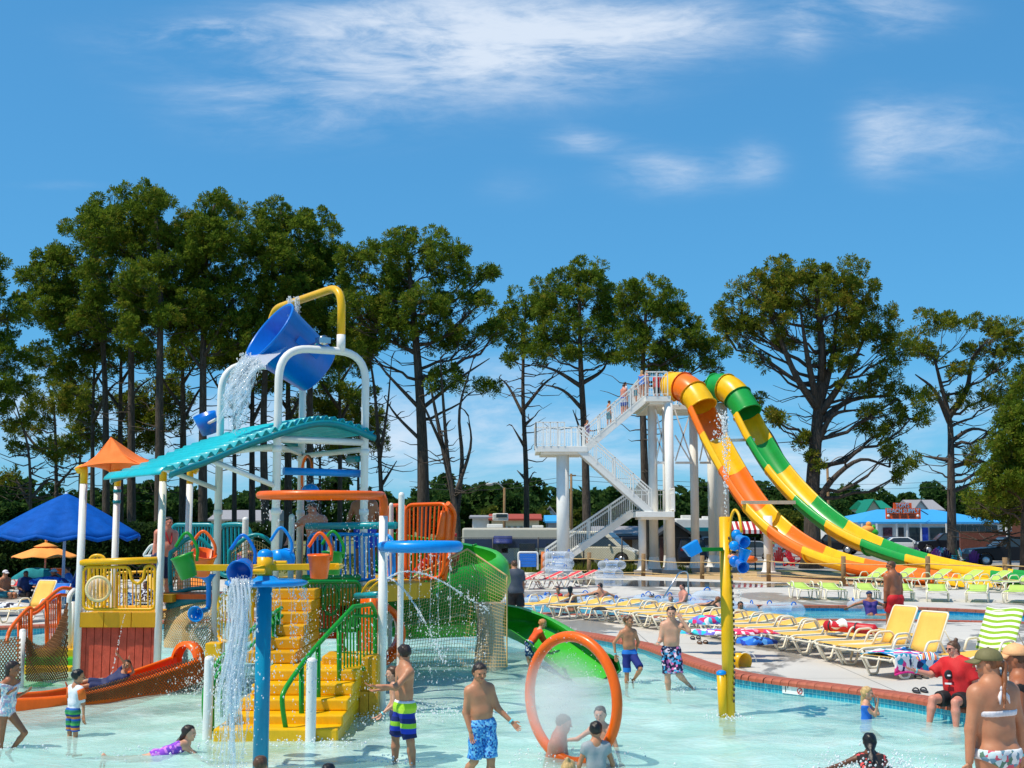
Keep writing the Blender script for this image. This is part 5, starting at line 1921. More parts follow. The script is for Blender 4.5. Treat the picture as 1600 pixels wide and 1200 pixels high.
house('blue_house', 'pale blue low house beside the utility pole', 856, 884, 815, 805, 138, 7, WALLG, ROOFB, nwin=3)
cabin = house('grey_cabin', 'grey roofed low cabin with a brown door behind the stair columns', 922, 1003, 836, 822, 84, 6, WALLG, ROOFG)
m2 = MB()
m2.box((P(975, 860, 84).x, 83.94, 1.1), (1.1, .08, 2.0))
m2.build('door', mat('brown_door', srgb(112, 84, 42), .7), cabin)
m2 = MB()
m2.box((P(965, 840, 84).x, 83.6, P(965, 840, 84).z), (3.8, .5, .25))
m2.build('porch_beam', mat('navy_trim', srgb(44, 56, 76), .7), cabin)
gz = house('dark_garden_shed', 'dark gable roofed garden shed between two white columns', 1034, 1076, 834, 820, 80, 3.4, mat('dark_shed_wall', (.035, .03, .028), .8), mat('dark_shed_roof', (.05, .055, .065), .8), gable_front=True)
m2 = MB()
m2.box((P(1042, 850, 80).x, 79.95, 1.0), (.9, .08, 1.9))
m2.build('door', mat('maroon_door', srgb(70, 30, 26), .7), gz)
house('green_roof_house', 'white gabled house with a green metal roof above the blue shop', 1360, 1390, 795, 782, 160, 9, WALLW, ROOFGR, nwin=4)
house('green_gable_wing', 'cream gabled wing with green trim beside the green roofed house', 1354, 1376, 798, 782, 157, 4, WALLC, ROOFGR, gable_front=True)
house('grey_roof_house', 'white house with a pale grey roof to the side of the orange sign', 1432, 1472, 797, 781, 162, 9, WALLW, ROOFG, nwin=4)
house('grey_gable_wing', 'small white gabled wing in front of the grey roofed house', 1430, 1447, 794, 783, 159, 4, WALLW, ROOFG, gable_front=True, nwin=1)
shop = house('beach_shop', 'long single storey shop with a sky blue hipped roof and orange sign', 1344, 1566, 816, 796, 124, 16, WALLW, ROOFB, hip=4.5)
Ys = 123.9
for px0, px1, m_, nm in ((1380, 1394, mat('shop_goods', (.10, .04, .06), .9, var=.8, vscale=5), 'display_window'), (1404, 1412, DARK, 'door'), (1421, 1438, GLASS, 'display_window'), (1441, 1450, mat('blue_poster', srgb(30, 70, 190), .7, var=.4, vscale=4), 'poster'), (1453, 1478, GLASS, 'display_window')):
 m2 = MB()
 m2.box(((P(px0, 830, Ys).x + P(px1, 830, Ys).x) / 2, Ys, 1.45), ((px1 - px0) * Ys / F, .1, 1.9))
 m2.build(nm, m_, shop)
for k in range(7):
 px0 = 1492 + 9.7 * k
 m2 = MB()
 m2.box((P(px0 + 4.2, 830, Ys).x, Ys, 1.75), (.53, .1, 1.75))
 m2.build('window', GLASS, shop)
for px in (1348, 1371, 1402, 1418, 1440, 1480):
 m2 = MB()
 m2.box((P(px, 830, 123).x, 123.2, 1.45), (.14, .14, 2.7))
 m2.build('porch_post', WALLW, shop)
sg = thing('shop_sign', 'stepped orange roof sign of the beach shop with light blue letters', 'sign', V(P(1411, 800, 123).x, 123, P(1411, 812, 123).z))
m2 = MB()
kx = 123 / F
m2.box((P(1411, 802, 123).x, 123, P(1411, 802.5, 123).z), (54 * kx, .18, 17 * kx))
m2.box((P(1410, 790, 123).x, 123, P(1410, 790, 123).z), (28 * kx, .16, 8.6 * kx))
m2.build('board', SIGNO, sg)
lettering("TOM'S", .62, TXTB, P(1410, 790, 122.86), sg, width=21 * kx)
lettering('BEACH SUPPLY', .62, TXTB, P(1411, 798.5, 122.86), sg, width=50 * kx)
for row, n_ in ((804.5, 3), (808, 3)):
 for k in range(n_):
  m2 = MB()
  for j in range(6):
   m2.box(P(1395 + 13 * k + j * 1.7, row, 122.87), (1.1 * kx, .04, (1.6 + .5 * ((j * 7 + k) % 3) / 2) * kx))
  m2.build('small_lettering', TXTD, sg)
for k, px in enumerate((1388, 1434)):
 m2 = MB()
 m2.lathe([(0, 0), (.14, 0), (.14, .05), (0, .05)], P(px, 806, 122.88), (0, -1, 0), 10)
 m2.build('badge', TXTW, sg)
m2 = MB()
m2.beam(P(1438, 797, 123.2), P(1450, 804, 125), .08, .08)
m2.build('stay', DARK, sg)
m2 = MB()
m2.box((P(1572, 850, 100).x, 100, 1.1), (7.5, .3, 2.1))
tag(m2.build('brick_wall', mat('dark_brick', srgb(110, 62, 48), .9, var=.3, vscale=9)), 'low dark brick wall behind the black truck', 'wall')
lb = thing('letter_board', 'white changeable letter sign board on two posts beside the young tree', 'sign', P(1583, 850, 92))
lb.location.z = .1
m2 = MB()
m2.box(P(1583, 820, 92), (24 * 92 / F, .15, 20 * 92 / F))
m2.build('board', TXTW, lb)
m2 = MB()
for r_ in range(5):
 for c_ in range(8):
  if (r_ * 5 + c_ * 3) % 4:
   m2.box(P(1574 + c_ * 2.5, 812.5 + r_ * 3.6, 91.9), (.085, .02, .11))
m2.build('small_lettering', TXTD, lb)
for px in (1574, 1592):
 m2 = MB()
 m2.box(V(P(px, 830, 92.2).x, 92.2, 1.2), (.14, .14, 2.3))
 m2.build('post', WALLW, lb)
m2 = MB()
m2.box(V(P(1604, 800, 90).x, 90, 2.5), (1.6, 1.6, 5))
tag(m2.build('brown_hut', mat('brown_boards', srgb(92, 48, 30), .9, var=.2)), 'tall brown boarded hut cut by the frame edge', 'hut')
aw = thing('striped_awning', 'red and white striped awning over a snack stand', 'awning', P(1168, 860, 95))
aw.location.z = .1
m2 = MB()
xa, xb = P(1140, 820, 95).x, P(1196, 820, 95).x
za, zb = P(1168, 815, 95).z, P(1168, 828, 95).z
n_ = 13
for k in range(n_):
 p0, p1 = xa + (xb - xa) * k / n_, xa + (xb - xa) * (k + 1) / n_
 m3 = MB()
 m3.poly([V(p0, 94.2, zb), V(p1, 94.2, zb), V(p1, 95.2, za), V(p0, 95.2, za)])
 m3.poly([V(p0, 94.2, zb - .28), V(p1, 94.2, zb - .28), V(p1, 94.2, zb), V(p0, 94.2, zb)])
 m3.build('stripe', mat('awning_red', srgb(176, 26, 34), .7) if k % 2 == 0 else TXTW, aw, thick=.02)
for px in (1142, 1191):
 m3 = MB()
 m3.tube([V(P(px, 840, 94.5).x, 94.5, .1), V(P(px, 840, 94.5).x, 94.5, zb)], .07, 8)
 m3.build('post', LOG, aw)
# ------------------------------------------------------------------ vehicles
TYRE = mat('tyre', (.018, .018, .018), .85)
RIM = mat('alloy_rim', (.55, .56, .58), .35, .8)
LAMP = mat('lamp_lens', (.75, .78, .8), .15)
LAMPR = mat('tail_lens', (.35, .01, .01), .2)
def car(name, label, loc, rz, paintm, kind='sedan', cat='car', L=4.7, Wd=1.82):
 root = thing(name, label, cat, loc, rz)
 H = {'sedan': 1.45, 'suv': 1.75, 'pickup': 1.85, 'van': 2.2}[kind]
 fl, hood, belt = .28, {'sedan': .92, 'suv': 1.05, 'pickup': 1.15, 'van': 1.1}[kind], {'sedan': .95, 'suv': 1.12, 'pickup': 1.2, 'van': 1.2}[kind]
 h = L / 2
 if kind == 'sedan':
  body = [(-h, .55), (-h + .05, .85), (-h + .9, belt + .02), (h - 1.25, belt), (h - .25, .78), (h, .6), (h - .03, .32), (h - .6, fl), (-h + .4, fl), (-h, .38)]
  cab = [(-h + .55, belt), (-h + 1.25, H - .03), (-h + 1.9, H), (.35, H), (h - 1.2, belt)]
 elif kind == 'pickup':
  body = [(-h, .6), (-h, belt + .05), (-.2, belt + .05), (h - 1.4, belt), (h - .15, hood - .05), (h, .8), (h - .02, .45), (h - .6, .4), (-h + .4, .4)]
  cab = [(-1.25, belt), (-1.1, H), (.55, H), (1.25, belt)]
 elif kind == 'suv':
  body = [(-h, .5), (-h + .02, belt), (h - 1.3, belt), (h - .2, .9), (h, .7), (h - .02, .36), (h - .6, fl), (-h + .4, fl)]
  cab = [(-h + .1, belt), (-h + .35, H - .05), (-h + .9, H), (.5, H), (h - 1.35, belt)]
 else:
  body = [(-h, .5), (-h, belt), (h - .9, belt), (h - .2, .95), (h, .7), (h - .02, .4), (-h + .3, .35)]
  cab = [(-h, belt), (-h + .05, H), (h - 2.0, H), (h - .85, belt)]
 wx = (-h + .9, h - .92)
 wr = .34 if kind == 'sedan' else .40
 def loopwith(body):
  out = []
  low = [p for p in body]
  for i, p in enumerate(low):
   out.append(p)
  return out
 front_low = body[-2] if kind != 'van' else body[-2]
 prof = list(body)
 zlow = min(p[1] for p in body)
 arch = []
 for c in (wx[1], wx[0]):
  arch += [(c + (wr + .07) * cos(a), max(zlow, wr + (wr + .07) * sin(a))) for a in [k * pi / 8 for k in range(9)]]
 lowf = [p for p in prof if p[0] > 0 and p[1] <= zlow + .02] or [(h - .3, zlow)]
 top = [p for p in prof if p[1] > zlow + .02]
 outline = top + [(min(h - .1, wx[1] + wr + .2), zlow)] + arch + [(max(-h + .1, wx[0] - wr - .2), zlow)]
 mb = MB()
 mb.prism([V(x, -Wd / 2, z) for x, z in outline], (0, Wd, 0))
 mb.build('body', paintm, root, world=False, bev=.05)
 m2 = MB()
 wt = Wd * .80
 n = len(cab)
 i0 = 0
 lo, hi = Wd / 2 - .03, wt / 2
 f_ = lambda z: lo + (hi - lo) * (z - belt) / (H - belt)
 lft = [V(x, -f_(z), z) for x, z in cab]
 rgt = [V(x, f_(z), z) for x, z in cab]
 m2.raw(lft + rgt, [list(range(n))[::-1], list(range(n, 2 * n))] + [[k, (k + 1) % n, n + (k + 1) % n, n + k] for k in range(n)], False)
 cb = m2.build('cabin', paintm, root, world=False, bev=.03)
 m3 = MB()
 cx = sum(x for x, z in cab) / n
 for s, pts in ((-1, lft), (1, rgt)):
  q = [V(cx + (p.x - cx) * .86, p.y + s * .006, belt + .05 + (p.z - belt) * .80) for p in pts]
  for p in q:
   p.y = s * (f_(p.z) + .008)
  m3.poly(q if s < 0 else q[::-1])
 m3.build('side_glass', GLASS, cb, world=False)
 for (p, q_) in ((cab[0], cab[1]), (cab[-1], cab[-2])):
  m3 = MB()
  dz = V(q_[0] - p[0], 0, q_[1] - p[1])
  nn = V(-dz.z, 0, dz.x).normalized() * (.008 if p is cab[0] else -.008)
  a, b = V(p[0], 0, p[1]) + dz * .1 + nn, V(p[0], 0, p[1]) + dz * .9 + nn
  m3.poly([a + V(0, -f_(a.z) * .9, 0), a + V(0, f_(a.z) * .9, 0), b + V(0, f_(b.z) * .88, 0), b + V(0, -f_(b.z) * .88, 0)])
  m3.build('windscreen', GLASS, cb, world=False)
 for x in wx:
  for s in (-1, 1):
   m3 = MB()
   m3.lathe([(wr * .6, -.1), (wr, -.1), (wr, .1), (wr * .62, .11)], (x, s * (Wd / 2 - .11), wr), (0, s, 0), 20)
   w = m3.build('wheel', TYRE, root, world=False)
   m3 = MB()
   m3.lathe([(0, .09), (wr * .2, .1), (wr * .62, .105), (wr * .62, .0)], (x, s * (Wd / 2 - .11), wr), (0, s, 0), 16)
   m3.build('rim', RIM, w, world=False)
 for s in (-1, 1):
  m3 = MB()
  m3.box((h - .18, s * (Wd / 2 - .26), hood - .18), (.3, .4, .14))
  m3.build('headlight', LAMP, root, world=False, bev=.02)
  m3 = MB()
  m3.box((-h + .03, s * (Wd / 2 - .18), .9 if kind == 'sedan' else 1.0), (.1, .26, .18))
  m3.build('tail_light', LAMPR, root, world=False, bev=.02)
  m3 = MB()
  m3.box((h - 1.65 if kind != 'pickup' else 1.1, s * (Wd / 2 + .08), belt + .1), (.14, .2, .13))
  m3.build('mirror', paintm, root, world=False, bev=.03)
 m3 = MB()
 m3.box((h - .02, 0, .62), (.05, Wd * .45, .16))
 m3.build('grille', DARK, root, world=False)
 return root
CW = mat('car_white', (.78, .78, .77), .25, var=.04, coat=.6)
CB = mat('car_black', (.008, .009, .013), .35, var=.05, spec=.25)
CS = mat('car_silver', (.42, .43, .45), .3, .5, var=.05, coat=.5)
CN = mat('car_navy', (.015, .025, .055), .3, var=.05, spec=.3)
CR = mat('car_red', (.22, .015, .02), .25, var=.05, coat=.6)
gp2 = lambda px, Y: V(P(px, 850, Y).x, Y, .115)
car('white_sedan', 'white sedan parked in front of the blue roofed shop', gp2(1412, 112), radians(-8), CW)
car('black_pickup', 'black pickup truck with red tail lights half behind a pine trunk', gp2(1482, 108), radians(172), CB, 'pickup', 'pickup truck', 5.6, 1.95)
car('black_truck', 'big black truck cut off by the frame edge near the purple chairs', gp2(1580, 77), radians(176), CB, 'pickup', 'pickup truck', 5.6, 1.98)
car('white_suv', 'white suv parked behind the black pickup', gp2(1517, 118), radians(10), CW, 'suv')
car('blue_sedan', 'dark blue car seen over the roof of the white sedan', gp2(1386, 118), radians(160), CN)
car('silver_sedan', 'silver car under the striped awning beside the big white column', gp2(1166, 88), radians(172), CS)
car('dark_suv', 'dark suv between the white columns next to the garden shed', gp2(1066, 82), radians(100), CN, 'suv')
car('silver_suv', 'silver suv half hidden by the tall slide columns', gp2(1110, 86), radians(165), CS, 'suv')
car('grey_car', 'grey parked car seen between the two striped slides', gp2(1248, 100), radians(5), CS)
car('navy_suv', 'dark parked suv seen under the upper green slide', gp2(1302, 108), radians(150), CB, 'suv')
car('white_car', 'white car at the lot entrance beyond the rental floats', gp2(1366, 120), radians(20), CW)
car('cream_van', 'cream van with big windscreen parked under the lower stair', gp2(935, 79), radians(-20), mat('car_cream', srgb(206, 200, 180), .3, var=.05), 'van', 'van', 5.4, 2.0)
def motorhome(label, x0, x1, y_top, Y, body, band):
 X0, X1 = P(x0, 850, Y).x, P(x1, 850, Y).x
 zt = P(x0, y_top, Y).z
 root = thing('motorhome', label, 'motorhome', V((X0 + X1) / 2, Y + 1.2, .1))
 mb = MB()
 mb.box(((X0 + X1) / 2, Y + 1.2, (zt + .5) / 2), (X1 - X0, 2.4, zt - .5))
 mb.build('body', body, root, bev=.12)
 m2 = MB()
 m2.box(((X0 + X1) / 2, Y - .01, zt - .95), (X1 - X0 - .3, .04, .55))
 m2.build('band', band, root)
 for k in range(3):
  m2 = MB()
  m2.box((X0 + (X1 - X0) * (.35 + .25 * k), Y - .03, zt - 1.25), (1.0, .05, .6))
  m2.build('window', GLASS, root, bev=.02)
 m2 = MB()
 m2.box((X0 + (X1 - X0) * .42, Y - .03, zt - 2.0), (.75, .05, 1.5))
 m2.build('door', WALLG, root)
 m2 = MB()
 m2.box((X0 + (X1 - X0) * .3, Y + 1.2, zt + .12), (1.0, .8, .24))
 m2.box((X0 + (X1 - X0) * .7, Y + 1.2, zt + .08), (.7, .7, .16))
 m2.build('roof_unit', WALLW, root, bev=.04)
 for k in (.18, .72, .8):
  m2 = MB()
  m2.lathe([(0, -.12), (.4, -.12), (.4, .12), (0, .12)], (X0 + (X1 - X0) * k, Y + .12, .5), (0, 1, 0), 18)
  m2.build('wheel', TYRE, root)
 return root, X0, X1, zt
BEIGE = mat('rv_beige', srgb(196, 192, 178), .5, var=.06)
NAVY = mat('rv_navy', srgb(40, 58, 92), .5, var=.1)
rv, X0, X1, zt = motorhome('long beige motorhome with a dark blue stripe and awning behind the green slide', 722, 892, 825, 76, BEIGE, NAVY)
m2 = MB()
m2.grid(lambda a, b: V(P(771, 850, 75).x + 1.15 * a, 75.9 - .75 * b, P(771, 838, 75).z - .45 * b ** 1.6), 3, 5)
m2.build('awning', mat('awning_navy', srgb(26, 44, 110), .5), rv, thick=.03)
motorhome('white camper trailer with a roof unit between the white columns', 1056, 1132, 810, 92, mat('rv_white', srgb(226, 226, 222), .5, var=.06), TEALD)
bt = thing('motorboat', 'white covered motorboat on a trailer beyond the beige motorhome', 'boat', P(782, 825, 100))
bt.location.z = 1.0
m2 = MB()
xb0, xb1 = P(758, 820, 100).x, P(806, 820, 100).x
m2.grid(lambda a, b: V(xb0 + (xb1 - xb0) * a, 100 + (1.0 - .85 * max(0, a - .55) / .45) * (2 * b - 1), 1.5 + .6 * (2 * b - 1) ** 2 * 1.1 + .2 * a), 10, 8)
m2.build('hull', CW, bt, thick=.05)
m2 = MB()
m2.box(P(782, 808, 100), (1.3, 1.2, .6))
m2.build('cabin', WALLW, bt, bev=.1)
m2 = MB()
m2.box(P(784, 806, 99.3), (.9, .05, .3))
m2.build('windscreen', GLASS, bt)
m2 = MB()
for k in (.3, .7):
 m2.tube([V(xb0 + (xb1 - xb0) * k, 99.5, .5), V(xb0 + (xb1 - xb0) * k, 99.5, 1.6)], .06, 6)
m2.build('trailer', DARK, bt)
# ------------------------------------------------------------------ street lamp, poles, wires
def pole(label, px, top, Y, arm=None, wood=True, name='street_lamp', cat='street lamp'):
 b = P(px, 840, Y)
 z = P(px, top, Y).z
 root = thing(name, label, cat, V(b.x, Y, .1))
 m2 = MB()
 m2.tube([V(b.x, Y, .1), V(b.x, Y, z)], [.15, .1], 8)
 m2.build('pole', LOG if wood else mat('grey_pole', srgb(140, 140, 140), .6), root)
 if arm:
  m2 = MB()
  e = P(arm[0], arm[1], Y)
  m2.tube(smooth([V(b.x, Y, z - .1), V((b.x + e.x) / 2, Y, (z + e.z) / 2 + .25), e], 5), .05, 6)
  ar = m2.build('arm', mat('grey_arm', srgb(150, 150, 150), .5), root)
  m2 = MB()
  m2.ball(e + V(0, 0, -.05), .28, 10, (1.3, .7, .5))
  m2.build('lamp_head', WALLG, ar)
 return root
pole('wooden street lamp with a curved arm over the red roofed house', 788, 762, 110, (765, 756))
pole('street lamp with a long curved arm behind the big pine limb', 1296, 725, 100, (1325, 714))
up = pole('thin utility pole with a cross arm beside the white stair column', 893, 740, 105, None, True, 'utility_pole', 'utility pole')
m2 = MB()
z = P(893, 743, 105).z
m2.beam(V(P(890, 740, 105).x, 105, z), V(P(900, 740, 105).x, 105, z), .12, .12)
m2.build('cross_arm', LOG, up)
ub = thing('power_lines', 'thin power lines sagging across the low sky', 'cable', P(893, 745, 105))
for k, (pa, pb) in enumerate(((P(893, 743, 105), P(640, 752, 120)), (P(893, 750, 105), P(640, 760, 120)), (P(893, 743, 105), P(1480, 752, 150)), (P(893, 750, 105), P(1480, 760, 150)))):
 m2 = MB()
 m2.tube([pa.lerp(pb, i / 12) - V(0, 0, 1.2 * (i / 12) * (1 - i / 12) * 2) for i in range(13)], .018, 4)
 m2.build('cable', DARK, ub)
cl = thing('dark_wire_fence', 'dark wire fence with thin posts in front of the motorhome', 'fence', P(940, 880, 72))
cl.location.z = .1
for k, px in enumerate((700, 770, 841, 912, 972, 1040, 1110, 1180)):
 b = P(px, 870, 71.5)
 m2 = MB()
 m2.tube([V(b.x, 71.5, .1), V(b.x, 71.5, 2.0)], .045, 6)
 m2.build('post', DARK, cl)
m2 = MB()
m2.tube([P(700, 870, 71.5) * 1 + V(0, 0, 0)] and [V(P(700, 870, 71.5).x, 71.5, 1.96), V(P(1180, 870, 71.5).x, 71.5, 1.96)], .022, 5)
m2.build('top_rail', DARK, cl)
p0, p1 = P(700, 870, 71.5).x, P(1180, 870, 71.5).x
net('wire_mesh', lambda u, v: V(p0 + (p1 - p0) * u, 71.5, .15 + 1.8 * v), 120, 12, .004, DARK, cl, True)
# ------------------------------------------------------------------ sling loungers
FAB = {
 'yellow': mat('yellow_sling', srgb(238, 188, 84), .7, var=.06, vscale=5, bump=.12, bscale=160),
 'green': mat('lime_sling', srgb(184, 214, 96), .7, var=.08, vscale=5, bump=.12, bscale=160),
 'red': mat('coral_sling', srgb(232, 66, 74), .7, var=.08, vscale=5, bump=.12, bscale=160),
 'blue': mat('blue_sling', srgb(30, 112, 206), .7, var=.08, vscale=5),
 'orange': mat('orange_sling', srgb(246, 134, 30), .7, var=.08, vscale=5),
 'teal': mat('teal_sling', srgb(20, 140, 150), .7, var=.08, vscale=5)}
CREAM = mat('cream_frame', srgb(238, 230, 208), .45, var=.06)
def make_lounger(name, label, col, back, group, sheer=.66):
 """foot end at the origin, lying along +x; back: degrees the backrest is raised"""
 root = thing(name, label, 'lounger', (0, 0, 0), 0, group)
 hx, sz, Lb, w = 1.18, .36, .78, .32
 a = radians(back)
 tip = V(hx + Lb * cos(a), 0, sz + Lb * sin(a))
 mb = MB()
 for s in (-1, 1):
  mb.tube(fillet([V(0, s * w, sz - .05), V(.12, s * w, sz), V(hx, s * w, sz), V(hx + .55, s * w, sz - .02)], .06), .023, 7)
 mb.tube([V(.02, -w, sz - .04), V(.02, w, sz - .04)], .017, 6)
 mb.tube([V(hx + .55, -w, sz - .02), V(hx + .55, w, sz - .02)], .016, 6)
 mb.build('frame', CREAM, root, world=False)
 mb = MB()
 mb.tube(fillet([V(hx, -w + .02, sz + .01), V(tip.x, -w + .02, tip.z), V(tip.x, w - .02, tip.z), V(hx, w - .02, sz + .01)], .07), .018, 7)
 if back > 20:
  mb.tube([V(hx + .45 * cos(a), -w, sz + .45 * sin(a)), V(hx + .5, -w, sz - .02)], .012, 5)
  mb.tube([V(hx + .45 * cos(a), w, sz + .45 * sin(a)), V(hx + .5, w, sz - .02)], .012, 5)
 bf = mb.build('back_frame', CREAM, root, world=False)
 mb = MB()
 mb.grid(lambda u, v: V(.03 + (hx - .05) * u, -w + .01 + (2 * w - .02) * v, sz + .012 - .035 * sin(pi * u) * sin(pi * v)), 6, 4)
 mb.build('seat_sling', FAB[col], root, thick=.008, world=False)
 mb = MB()
 mb.grid(lambda u, v: V(hx + .01 + (tip.x - hx - .01) * u + sin(a) * .03 * sin(pi * u) * sin(pi * v), -w + .03 + (2 * w - .06) * v, sz + .015 + (tip.z - sz) * u - cos(a) * .03 * sin(pi * u) * sin(pi * v)), 6, 4)
 mb.build('back_sling', FAB[col], root, thick=.008, world=False)
 for s in (-1, 1):
  mb = MB()
  y = s * (w + .025)
  mb.tube(fillet([V(.06, y, sz - .03), V(.24, y, .02), V(.42, y, .02), V(.54, y, sz - .03)], .05), .022, 7)
  mb.build('leg', CREAM, root, world=False)
  mb = MB()
  mb.tube(fillet([V(.98, y, sz - .03), V(1.12, y, .02), V(1.42, y, .02), V(1.58, y, sz - .04)], .05), .022, 7)
  mb.build('leg', CREAM, root, world=False)
  mb = MB()
  mb.tube(fillet([V(.80, y, sz), V(.92, y, sz + .22), V(1.22, y, sz + .23), V(1.34, y, sz + .02)], .07), .022, 7)
  mb.build('arm', CREAM, root, world=False)
 return root
GRP = 'sling loungers set out round the pools'
ORD = ['first', 'second', 'third', 'fourth', 'fifth', 'sixth', 'seventh', 'eighth', 'ninth', 'tenth', 'eleventh', 'twelfth', 'thirteenth', 'fourteenth']
src = {}
SPAWN = []
def lounger(kind, col, back, label, loc, rz):
 key = (col, back)
 loc = V(loc[0], loc[1], DZ + .003)
 if key not in src:
  src[key] = o = make_lounger('sling_lounger', label, col, back, GRP)
  o.location = loc
  o.rotation_euler = (0, 0, rz)
  return o
 return again(src[key], label, loc, rz)
foot = smooth([G(px, py, DZ) for px, py in [(800, 966), (860, 967), (930, 972), (1000, 983), (1090, 996), (1180, 1012), (1262, 1030), (1290, 1037)]], 6)
Lf = plen(foot)
nfl = int(Lf / .98)
for k in range(nfl + 1):
 p, t = along(foot, Lf - .02 - k * .98)
 rz = math.atan2(t.y, t.x) + pi / 2
 rz = .5 * rz + .5 * math.atan2(.47, .88)
 lounger('f', 'yellow', 9, f'flat yellow lounger, {ORD[k]} along the row from the raised yellow backrests' if k else 'flat yellow lounger right beside the raised yellow backrests', p, rz + RN.uniform(-.06, .06))
AX = math.atan2(.47, .88)
up1 = lounger('u', 'yellow', 62, 'yellow lounger with raised back and bare seat, nearer the flat row', G(1322, 1043, DZ), AX)
up2 = lounger('u', 'yellow', 62, 'yellow lounger with raised back and a bright floral towel on its seat', G(1368, 1060, DZ), AX + .05)
up3 = lounger('u', 'yellow', 62, 'raised lounger with a green striped towel over its back', V(7.45, 21.0, 0), AX + .1)
lounger('r', 'red', 50, 'red raised lounger cut off by the frame edge behind the two women', V(8.75, 20.2, 0), AX + .25)
for k, px in enumerate((1267, 1309, 1361, 1413, 1466, 1526, 1584)):
 p = G(px, 938 + k * .8, DZ)
 lounger('g', 'green', 10, f'lime green lounger seen end on beyond the river, {ORD[k]} from the yellow pole', p, radians(92 - 5 * k))
for k, (px, py) in enumerate(((1330, 917), (1372, 917), (1424, 919), (1470, 921), (1512, 922), (1556, 924), (1602, 925))):
 lounger('g', 'green', 28, f'lime green lounger with lifted back by the rope fence, {ORD[k]} from the slide bend', G(px, py, DZ), radians(28 - 3 * k))
for k, (px, py) in enumerate(((776, 921), (806, 921), (836, 920), (862, 918))):
 lounger('r', 'red', 24, f'coral red lounger near the clear float stack, {ORD[k]} from the green slide', G(px, py, DZ), radians(14))
for k, (px, py, col, bk, rz, lab) in enumerate((
  (8, 975, 'yellow', 62, 70, 'raised yellow lounger beside the orange stair rails'), (150, 962, 'yellow', 62, 95, 'raised yellow lounger seen through the hut porthole'),
  (212, 960, 'yellow', 62, 85, 'raised yellow lounger seen through the hut railing bars'), (-15, 934, 'red', 50, 60, 'red lounger with the man in a white cap'),
  (22, 932, 'red', 24, 80, 'red lounger under the blue umbrella with a navy clad sitter'), (60, 934, 'orange', 50, 88, 'orange lounger under the small orange umbrella'),
  (98, 936, 'blue', 50, 85, 'blue lounger just beyond the first hut post'), (76, 952, 'blue', 24, 100, 'blue lounger in front of the orange one'),
  (240, 940, 'red', 50, 95, 'red lounger behind the hut next to the rope bridge'), (290, 938, 'orange', 24, 90, 'orange lounger glimpsed through the rope bridge net'))):
 lounger('l', col, bk, lab, G(px, py, DZ), radians(rz))
# ------------------------------------------------------------------ towels and things left on the loungers
def print_mat(name, cols, scale, edge=(.9, .9, .88), rnd=1.0, kind='F1'):
 """flat textile print: soft irregular patches of colour"""
 t = NT(name)
 co = t.coord('Object')
 nz = t.add('ShaderNodeTexNoise', Scale=scale * .8, Detail=3.0)
 t.link(co, nz.inputs['Vector'])
 w = t.n.new('ShaderNodeVectorMath')
 w.operation = 'MULTIPLY_ADD'
 t.link(nz.outputs['Color'], w.inputs[0])
 w.inputs[1].default_value = (.9 / scale, .9 / scale, .9 / scale)
 t.link(co, w.inputs[2])
 v = t.add('ShaderNodeTexVoronoi', Scale=scale, Randomness=rnd)
 t.link(w.outputs[0], v.inputs['Vector'])
 sep = t.n.new('ShaderNodeSeparateColor')
 t.link(v.outputs['Color'], sep.inputs[0])
 n = len(cols)
 col = t.ramp(sep.outputs[0], [(i / n, c) for i, c in enumerate(cols)], 'CONSTANT')
 t.link(col, t.b.inputs['Base Color'])
 t.b.inputs['Roughness'].default_value = .85
 return t.m
def stripe_mat(name, cols, scale, axis=0, rough=.85):
 t = NT(name)
 co = t.n.new('ShaderNodeTexCoord').outputs['Object']
 sep = t.n.new('ShaderNodeSeparateXYZ')
 t.link(co, sep.inputs[0])
 f = t.math('FRACT', t.math('MULTIPLY', sep.outputs[axis], scale))
 n = len(cols)
 col = t.ramp(f, [(i / n, c) for i, c in enumerate(cols)], 'CONSTANT')
 t.link(col, t.b.inputs['Base Color'])
 t.b.inputs['Roughness'].default_value = rough
 return t.m
FLORAL = print_mat('floral_towel_print', [srgb(240, 242, 244), srgb(20, 120, 200), srgb(238, 242, 246), srgb(16, 160, 190), srgb(30, 40, 90), srgb(232, 60, 140), srgb(240, 240, 244)], 9)
TPINK = print_mat('pink_towel_print', [srgb(240, 60, 110), srgb(250, 150, 170), srgb(240, 90, 60), srgb(244, 230, 230), srgb(230, 40, 90)], 10)
TMULTI = print_mat('float_print', [srgb(30, 190, 210), srgb(240, 240, 245), srgb(220, 40, 110), srgb(120, 110, 210), srgb(60, 200, 220)], 8)
TLIME = stripe_mat('green_stripe_towel', [srgb(238, 240, 226), srgb(140, 184, 40)], 5.2, 0)
TBLUE = print_mat('blue_towel_print', [srgb(20, 60, 170), srgb(30, 110, 210), srgb(20, 40, 110), srgb(90, 160, 220)], 8)
def on_lounger(o, f, nu, nv, m, name, label, cat, thick=.014, group=None):
 """cloth given in the lounger's own frame, lying on it as a thing of its own"""
 M = MW(o)
 mb = MB()
 mb.grid(f, nu, nv)
 e = link(name, mb.mesh(name, m))
 e.matrix_world = M
 md = e.modifiers.new('thickness', 'SOLIDIFY')
 md.thickness = thick
 return tag(e, label, cat, group)
def drape(u, v):
 x = .05 + 1.15 * u
 y = -.36 + .80 * v
 z = .405 + .02 * sin(9 * u + 4 * v) + .03 * sin(5 * v + 3 * u) * .6
 if v < .32:
  k = (.32 - v) / .32
  y = -.36 + .80 * .32 * (1 - k) - .34 + .256 * (1 - k) * 0 + .22 * (1 - k)
  y = -.37 - .02 * sin(12 * u) * k
  z = .40 - .30 * k + .03 * sin(7 * u)
 return V(x + .03 * sin(8 * v), y, z)
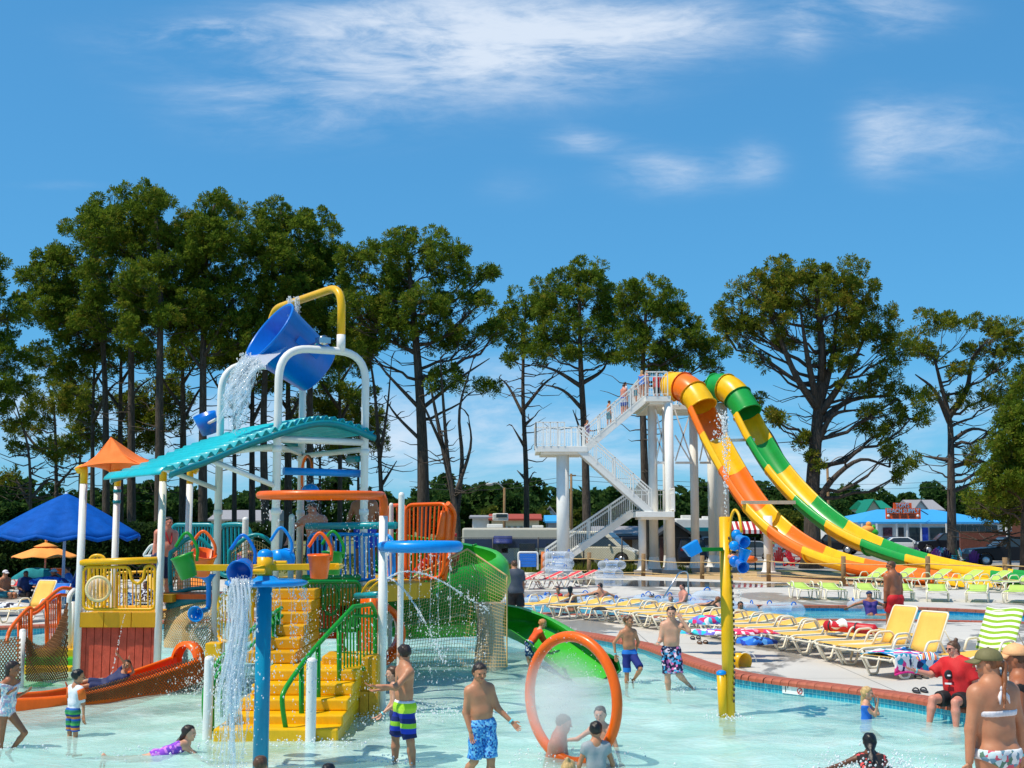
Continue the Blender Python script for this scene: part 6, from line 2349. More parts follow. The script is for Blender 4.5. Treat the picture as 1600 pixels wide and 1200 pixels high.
on_lounger(up2, drape, 22, 16, FLORAL, 'floral_towel', 'blue and pink floral towel draped over the raised yellow lounger', 'towel')
on_lounger(up2, lambda u, v: V(.02 + 1.1 * u, -.40 - .012 * sin(12 * u), .11 - .03 * v + .03 * sin(7 * u)), 18, 1, mat('pink_trim', srgb(228, 40, 140), .8), 'towel_border', 'bright pink border strip hanging off the floral towel', 'towel border')
a62 = radians(62)
on_lounger(up3, lambda u, v: V(1.18 + .03 + (.82 * cos(a62)) * u - .045 * sin(a62), -.37 + .74 * v, .37 + .82 * sin(a62) * u + .03 * cos(a62) + .02 * sin(7 * v)), 14, 8,
  stripe_mat('green_stripe_towel2', [srgb(240, 242, 230), srgb(140, 184, 40)], 20, 0), 'striped_towel', 'green and white striped towel hung over a raised lounger back', 'towel')
def lump(px, py, Y, size, m, name, label, cat, seed=0, sq=.45, z=None):
 """a crumpled heap of cloth"""
 r = random.Random(seed)
 c = P(px, py, Y)
 ph = [r.uniform(0, 6) for _ in range(6)]
 mb = MB()
 i0 = []
 n, k = 22, 9
 vs, fs = [], []
 for a in range(k + 1):
  t = a / k
  for b in range(n):
   q = 2 * pi * b / n
   rr = (1 - t ** 2.2) ** .5 * (1 + .24 * sin(3 * q + ph[0]) + .16 * sin(5 * q + ph[1] + 4 * t) + .08 * sin(11 * q + ph[3]))
   h = sq * size[0] * (t + .12 * sin(5 * q + ph[2]) * (1 - t) * t * 3 + .1 * sin(9 * q + 6 * t) * t * (1 - t))
   vs.append((c.x + size[0] * rr * cos(q), c.y + size[1] * rr * sin(q), c.z + h))
 for a in range(k):
  for b in range(n):
   b2 = (b + 1) % n
   fs.append((a * n + b, a * n + b2, (a + 1) * n + b2, (a + 1) * n + b))
 mb.raw(vs, fs)
 return tag(mb.build(name, m), label, cat)
lump(1105, 974, 27.0, (.34, .3), TMULTI, 'swim_float', 'colourful patterned swim float heaped on a yellow lounger by the river', 'float', 1, .55)
lump(1112, 990, 25.0, (.62, .3), TMULTI, 'beach_towel', 'crumpled pastel towel on the lounger behind the boy in floral shorts', 'towel', 2, .16)
lump(1168, 990, 24.4, (.5, .28), TPINK, 'beach_towel', 'pink and red towel lying just beside the tall yellow pole', 'towel', 3, .2)
lump(1178, 1006, 23.6, (.32, .3), TBLUE, 'beach_towel', 'dark blue towel bundle on the deck under the yellow loungers', 'towel', 4, .45)
lump(938, 953, 29.6, (.16, .12), mat('black_bag', (.015, .015, .018), .7), 'beach_bag', 'small black bag lying on a yellow lounger', 'bag', 5, .5)
lump(1452, 1030, 20.0, (.15, .12), stripe_mat('bag_stripes', [srgb(30, 180, 190), srgb(240, 240, 240), srgb(230, 80, 90), srgb(240, 160, 60), srgb(60, 60, 150), srgb(240, 240, 240)], 12, 0), 'striped_bag', 'multi striped beach bag behind the woman in red', 'bag', 6, .8)
lump(8, 952, 35, (.5, .4), print_mat('dark_print', [srgb(240, 240, 240), srgb(40, 40, 60), srgb(230, 230, 235)], 9), 'beach_towel', 'black and white print towel on the lounger by the orange rails', 'towel', 7, .4)
lump(75, 912, 41, (.6, .4), TBLUE, 'beach_towel', 'dark blue printed towel under the small orange umbrella', 'towel', 8, .4)
lump(58, 905, 44, (.7, .3), mat('teal_towel', srgb(20, 140, 150), .85, var=.2), 'beach_towel', 'teal towel spread over a lounger beyond the orange umbrella pole', 'towel', 9, .6)
RESC = mat('rescue_red', srgb(196, 24, 36), .45, var=.1)
rt = thing('rescue_tube', 'red lifeguard rescue tube lying across the flat yellow loungers', 'rescue tube', P(1328, 980, 24.2))
m2 = MB()
pa, pb = P(1288, 977, 24.8), P(1370, 984, 23.9)
m2.tube([pa, pa.lerp(pb, .04), pa.lerp(pb, .96), pb], [.05, .10, .10, .05], 12)
m2.build('foam_body', RESC, rt)
for t in (.12, .62):
 m2 = MB()
 m2.tube([pa.lerp(pb, t), pa.lerp(pb, t + .03)], .108, 12)
 m2.build('strap', DARK, rt)
m2 = MB()
m2.grid(lambda u, v: pa.lerp(pb, .1 + .32 * u) + V(0, -.12 * cos(v * 2.4) - .02, -.02 + .14 * sin(v * 2.4) - .04 * sin(6 * u)), 8, 6)
m2.build('white_cloth', mat('white_cloth', (.8, .8, .8), .85, var=.05), rt, thick=.015)
lettering('GUARD', .13, TXTW, pa.lerp(pb, .46) + V(0, -.105, -.0), rt, (pi / 2, 0, math.atan2(pb.y - pa.y, pb.x - pa.x)), depth=.004)
lettering('RD', .0001, TXTW, pa.lerp(pb, .46), rt) if False else None
for k, (px, py, m_, lab) in enumerate(((1087, 999, DARK, 'pair of dark sandals by the loungers behind the running boys'), (1098, 1006, mat('brown_leather', srgb(96, 64, 40), .8), 'brown sandals on the wet deck'),
         (1438, 1082, DARK, 'black flip flops at the coping beside the woman in red'), (1440, 1060, mat('grey_shoe', srgb(90, 86, 80), .8), 'grey shoes under the floral towel'))):
 g = G(px, py, DZ)
 r_ = thing('sandals', lab, 'shoes', g)
 for s in (-1, 1):
  m2 = MB()
  m2.ball(g + V(s * .07, s * .03, .02), .13, 12, (.42, 1.0, .16))
  so_ = m2.build('sole', m_, r_)
  m2 = MB()
  m2.tube(arc(g + V(s * .07, s * .03 + .03, .02), .05, 0, pi, 6), .012, 5)
  m2.build('strap', m_, so_)
# ------------------------------------------------------------------ umbrellas
def umbrella(name, label, px, ya, yr, Y, Rr, m, ribs, polem, sc, wind=.0, cat='umbrella'):
 ca, cr = P(px, ya, Y), P(px, yr, Y)
 root = thing(name, label, cat, V(ca.x, Y, DZ))
 H = ca.z - cr.z
 mb = MB()
 def f(u, v):
  a = 2 * pi * u
  seg = (u * ribs) % 1
  sag = 1 - abs(2 * seg - 1)
  rr = Rr * v
  z = ca.z - H * (v ** 1.12) - .055 * Rr * sag * v ** 2 * .9
  rr *= 1 - .05 * sag * v
  return V(ca.x + rr * cos(a), Y + rr * sin(a), z)
 mb.grid(f, ribs * 6, 10, True)
 if sc:
  def g(u, v):
   p = f(u, 1)
   seg = (u * ribs) % 1
   return p + V(0, 0, -v * (sc * (.65 + .35 * sin(pi * seg)))) + (p - V(ca.x, Y, p.z)) * .02 * v
  mb.grid(g, ribs * 6, 2, True)
 cn_ = mb.build('canopy', m, root, thick=.01)
 m2 = MB()
 for k in range(ribs):
  m2.tube([f(k / ribs, 1) - V(0, 0, .02), ca - V(0, 0, .08)], .012, 4)
 m2.build('ribs', polem, root)
 m2 = MB()
 m2.tube([V(ca.x, Y, DZ), V(ca.x, Y, ca.z + .05)], .05 if Rr > 2 else .03, 10)
 m2.build('pole', polem, root)
 m2 = MB()
 m2.lathe([(.32 if Rr > 2 else .25, 0), (.3, .07), (.06, .1)], V(ca.x, Y, DZ), n=16)
 m2.build('base', polem, root)
 return root, f, ca
umbrella('big_umbrella', 'large blue shade umbrella with scalloped rim behind the hut', 104, 771, 834, 42, 2.5, CANVAS_B, 12, mat('pale_blue_pole', srgb(150, 180, 215), .5), .14)
uo, f_, ca = umbrella('patio_umbrella', 'small light orange patio umbrella under the blue one', 72, 851, 869, 45, 1.22, CANVAS_Y, 8, mat('pink_pole', srgb(222, 160, 140), .5), 0)
m2 = MB()
m2.grid(lambda u, v: V(ca.x + .42 * v * cos(2 * pi * u), 45 + .42 * v * sin(2 * pi * u), ca.z + .09 - .16 * v), 16, 3, True)
m2.ball(ca + V(0, 0, .14), .05, 8, (1, 1, 1.6))
m2.build('vent', CANVAS_Y, uo, thick=.01)
# ------------------------------------------------------------------ clear float tubes
tube_src = None
TR, Tr = .46, .2
def float_tube(label, loc, tilt=(0, 0, 0), sc=1.0, blue=False):
 global tube_src
 if tube_src is None:
  root = thing('float_tube', label, 'float tube', loc, 0, 'clear inflatable float tubes')
  mb = MB()
  mb.grid(lambda u, v: V((TR + Tr * cos(2 * pi * v) * (1 + .03 * sin(9 * 2 * pi * u))) * cos(2 * pi * u), (TR + Tr * cos(2 * pi * v)) * sin(2 * pi * u), Tr * sin(2 * pi * v)), 36, 16, True)
  mb.build('ring', VINYL, root, world=False)
  for s in (-1, 1):
   m2 = MB()
   m2.tube(arc((0, s * (TR + .02), Tr * .93), .09, 0, pi, 8), .018, 6)
   m2.build('handle', NAVYB, root, world=False)
  m2 = MB()
  m2.tube(arc((0, 0, 0), TR - Tr - .0 + .005, 0, 2 * pi * 19 / 20, 19, y=(0, 1, 0)), .012, 5, closed=True)
  m2.build('seam', VINYLB, root, world=False)
  tube_src = root
 else:
  root = again(tube_src, label, loc)
 root.location = loc
 root.rotation_euler = tilt
 root.scale = (sc, sc, sc)
 return root
for k, z in enumerate((.2, .58, .95)):
 g = G(873, 899, DZ)
 float_tube(f'clear float tube, {("bottom", "middle", "top")[k]} of the stack by the thick stair column', g + V(RN.uniform(-.1, .1), 0, z), (0, 0, RN.uniform(0, 3)), 1.25)
for k, z in enumerate((.2, .62)):
 g = G(953, 903, DZ)
 float_tube(f'clear float tube, {("lower", "upper")[k]} of the pair on the deck by the rope fence', g + V(RN.uniform(-.1, .1), 0, z), (0, 0, RN.uniform(0, 3)), 1.05)
RZ = .12
TUBES = [(850, 945, 'carrying the lying child'), (874, 944, 'with the child in a red top'), (905, 942, 'with an empty seat near the dark haired bather'), (935, 948, 'under the person with raised arms'),
  (985, 946, 'drifting empty near the terracotta corner'), (1020, 944, 'beside the bather in a cap'), (1062, 944, 'under the man facing the hand rail'), (1095, 955, 'holding the long haired woman'),
  (1150, 957, 'near the bearded man'), (1222, 958, 'with a pink rim near the child at the wall'), (1358, 952, 'under the woman in a navy swim cap'), (815, 946, 'just past the man in the dark shirt'), (960, 955, 'close to the yellow loungers')]
for px, py, t in TUBES:
 g = G(px, py, RZ)
 float_tube('clear float tube in the river ' + t, g + V(0, 0, .06), (RN.uniform(-.1, .1), RN.uniform(-.1, .1), RN.uniform(0, 3)), 1.05)
float_tube('large clear float tube standing at the far river edge beside the hand rail', G(1112, 948, DZ) + V(0, -.3, .08), (radians(24), 0, .3), 1.15)
hr_ = thing('hand_rail', 'bent stainless hand rail at the river steps', 'hand rail', G(1062, 930, DZ))
for dx in (0, .0):
 m2 = MB()
 m2.tube(fillet([P(1036, 935, 41), P(1062, 893, 41.6), P(1075, 893, 41.9), P(1076, 930, 42)], .18), .028, 9)
 m2.build('bent_tube', STEEL, hr_)
 break
# ------------------------------------------------------------------ adirondack chairs by the lot
def adirondack(label, loc, rz, m, group='coloured garden chairs by the parking lot'):
 root = thing('garden_chair', label, 'garden chair', loc, rz, group)
 for k in range(5):
  x = -.24 + .12 * k
  h = .78 - .09 * abs(k - 2) ** 1.4
  m2 = MB()
  m2.beam(V(x * .8, .12, .30), V(x * 1.1, .42, .30 + h), .105, .022, (0, -1, .3))
  m2.build('back_slat', m, root, world=False)
 for k in range(4):
  m2 = MB()
  m2.box((0, -.36 + .13 * k, .40 - .035 * k), (.52, .115, .022))
  m2.build('seat_slat', m, root, world=False)
 for s in (-1, 1):
  m2 = MB()
  m2.box((s * .34, -.12, .56), (.12, .68, .025))
  m2.build('arm', m, root, world=False)
  m2 = MB()
  m2.beam(V(s * .30, -.40, 0), V(s * .30, -.40, .55), .03, .09)
  m2.beam(V(s * .28, -.42, .36), V(s * .28, .50, .0), .03, .12)
  m2.build('leg', m, root, world=False)
 return root
def dyed(src_, label, loc, rz, m):
 c = again(src_, label, loc, rz)
 for ch in c.children:
  ch.material_slots[0].link = 'OBJECT'
  ch.material_slots[0].material = m
 return c
CH = [mat('chair_purple', srgb(92, 40, 128), .5), mat('chair_plum', srgb(60, 26, 70), .5), mat('chair_violet', srgb(150, 60, 160), .5), mat('chair_blue', srgb(20, 120, 200), .5),
 mat('chair_lilac', srgb(150, 160, 205), .5), mat('chair_green', srgb(10, 84, 50), .5), mat('chair_sky', srgb(40, 180, 220), .5), mat('chair_red', srgb(200, 24, 40), .5), mat('chair_teal', srgb(10, 140, 160), .5)]
g0 = lambda px, Y: V(P(px, 850, Y).x, Y, .12)
a0 = adirondack('purple garden chair standing apart near the grass tuft', g0(1428, 84), pi, CH[0])
for px, Y, k, rz, lab in ((1446, 79, 1, 2.8, 'dark plum garden chair behind the fence post'), (1457, 81, 2, 3.3, 'violet garden chair between the plum and blue ones'), (1465, 86, 3, 3.0, 'bright blue garden chair at the back of the cluster'),
      (1470, 83, 4, 3.4, 'pale lilac garden chair in the middle of the cluster'), (1476, 78, 1, 3.0, 'plum garden chair in front of the lilac one'), (1481, 82, 8, 1.6, 'teal garden chair against the pine trunk'),
      (1503, 80, 5, 1.3, 'dark green garden chair just past the pine trunk'), (1509, 81, 6, 1.5, 'sky blue garden chair next to the green one'), (1519, 76, 0, 3.0, 'purple garden chair in front of the black truck'),
      (1536, 84, 3, 2.4, 'blue garden chair at the brick wall'), (1216, 78, 7, 3.0, 'red garden chair beside the big white slide support'), (1238, 78, 7, .6, 'red and white garden chair next to the slide underside')):
 dyed(a0, lab, g0(px, Y), rz, CH[k])
bc_ = thing('blue_chair', 'blue sling chair with a white frame by the stair foot', 'chair', G(825, 890, DZ))
m2 = MB()
m2.tube(fillet([P(810, 890, 63), P(810, 863, 63), P(840, 863, 63), P(840, 890, 63)], .1), .05, 8)
m2.tube([P(812, 888, 62.2), P(812, 876, 63)], .04, 6)
m2.build('frame', WHITE, bc_)
m2 = MB()
for k in range(5):
 m2 = MB()
 m2.beam(P(812, 867 + 4.2 * k, 62.95), P(838, 867 + 4.2 * k, 62.95), .03, .125)
 m2.build('slat', FAB['blue'], bc_)
for k, (px, py, m_, lab, s_) in enumerate(((1356, 828, CANVAS_Y, 'orange inflatable duck toy beside the beach shop', .55), (1363, 832, LIME, 'green inflatable toy beside the beach shop', .5))):
 r_ = thing('inflatable_toy', lab, 'inflatable toy', P(px, py, 116))
 c = P(px, py, 116)
 m2 = MB()
 m2.ball(c, s_, 14, (1.2, 1, .8))
 m2.build('body', m_, r_)
 m2 = MB()
 m2.ball(c + V(.1, 0, s_ * .95), s_ * .5, 12)
 m2.build('head', m_, r_)
yt = thing('yellow_toy_bucket', 'yellow plastic toy bucket tipped on the deck behind the yellow pole', 'toy bucket', G(1158, 1043, DZ))
c = P(1157, 1033, 22.6)
m2 = MB()
m2.lathe([(0, -.12), (.13, -.12), (.135, -.1), (.17, .12), (.16, .12), (.12, -.1), (0, -.1)], c, (.5, -.8, -.1), 20)
m2.build('pail', YELLOW, yt)
m2 = MB()
m2.tube(arc(c + V(.1, -.1, 0), .17, 0, pi, 8), .01, 5)
m2.build('handle', WHITE, yt)
# ------------------------------------------------------------------ yellow pole with bucket cluster
yp = thing('yellow_spray_pole', 'tall leaning yellow spray pole with a blue bucket cluster and green arm', 'spray post', V(P(1137, 1110, 18.2).x, 18.2, 0))
b0, t0 = P(1139, 1112, 18.2), P(1133, 808, 18.4)
m2 = MB()
m2.tube([b0 + (b0 - t0) * .12, t0], .092, 16)
m2.build('pole', YELLOW, yp)
m2 = MB()
q0, q1 = P(1130, 1112, 18.15), P(1127, 1053, 18.15)
m2.tube([q0 + (q0 - q1) * .4, q1], .068, 14)
sb_ = m2.build('stub_post', YELLOW, yp)
m2 = MB()
m2.lathe([(.072, 0), (.072, .03), (.04, .05), (0, .055)], q1, (-.1, -.1, 1), 14)
m2.build('cap', BLUE, sb_)
m2 = MB()
for k in range(30):
 t = k / 30
 m2.tube([b0.lerp(t0, t * .86 + .05) + V(.095 * cos(t * 2.2 - .9), -.02 - .095 * abs(sin(t * 2.2 - .9)), 0), b0.lerp(t0, (t + .018) * .86 + .05) + V(.095 * cos(t * 2.2 - .88), -.02 - .095 * abs(sin(t * 2.2 - .88)), 0)], .014, 5)
m2.build('hose', DARK, yp)
m2 = MB()
m2.beam(P(1081, 859, 18.1), P(1128, 858, 18.3), .07, .055)
m2.build('arm', GREEN, yp)
m2 = MB()
sq_ = [P(1068, 856, 18), P(1090, 843, 18), P(1098, 862, 18), P(1080, 871, 18)]
m2.prism(sq_, (0, .25, 0))
m2.build('square_scoop', BLUE, yp, bev=.01)
m2 = MB()
m2.tube(smooth([P(1140, 860, 18.3), P(1141, 820, 18.3), P(1144, 803, 18.3), P(1149, 797, 18.3), P(1155, 806, 18.2), P(1158, 826, 18.1), P(1159, 832, 18.1)], 6), .022, 8)
m2.build('feed_cane', YELLOW, yp)
m2 = MB()
m2.beam(P(1140, 858, 18.3), P(1170, 858, 18.0), .06, .05)
m2.build('arm', YELLOW, yp)
for px, py, Y, r, ax, m_ in ((1151, 836, 18.3, .085, None, BLUE), (1159, 844, 18.0, .085, (.2, -.7, -.2), BLUE), (1147, 853, 17.9, .075, None, BLUE), (1157, 855, 18.1, .06, None, NAVYB), (1162, 868, 17.9, .09, (.3, -.1, .9), BLUE),
       (1148, 877, 18.1, .085, None, NAVYB), (1158, 883, 17.8, .085, (.15, -.9, -.3), NAVYB)):
 c = P(px, py, Y)
 m2 = MB()
 if ax:
  m2.lathe([(0, -.1), (r * .7, -.1), (r * .72, -.09), (r, .09), (r * 1.06, .09), (r * 1.06, .1), (r * .9, .1), (r * .62, -.07), (0, -.07)], c, ax, 18)
 else:
  m2.ball(c, r, 16)
 m2.build('bucket', m_, yp)
for px, py, m_ in ((1146, 870, mat('peach_plastic', srgb(240, 160, 120), .4)), (1173, 874, ORANGE)):
 m2 = MB()
 m2.ball(P(px, py, 18.3), .1, 12, (1.1, .8, .55))
 m2.build('paddle', m_, yp)
# ------------------------------------------------------------------ orange misting hoop
hc = P(894, 1092, 14.9)
hd = V(.74, -.67, 0)
hoop = thing('mist_hoop', 'big orange tube hoop standing in the shallow pool with mist inside', 'spray hoop', V(hc.x, hc.y, 0))
m2 = MB()
m2.tube([hc + hd * .675 * cos(a * 2 * pi / 64) + V(0, 0, .735 * sin(a * 2 * pi / 64)) for a in range(64)], .064, 14, closed=True)
m2.build('tube', ORANGE, hoop)
m2 = MB()
for a in range(8):
 c = hc + hd * .655 * cos(a * pi / 9 + .3) + V(0, 0, .67 * sin(a * pi / 9 + .3))
 m2.ball(c, .014, 8)
m2.build('nozzles', STEEL, hoop)
def on_wall(px, py, w, h, m_, name, parent=None):
 g = G(px, py, .10)
 best = min(range(len(POOL)), key=lambda i: (POOL[i] - V(g.x, g.y, 0)).length)
 t = (POOL[(best + 1) % len(POOL)] - POOL[best - 1]).normalized()
 n_ = V(-t.y, t.x, 0)
 p = POOL[best] + n_ * 0.0
 return p, t, n_
p, t, n_ = on_wall(1248, 1073, 1, 1, None, '')
if n_.dot(V(-1, -.3, 0)) < 0:
 n_ = -n_
ang = math.atan2(-n_.x * -1, 1)
rotz = math.atan2(n_.y, n_.x) + pi / 2
dm = thing('depth_marker', 'white depth marker tile with a red no diving ring under the coping', 'sign', p + V(0, 0, .08))
Rm = Matrix.Rotation(rotz, 3, 'Z')
m2 = MB()
m2.box(p + n_ * .008 + V(0, 0, .085), (.42, .012, .13), Rm)
m2.build('tile', TXTW, dm)
xd = Rm @ V(1, 0, 0)
m2 = MB()
cc = p + n_ * .018 + xd * .14 + V(0, 0, .085)
m2.tube([cc + xd * .045 * cos(a * pi / 10) + V(0, 0, .045 * sin(a * pi / 10)) for a in range(20)], .007, 5, closed=True)
m2.tube([cc + xd * .03 + V(0, 0, .03), cc - xd * .03 - V(0, 0, .03)], .006, 5)
m2.build('no_diving_ring', mat('sign_red', srgb(200, 20, 30), .5), dm)
lettering("1'", .13, TXTD, p + n_ * .016 - xd * .13 + V(0, 0, .085), dm, (pi / 2, 0, rotz), depth=.002)
gq = G(1412, 951, .12)
i_ = min(range(len(RIVER)), key=lambda i: (RIVER[i] - V(gq.x, gq.y, 0)).length)
dr = thing('river_depth_marker', 'white depth figures on the blue river wall behind the lifeguard', 'sign', RIVER[i_] + V(0, -.02, .11))
q = RIVER[i_]
m2 = MB()
m2.box(q + V(.1, -.03, .095), (1.1, .014, .12))
m2.build('tile', mat('marker_tile', srgb(60, 150, 200), .4), dr)
lettering('3½ FT', .17, TXTW, q + V(.1, -.045, .095), dr, depth=.003)
# ------------------------------------------------------------------ people: one continuous surface grown from a posed skeleton
f32 = np.float32
def surfnet(fn, lo, hi, h):
 lo, hi = np.array(lo, f32), np.array(hi, f32)
 n = np.maximum(3, np.ceil((hi - lo) / h).astype(int) + 1)
 ax = [lo[i] + h * np.arange(n[i], dtype=f32) for i in range(3)]
 X_, Y_, Z_ = np.meshgrid(*ax, indexing='ij')
 Q = np.stack([X_.ravel(), Y_.ravel(), Z_.ravel()], 1)
 val = fn(Q).reshape(n)
 ins = val < 0
 c = np.zeros(n - 1, int)
 for dx in (0, 1):
  for dy in (0, 1):
   for dz in (0, 1):
    c += ins[dx:n[0] - 1 + dx, dy:n[1] - 1 + dy, dz:n[2] - 1 + dz]
 act = (c > 0) & (c < 8)
 idx = np.argwhere(act)
 if len(idx) == 0:
  return np.zeros((0, 3)), np.zeros((0, 4), int)
 vid = -np.ones(n - 1, int)
 vid[act] = np.arange(len(idx))
 acc = np.zeros((len(idx), 3))
 cnt = np.zeros(len(idx))
 cor = [np.array(k) for k in ((0, 0, 0), (1, 0, 0), (0, 1, 0), (1, 1, 0), (0, 0, 1), (1, 0, 1), (0, 1, 1), (1, 1, 1))]
 cv = [val[tuple((idx + k).T)] for k in cor]
 for a in range(8):
  for b in range(a + 1, 8):
   d = cor[b] - cor[a]
   if np.abs(d).sum() != 1:
    continue
   m = (cv[a] < 0) != (cv[b] < 0)
   t = cv[a] / (cv[a] - cv[b] + 1e-12)
   p = cor[a] + t[:, None] * d
   acc[m] += p[m]
   cnt[m] += 1
 verts = lo + h * (idx + acc / cnt[:, None])
 faces = []
 for axis in range(3):
  o = [i for i in range(3) if i != axis]
  s0 = [slice(None)] * 3
  s1 = [slice(None)] * 3
  s0[axis] = slice(0, n[axis] - 1)
  s1[axis] = slice(1, n[axis])
  cr = ins[tuple(s0)] != ins[tuple(s1)]
  e = np.argwhere(cr)
  e = e[(e[:, o[0]] > 0) & (e[:, o[1]] > 0) & (e[:, o[0]] < n[o[0]] - 1) & (e[:, o[1]] < n[o[1]] - 1)]
  if len(e) == 0:
   continue
  u, v = np.zeros(3, int), np.zeros(3, int)
  u[o[0]], v[o[1]] = 1, 1
  q = np.stack([vid[tuple((e - u - v).T)], vid[tuple((e - v).T)], vid[tuple(e.T)], vid[tuple((e - u).T)]], 1)
  flip = ins[tuple(e.T)]
  if axis == 1:
   flip = ~flip
  q[~flip] = q[~flip][:, ::-1]
  faces.append(q)
 faces = np.concatenate(faces)
 return verts, faces[(faces >= 0).all(1)]
def smin(a, b, k):
 if k <= 0:
  return np.minimum(a, b)
 h = np.maximum(k - np.abs(a - b), 0) / k
 return np.minimum(a, b) - h * h * k * 0.25
def cone(Q, a, b, ra, rb):
 a, b = np.array(a, f32), np.array(b, f32)
 ba = b - a
 L = float(ba @ ba) + 1e-9
 t = np.clip((Q - a) @ ba / L, 0, 1)
 return np.linalg.norm(Q - a - t[:, None] * ba, axis=1) - (ra + t * (rb - ra))
def ellip(Q, c, axes, r):
 """axes: 3 unit vectors as rows"""
 q = (Q - np.array(c, f32)) @ np.array(axes, f32).T
 r = np.array(r, f32)
 k0 = np.linalg.norm(q / r, axis=1)
 k1 = np.linalg.norm(q / (r * r), axis=1) + 1e-9
 return k0 * (k0 - 1) / k1
def nrm(v):
 v = np.array(v, float)
 return v / (np.linalg.norm(v) + 1e-12)
SKIN = {}
def skin(name, rgb):
 t = NT('skin_' + name)
 co = t.coord('Object')
 n = t.noise(9, 4, .6, co)
 c = srgb(*rgb)
 t.link(t.ramp(n, [(.3, (c[0] * .86, c[1] * .76, c[2] * .72)), (.7, c)]), t.b.inputs['Base Color'])
 t.b.inputs['Roughness'].default_value = .5
 t.b.inputs['Subsurface Weight'].default_value = .08
 t.b.inputs['Subsurface Radius'].default_value = (.02, .008, .004)
 t.b.inputs['Subsurface Scale'].default_value = .5
 t.bump(t.noise(45, 3, .6, co), .08, .01)
 SKIN[name] = t.m
skin('fair', (216, 164, 136))
skin('tan', (196, 136, 100))
skin('bronze', (172, 108, 74))
skin('pink', (218, 146, 124))
skin('brown', (112, 70, 48))
def hair_mat(name, rgb):
 t = NT('hair_' + name)
 co = t.coord('Object', (60, 60, 9))
 n = t.noise(1.0, 4, .6, co)
 c = srgb(*rgb)
 t.link(t.ramp(n, [(.3, tuple(x * .55 for x in c)), (.7, tuple(min(1, x * 1.25) for x in c))]), t.b.inputs['Base Color'])
 t.b.inputs['Roughness'].default_value = .42
 t.bump(n, .5, .01)
 return t.m
HAIR = {'dark': hair_mat('dark', (46, 32, 24)), 'black': hair_mat('black', (20, 17, 17)), 'brown': hair_mat('brown', (92, 62, 40)), 'auburn': hair_mat('auburn', (142, 86, 48)),
  'blond': hair_mat('blond', (206, 168, 110)), 'ginger': hair_mat('ginger', (204, 140, 84)), 'grey': hair_mat('grey', (120, 112, 104))}
EYE = mat('eye', (.02, .015, .012), .15)
LIP = mat('lips', srgb(176, 92, 82), .5)
SHADES = mat('sunglass_lens', (.012, .012, .014), .08)
cl = lambda n, rgb, r=.7: mat('cloth_' + n, srgb(*rgb), r, var=.14, vscale=8, bump=.1, bscale=50)
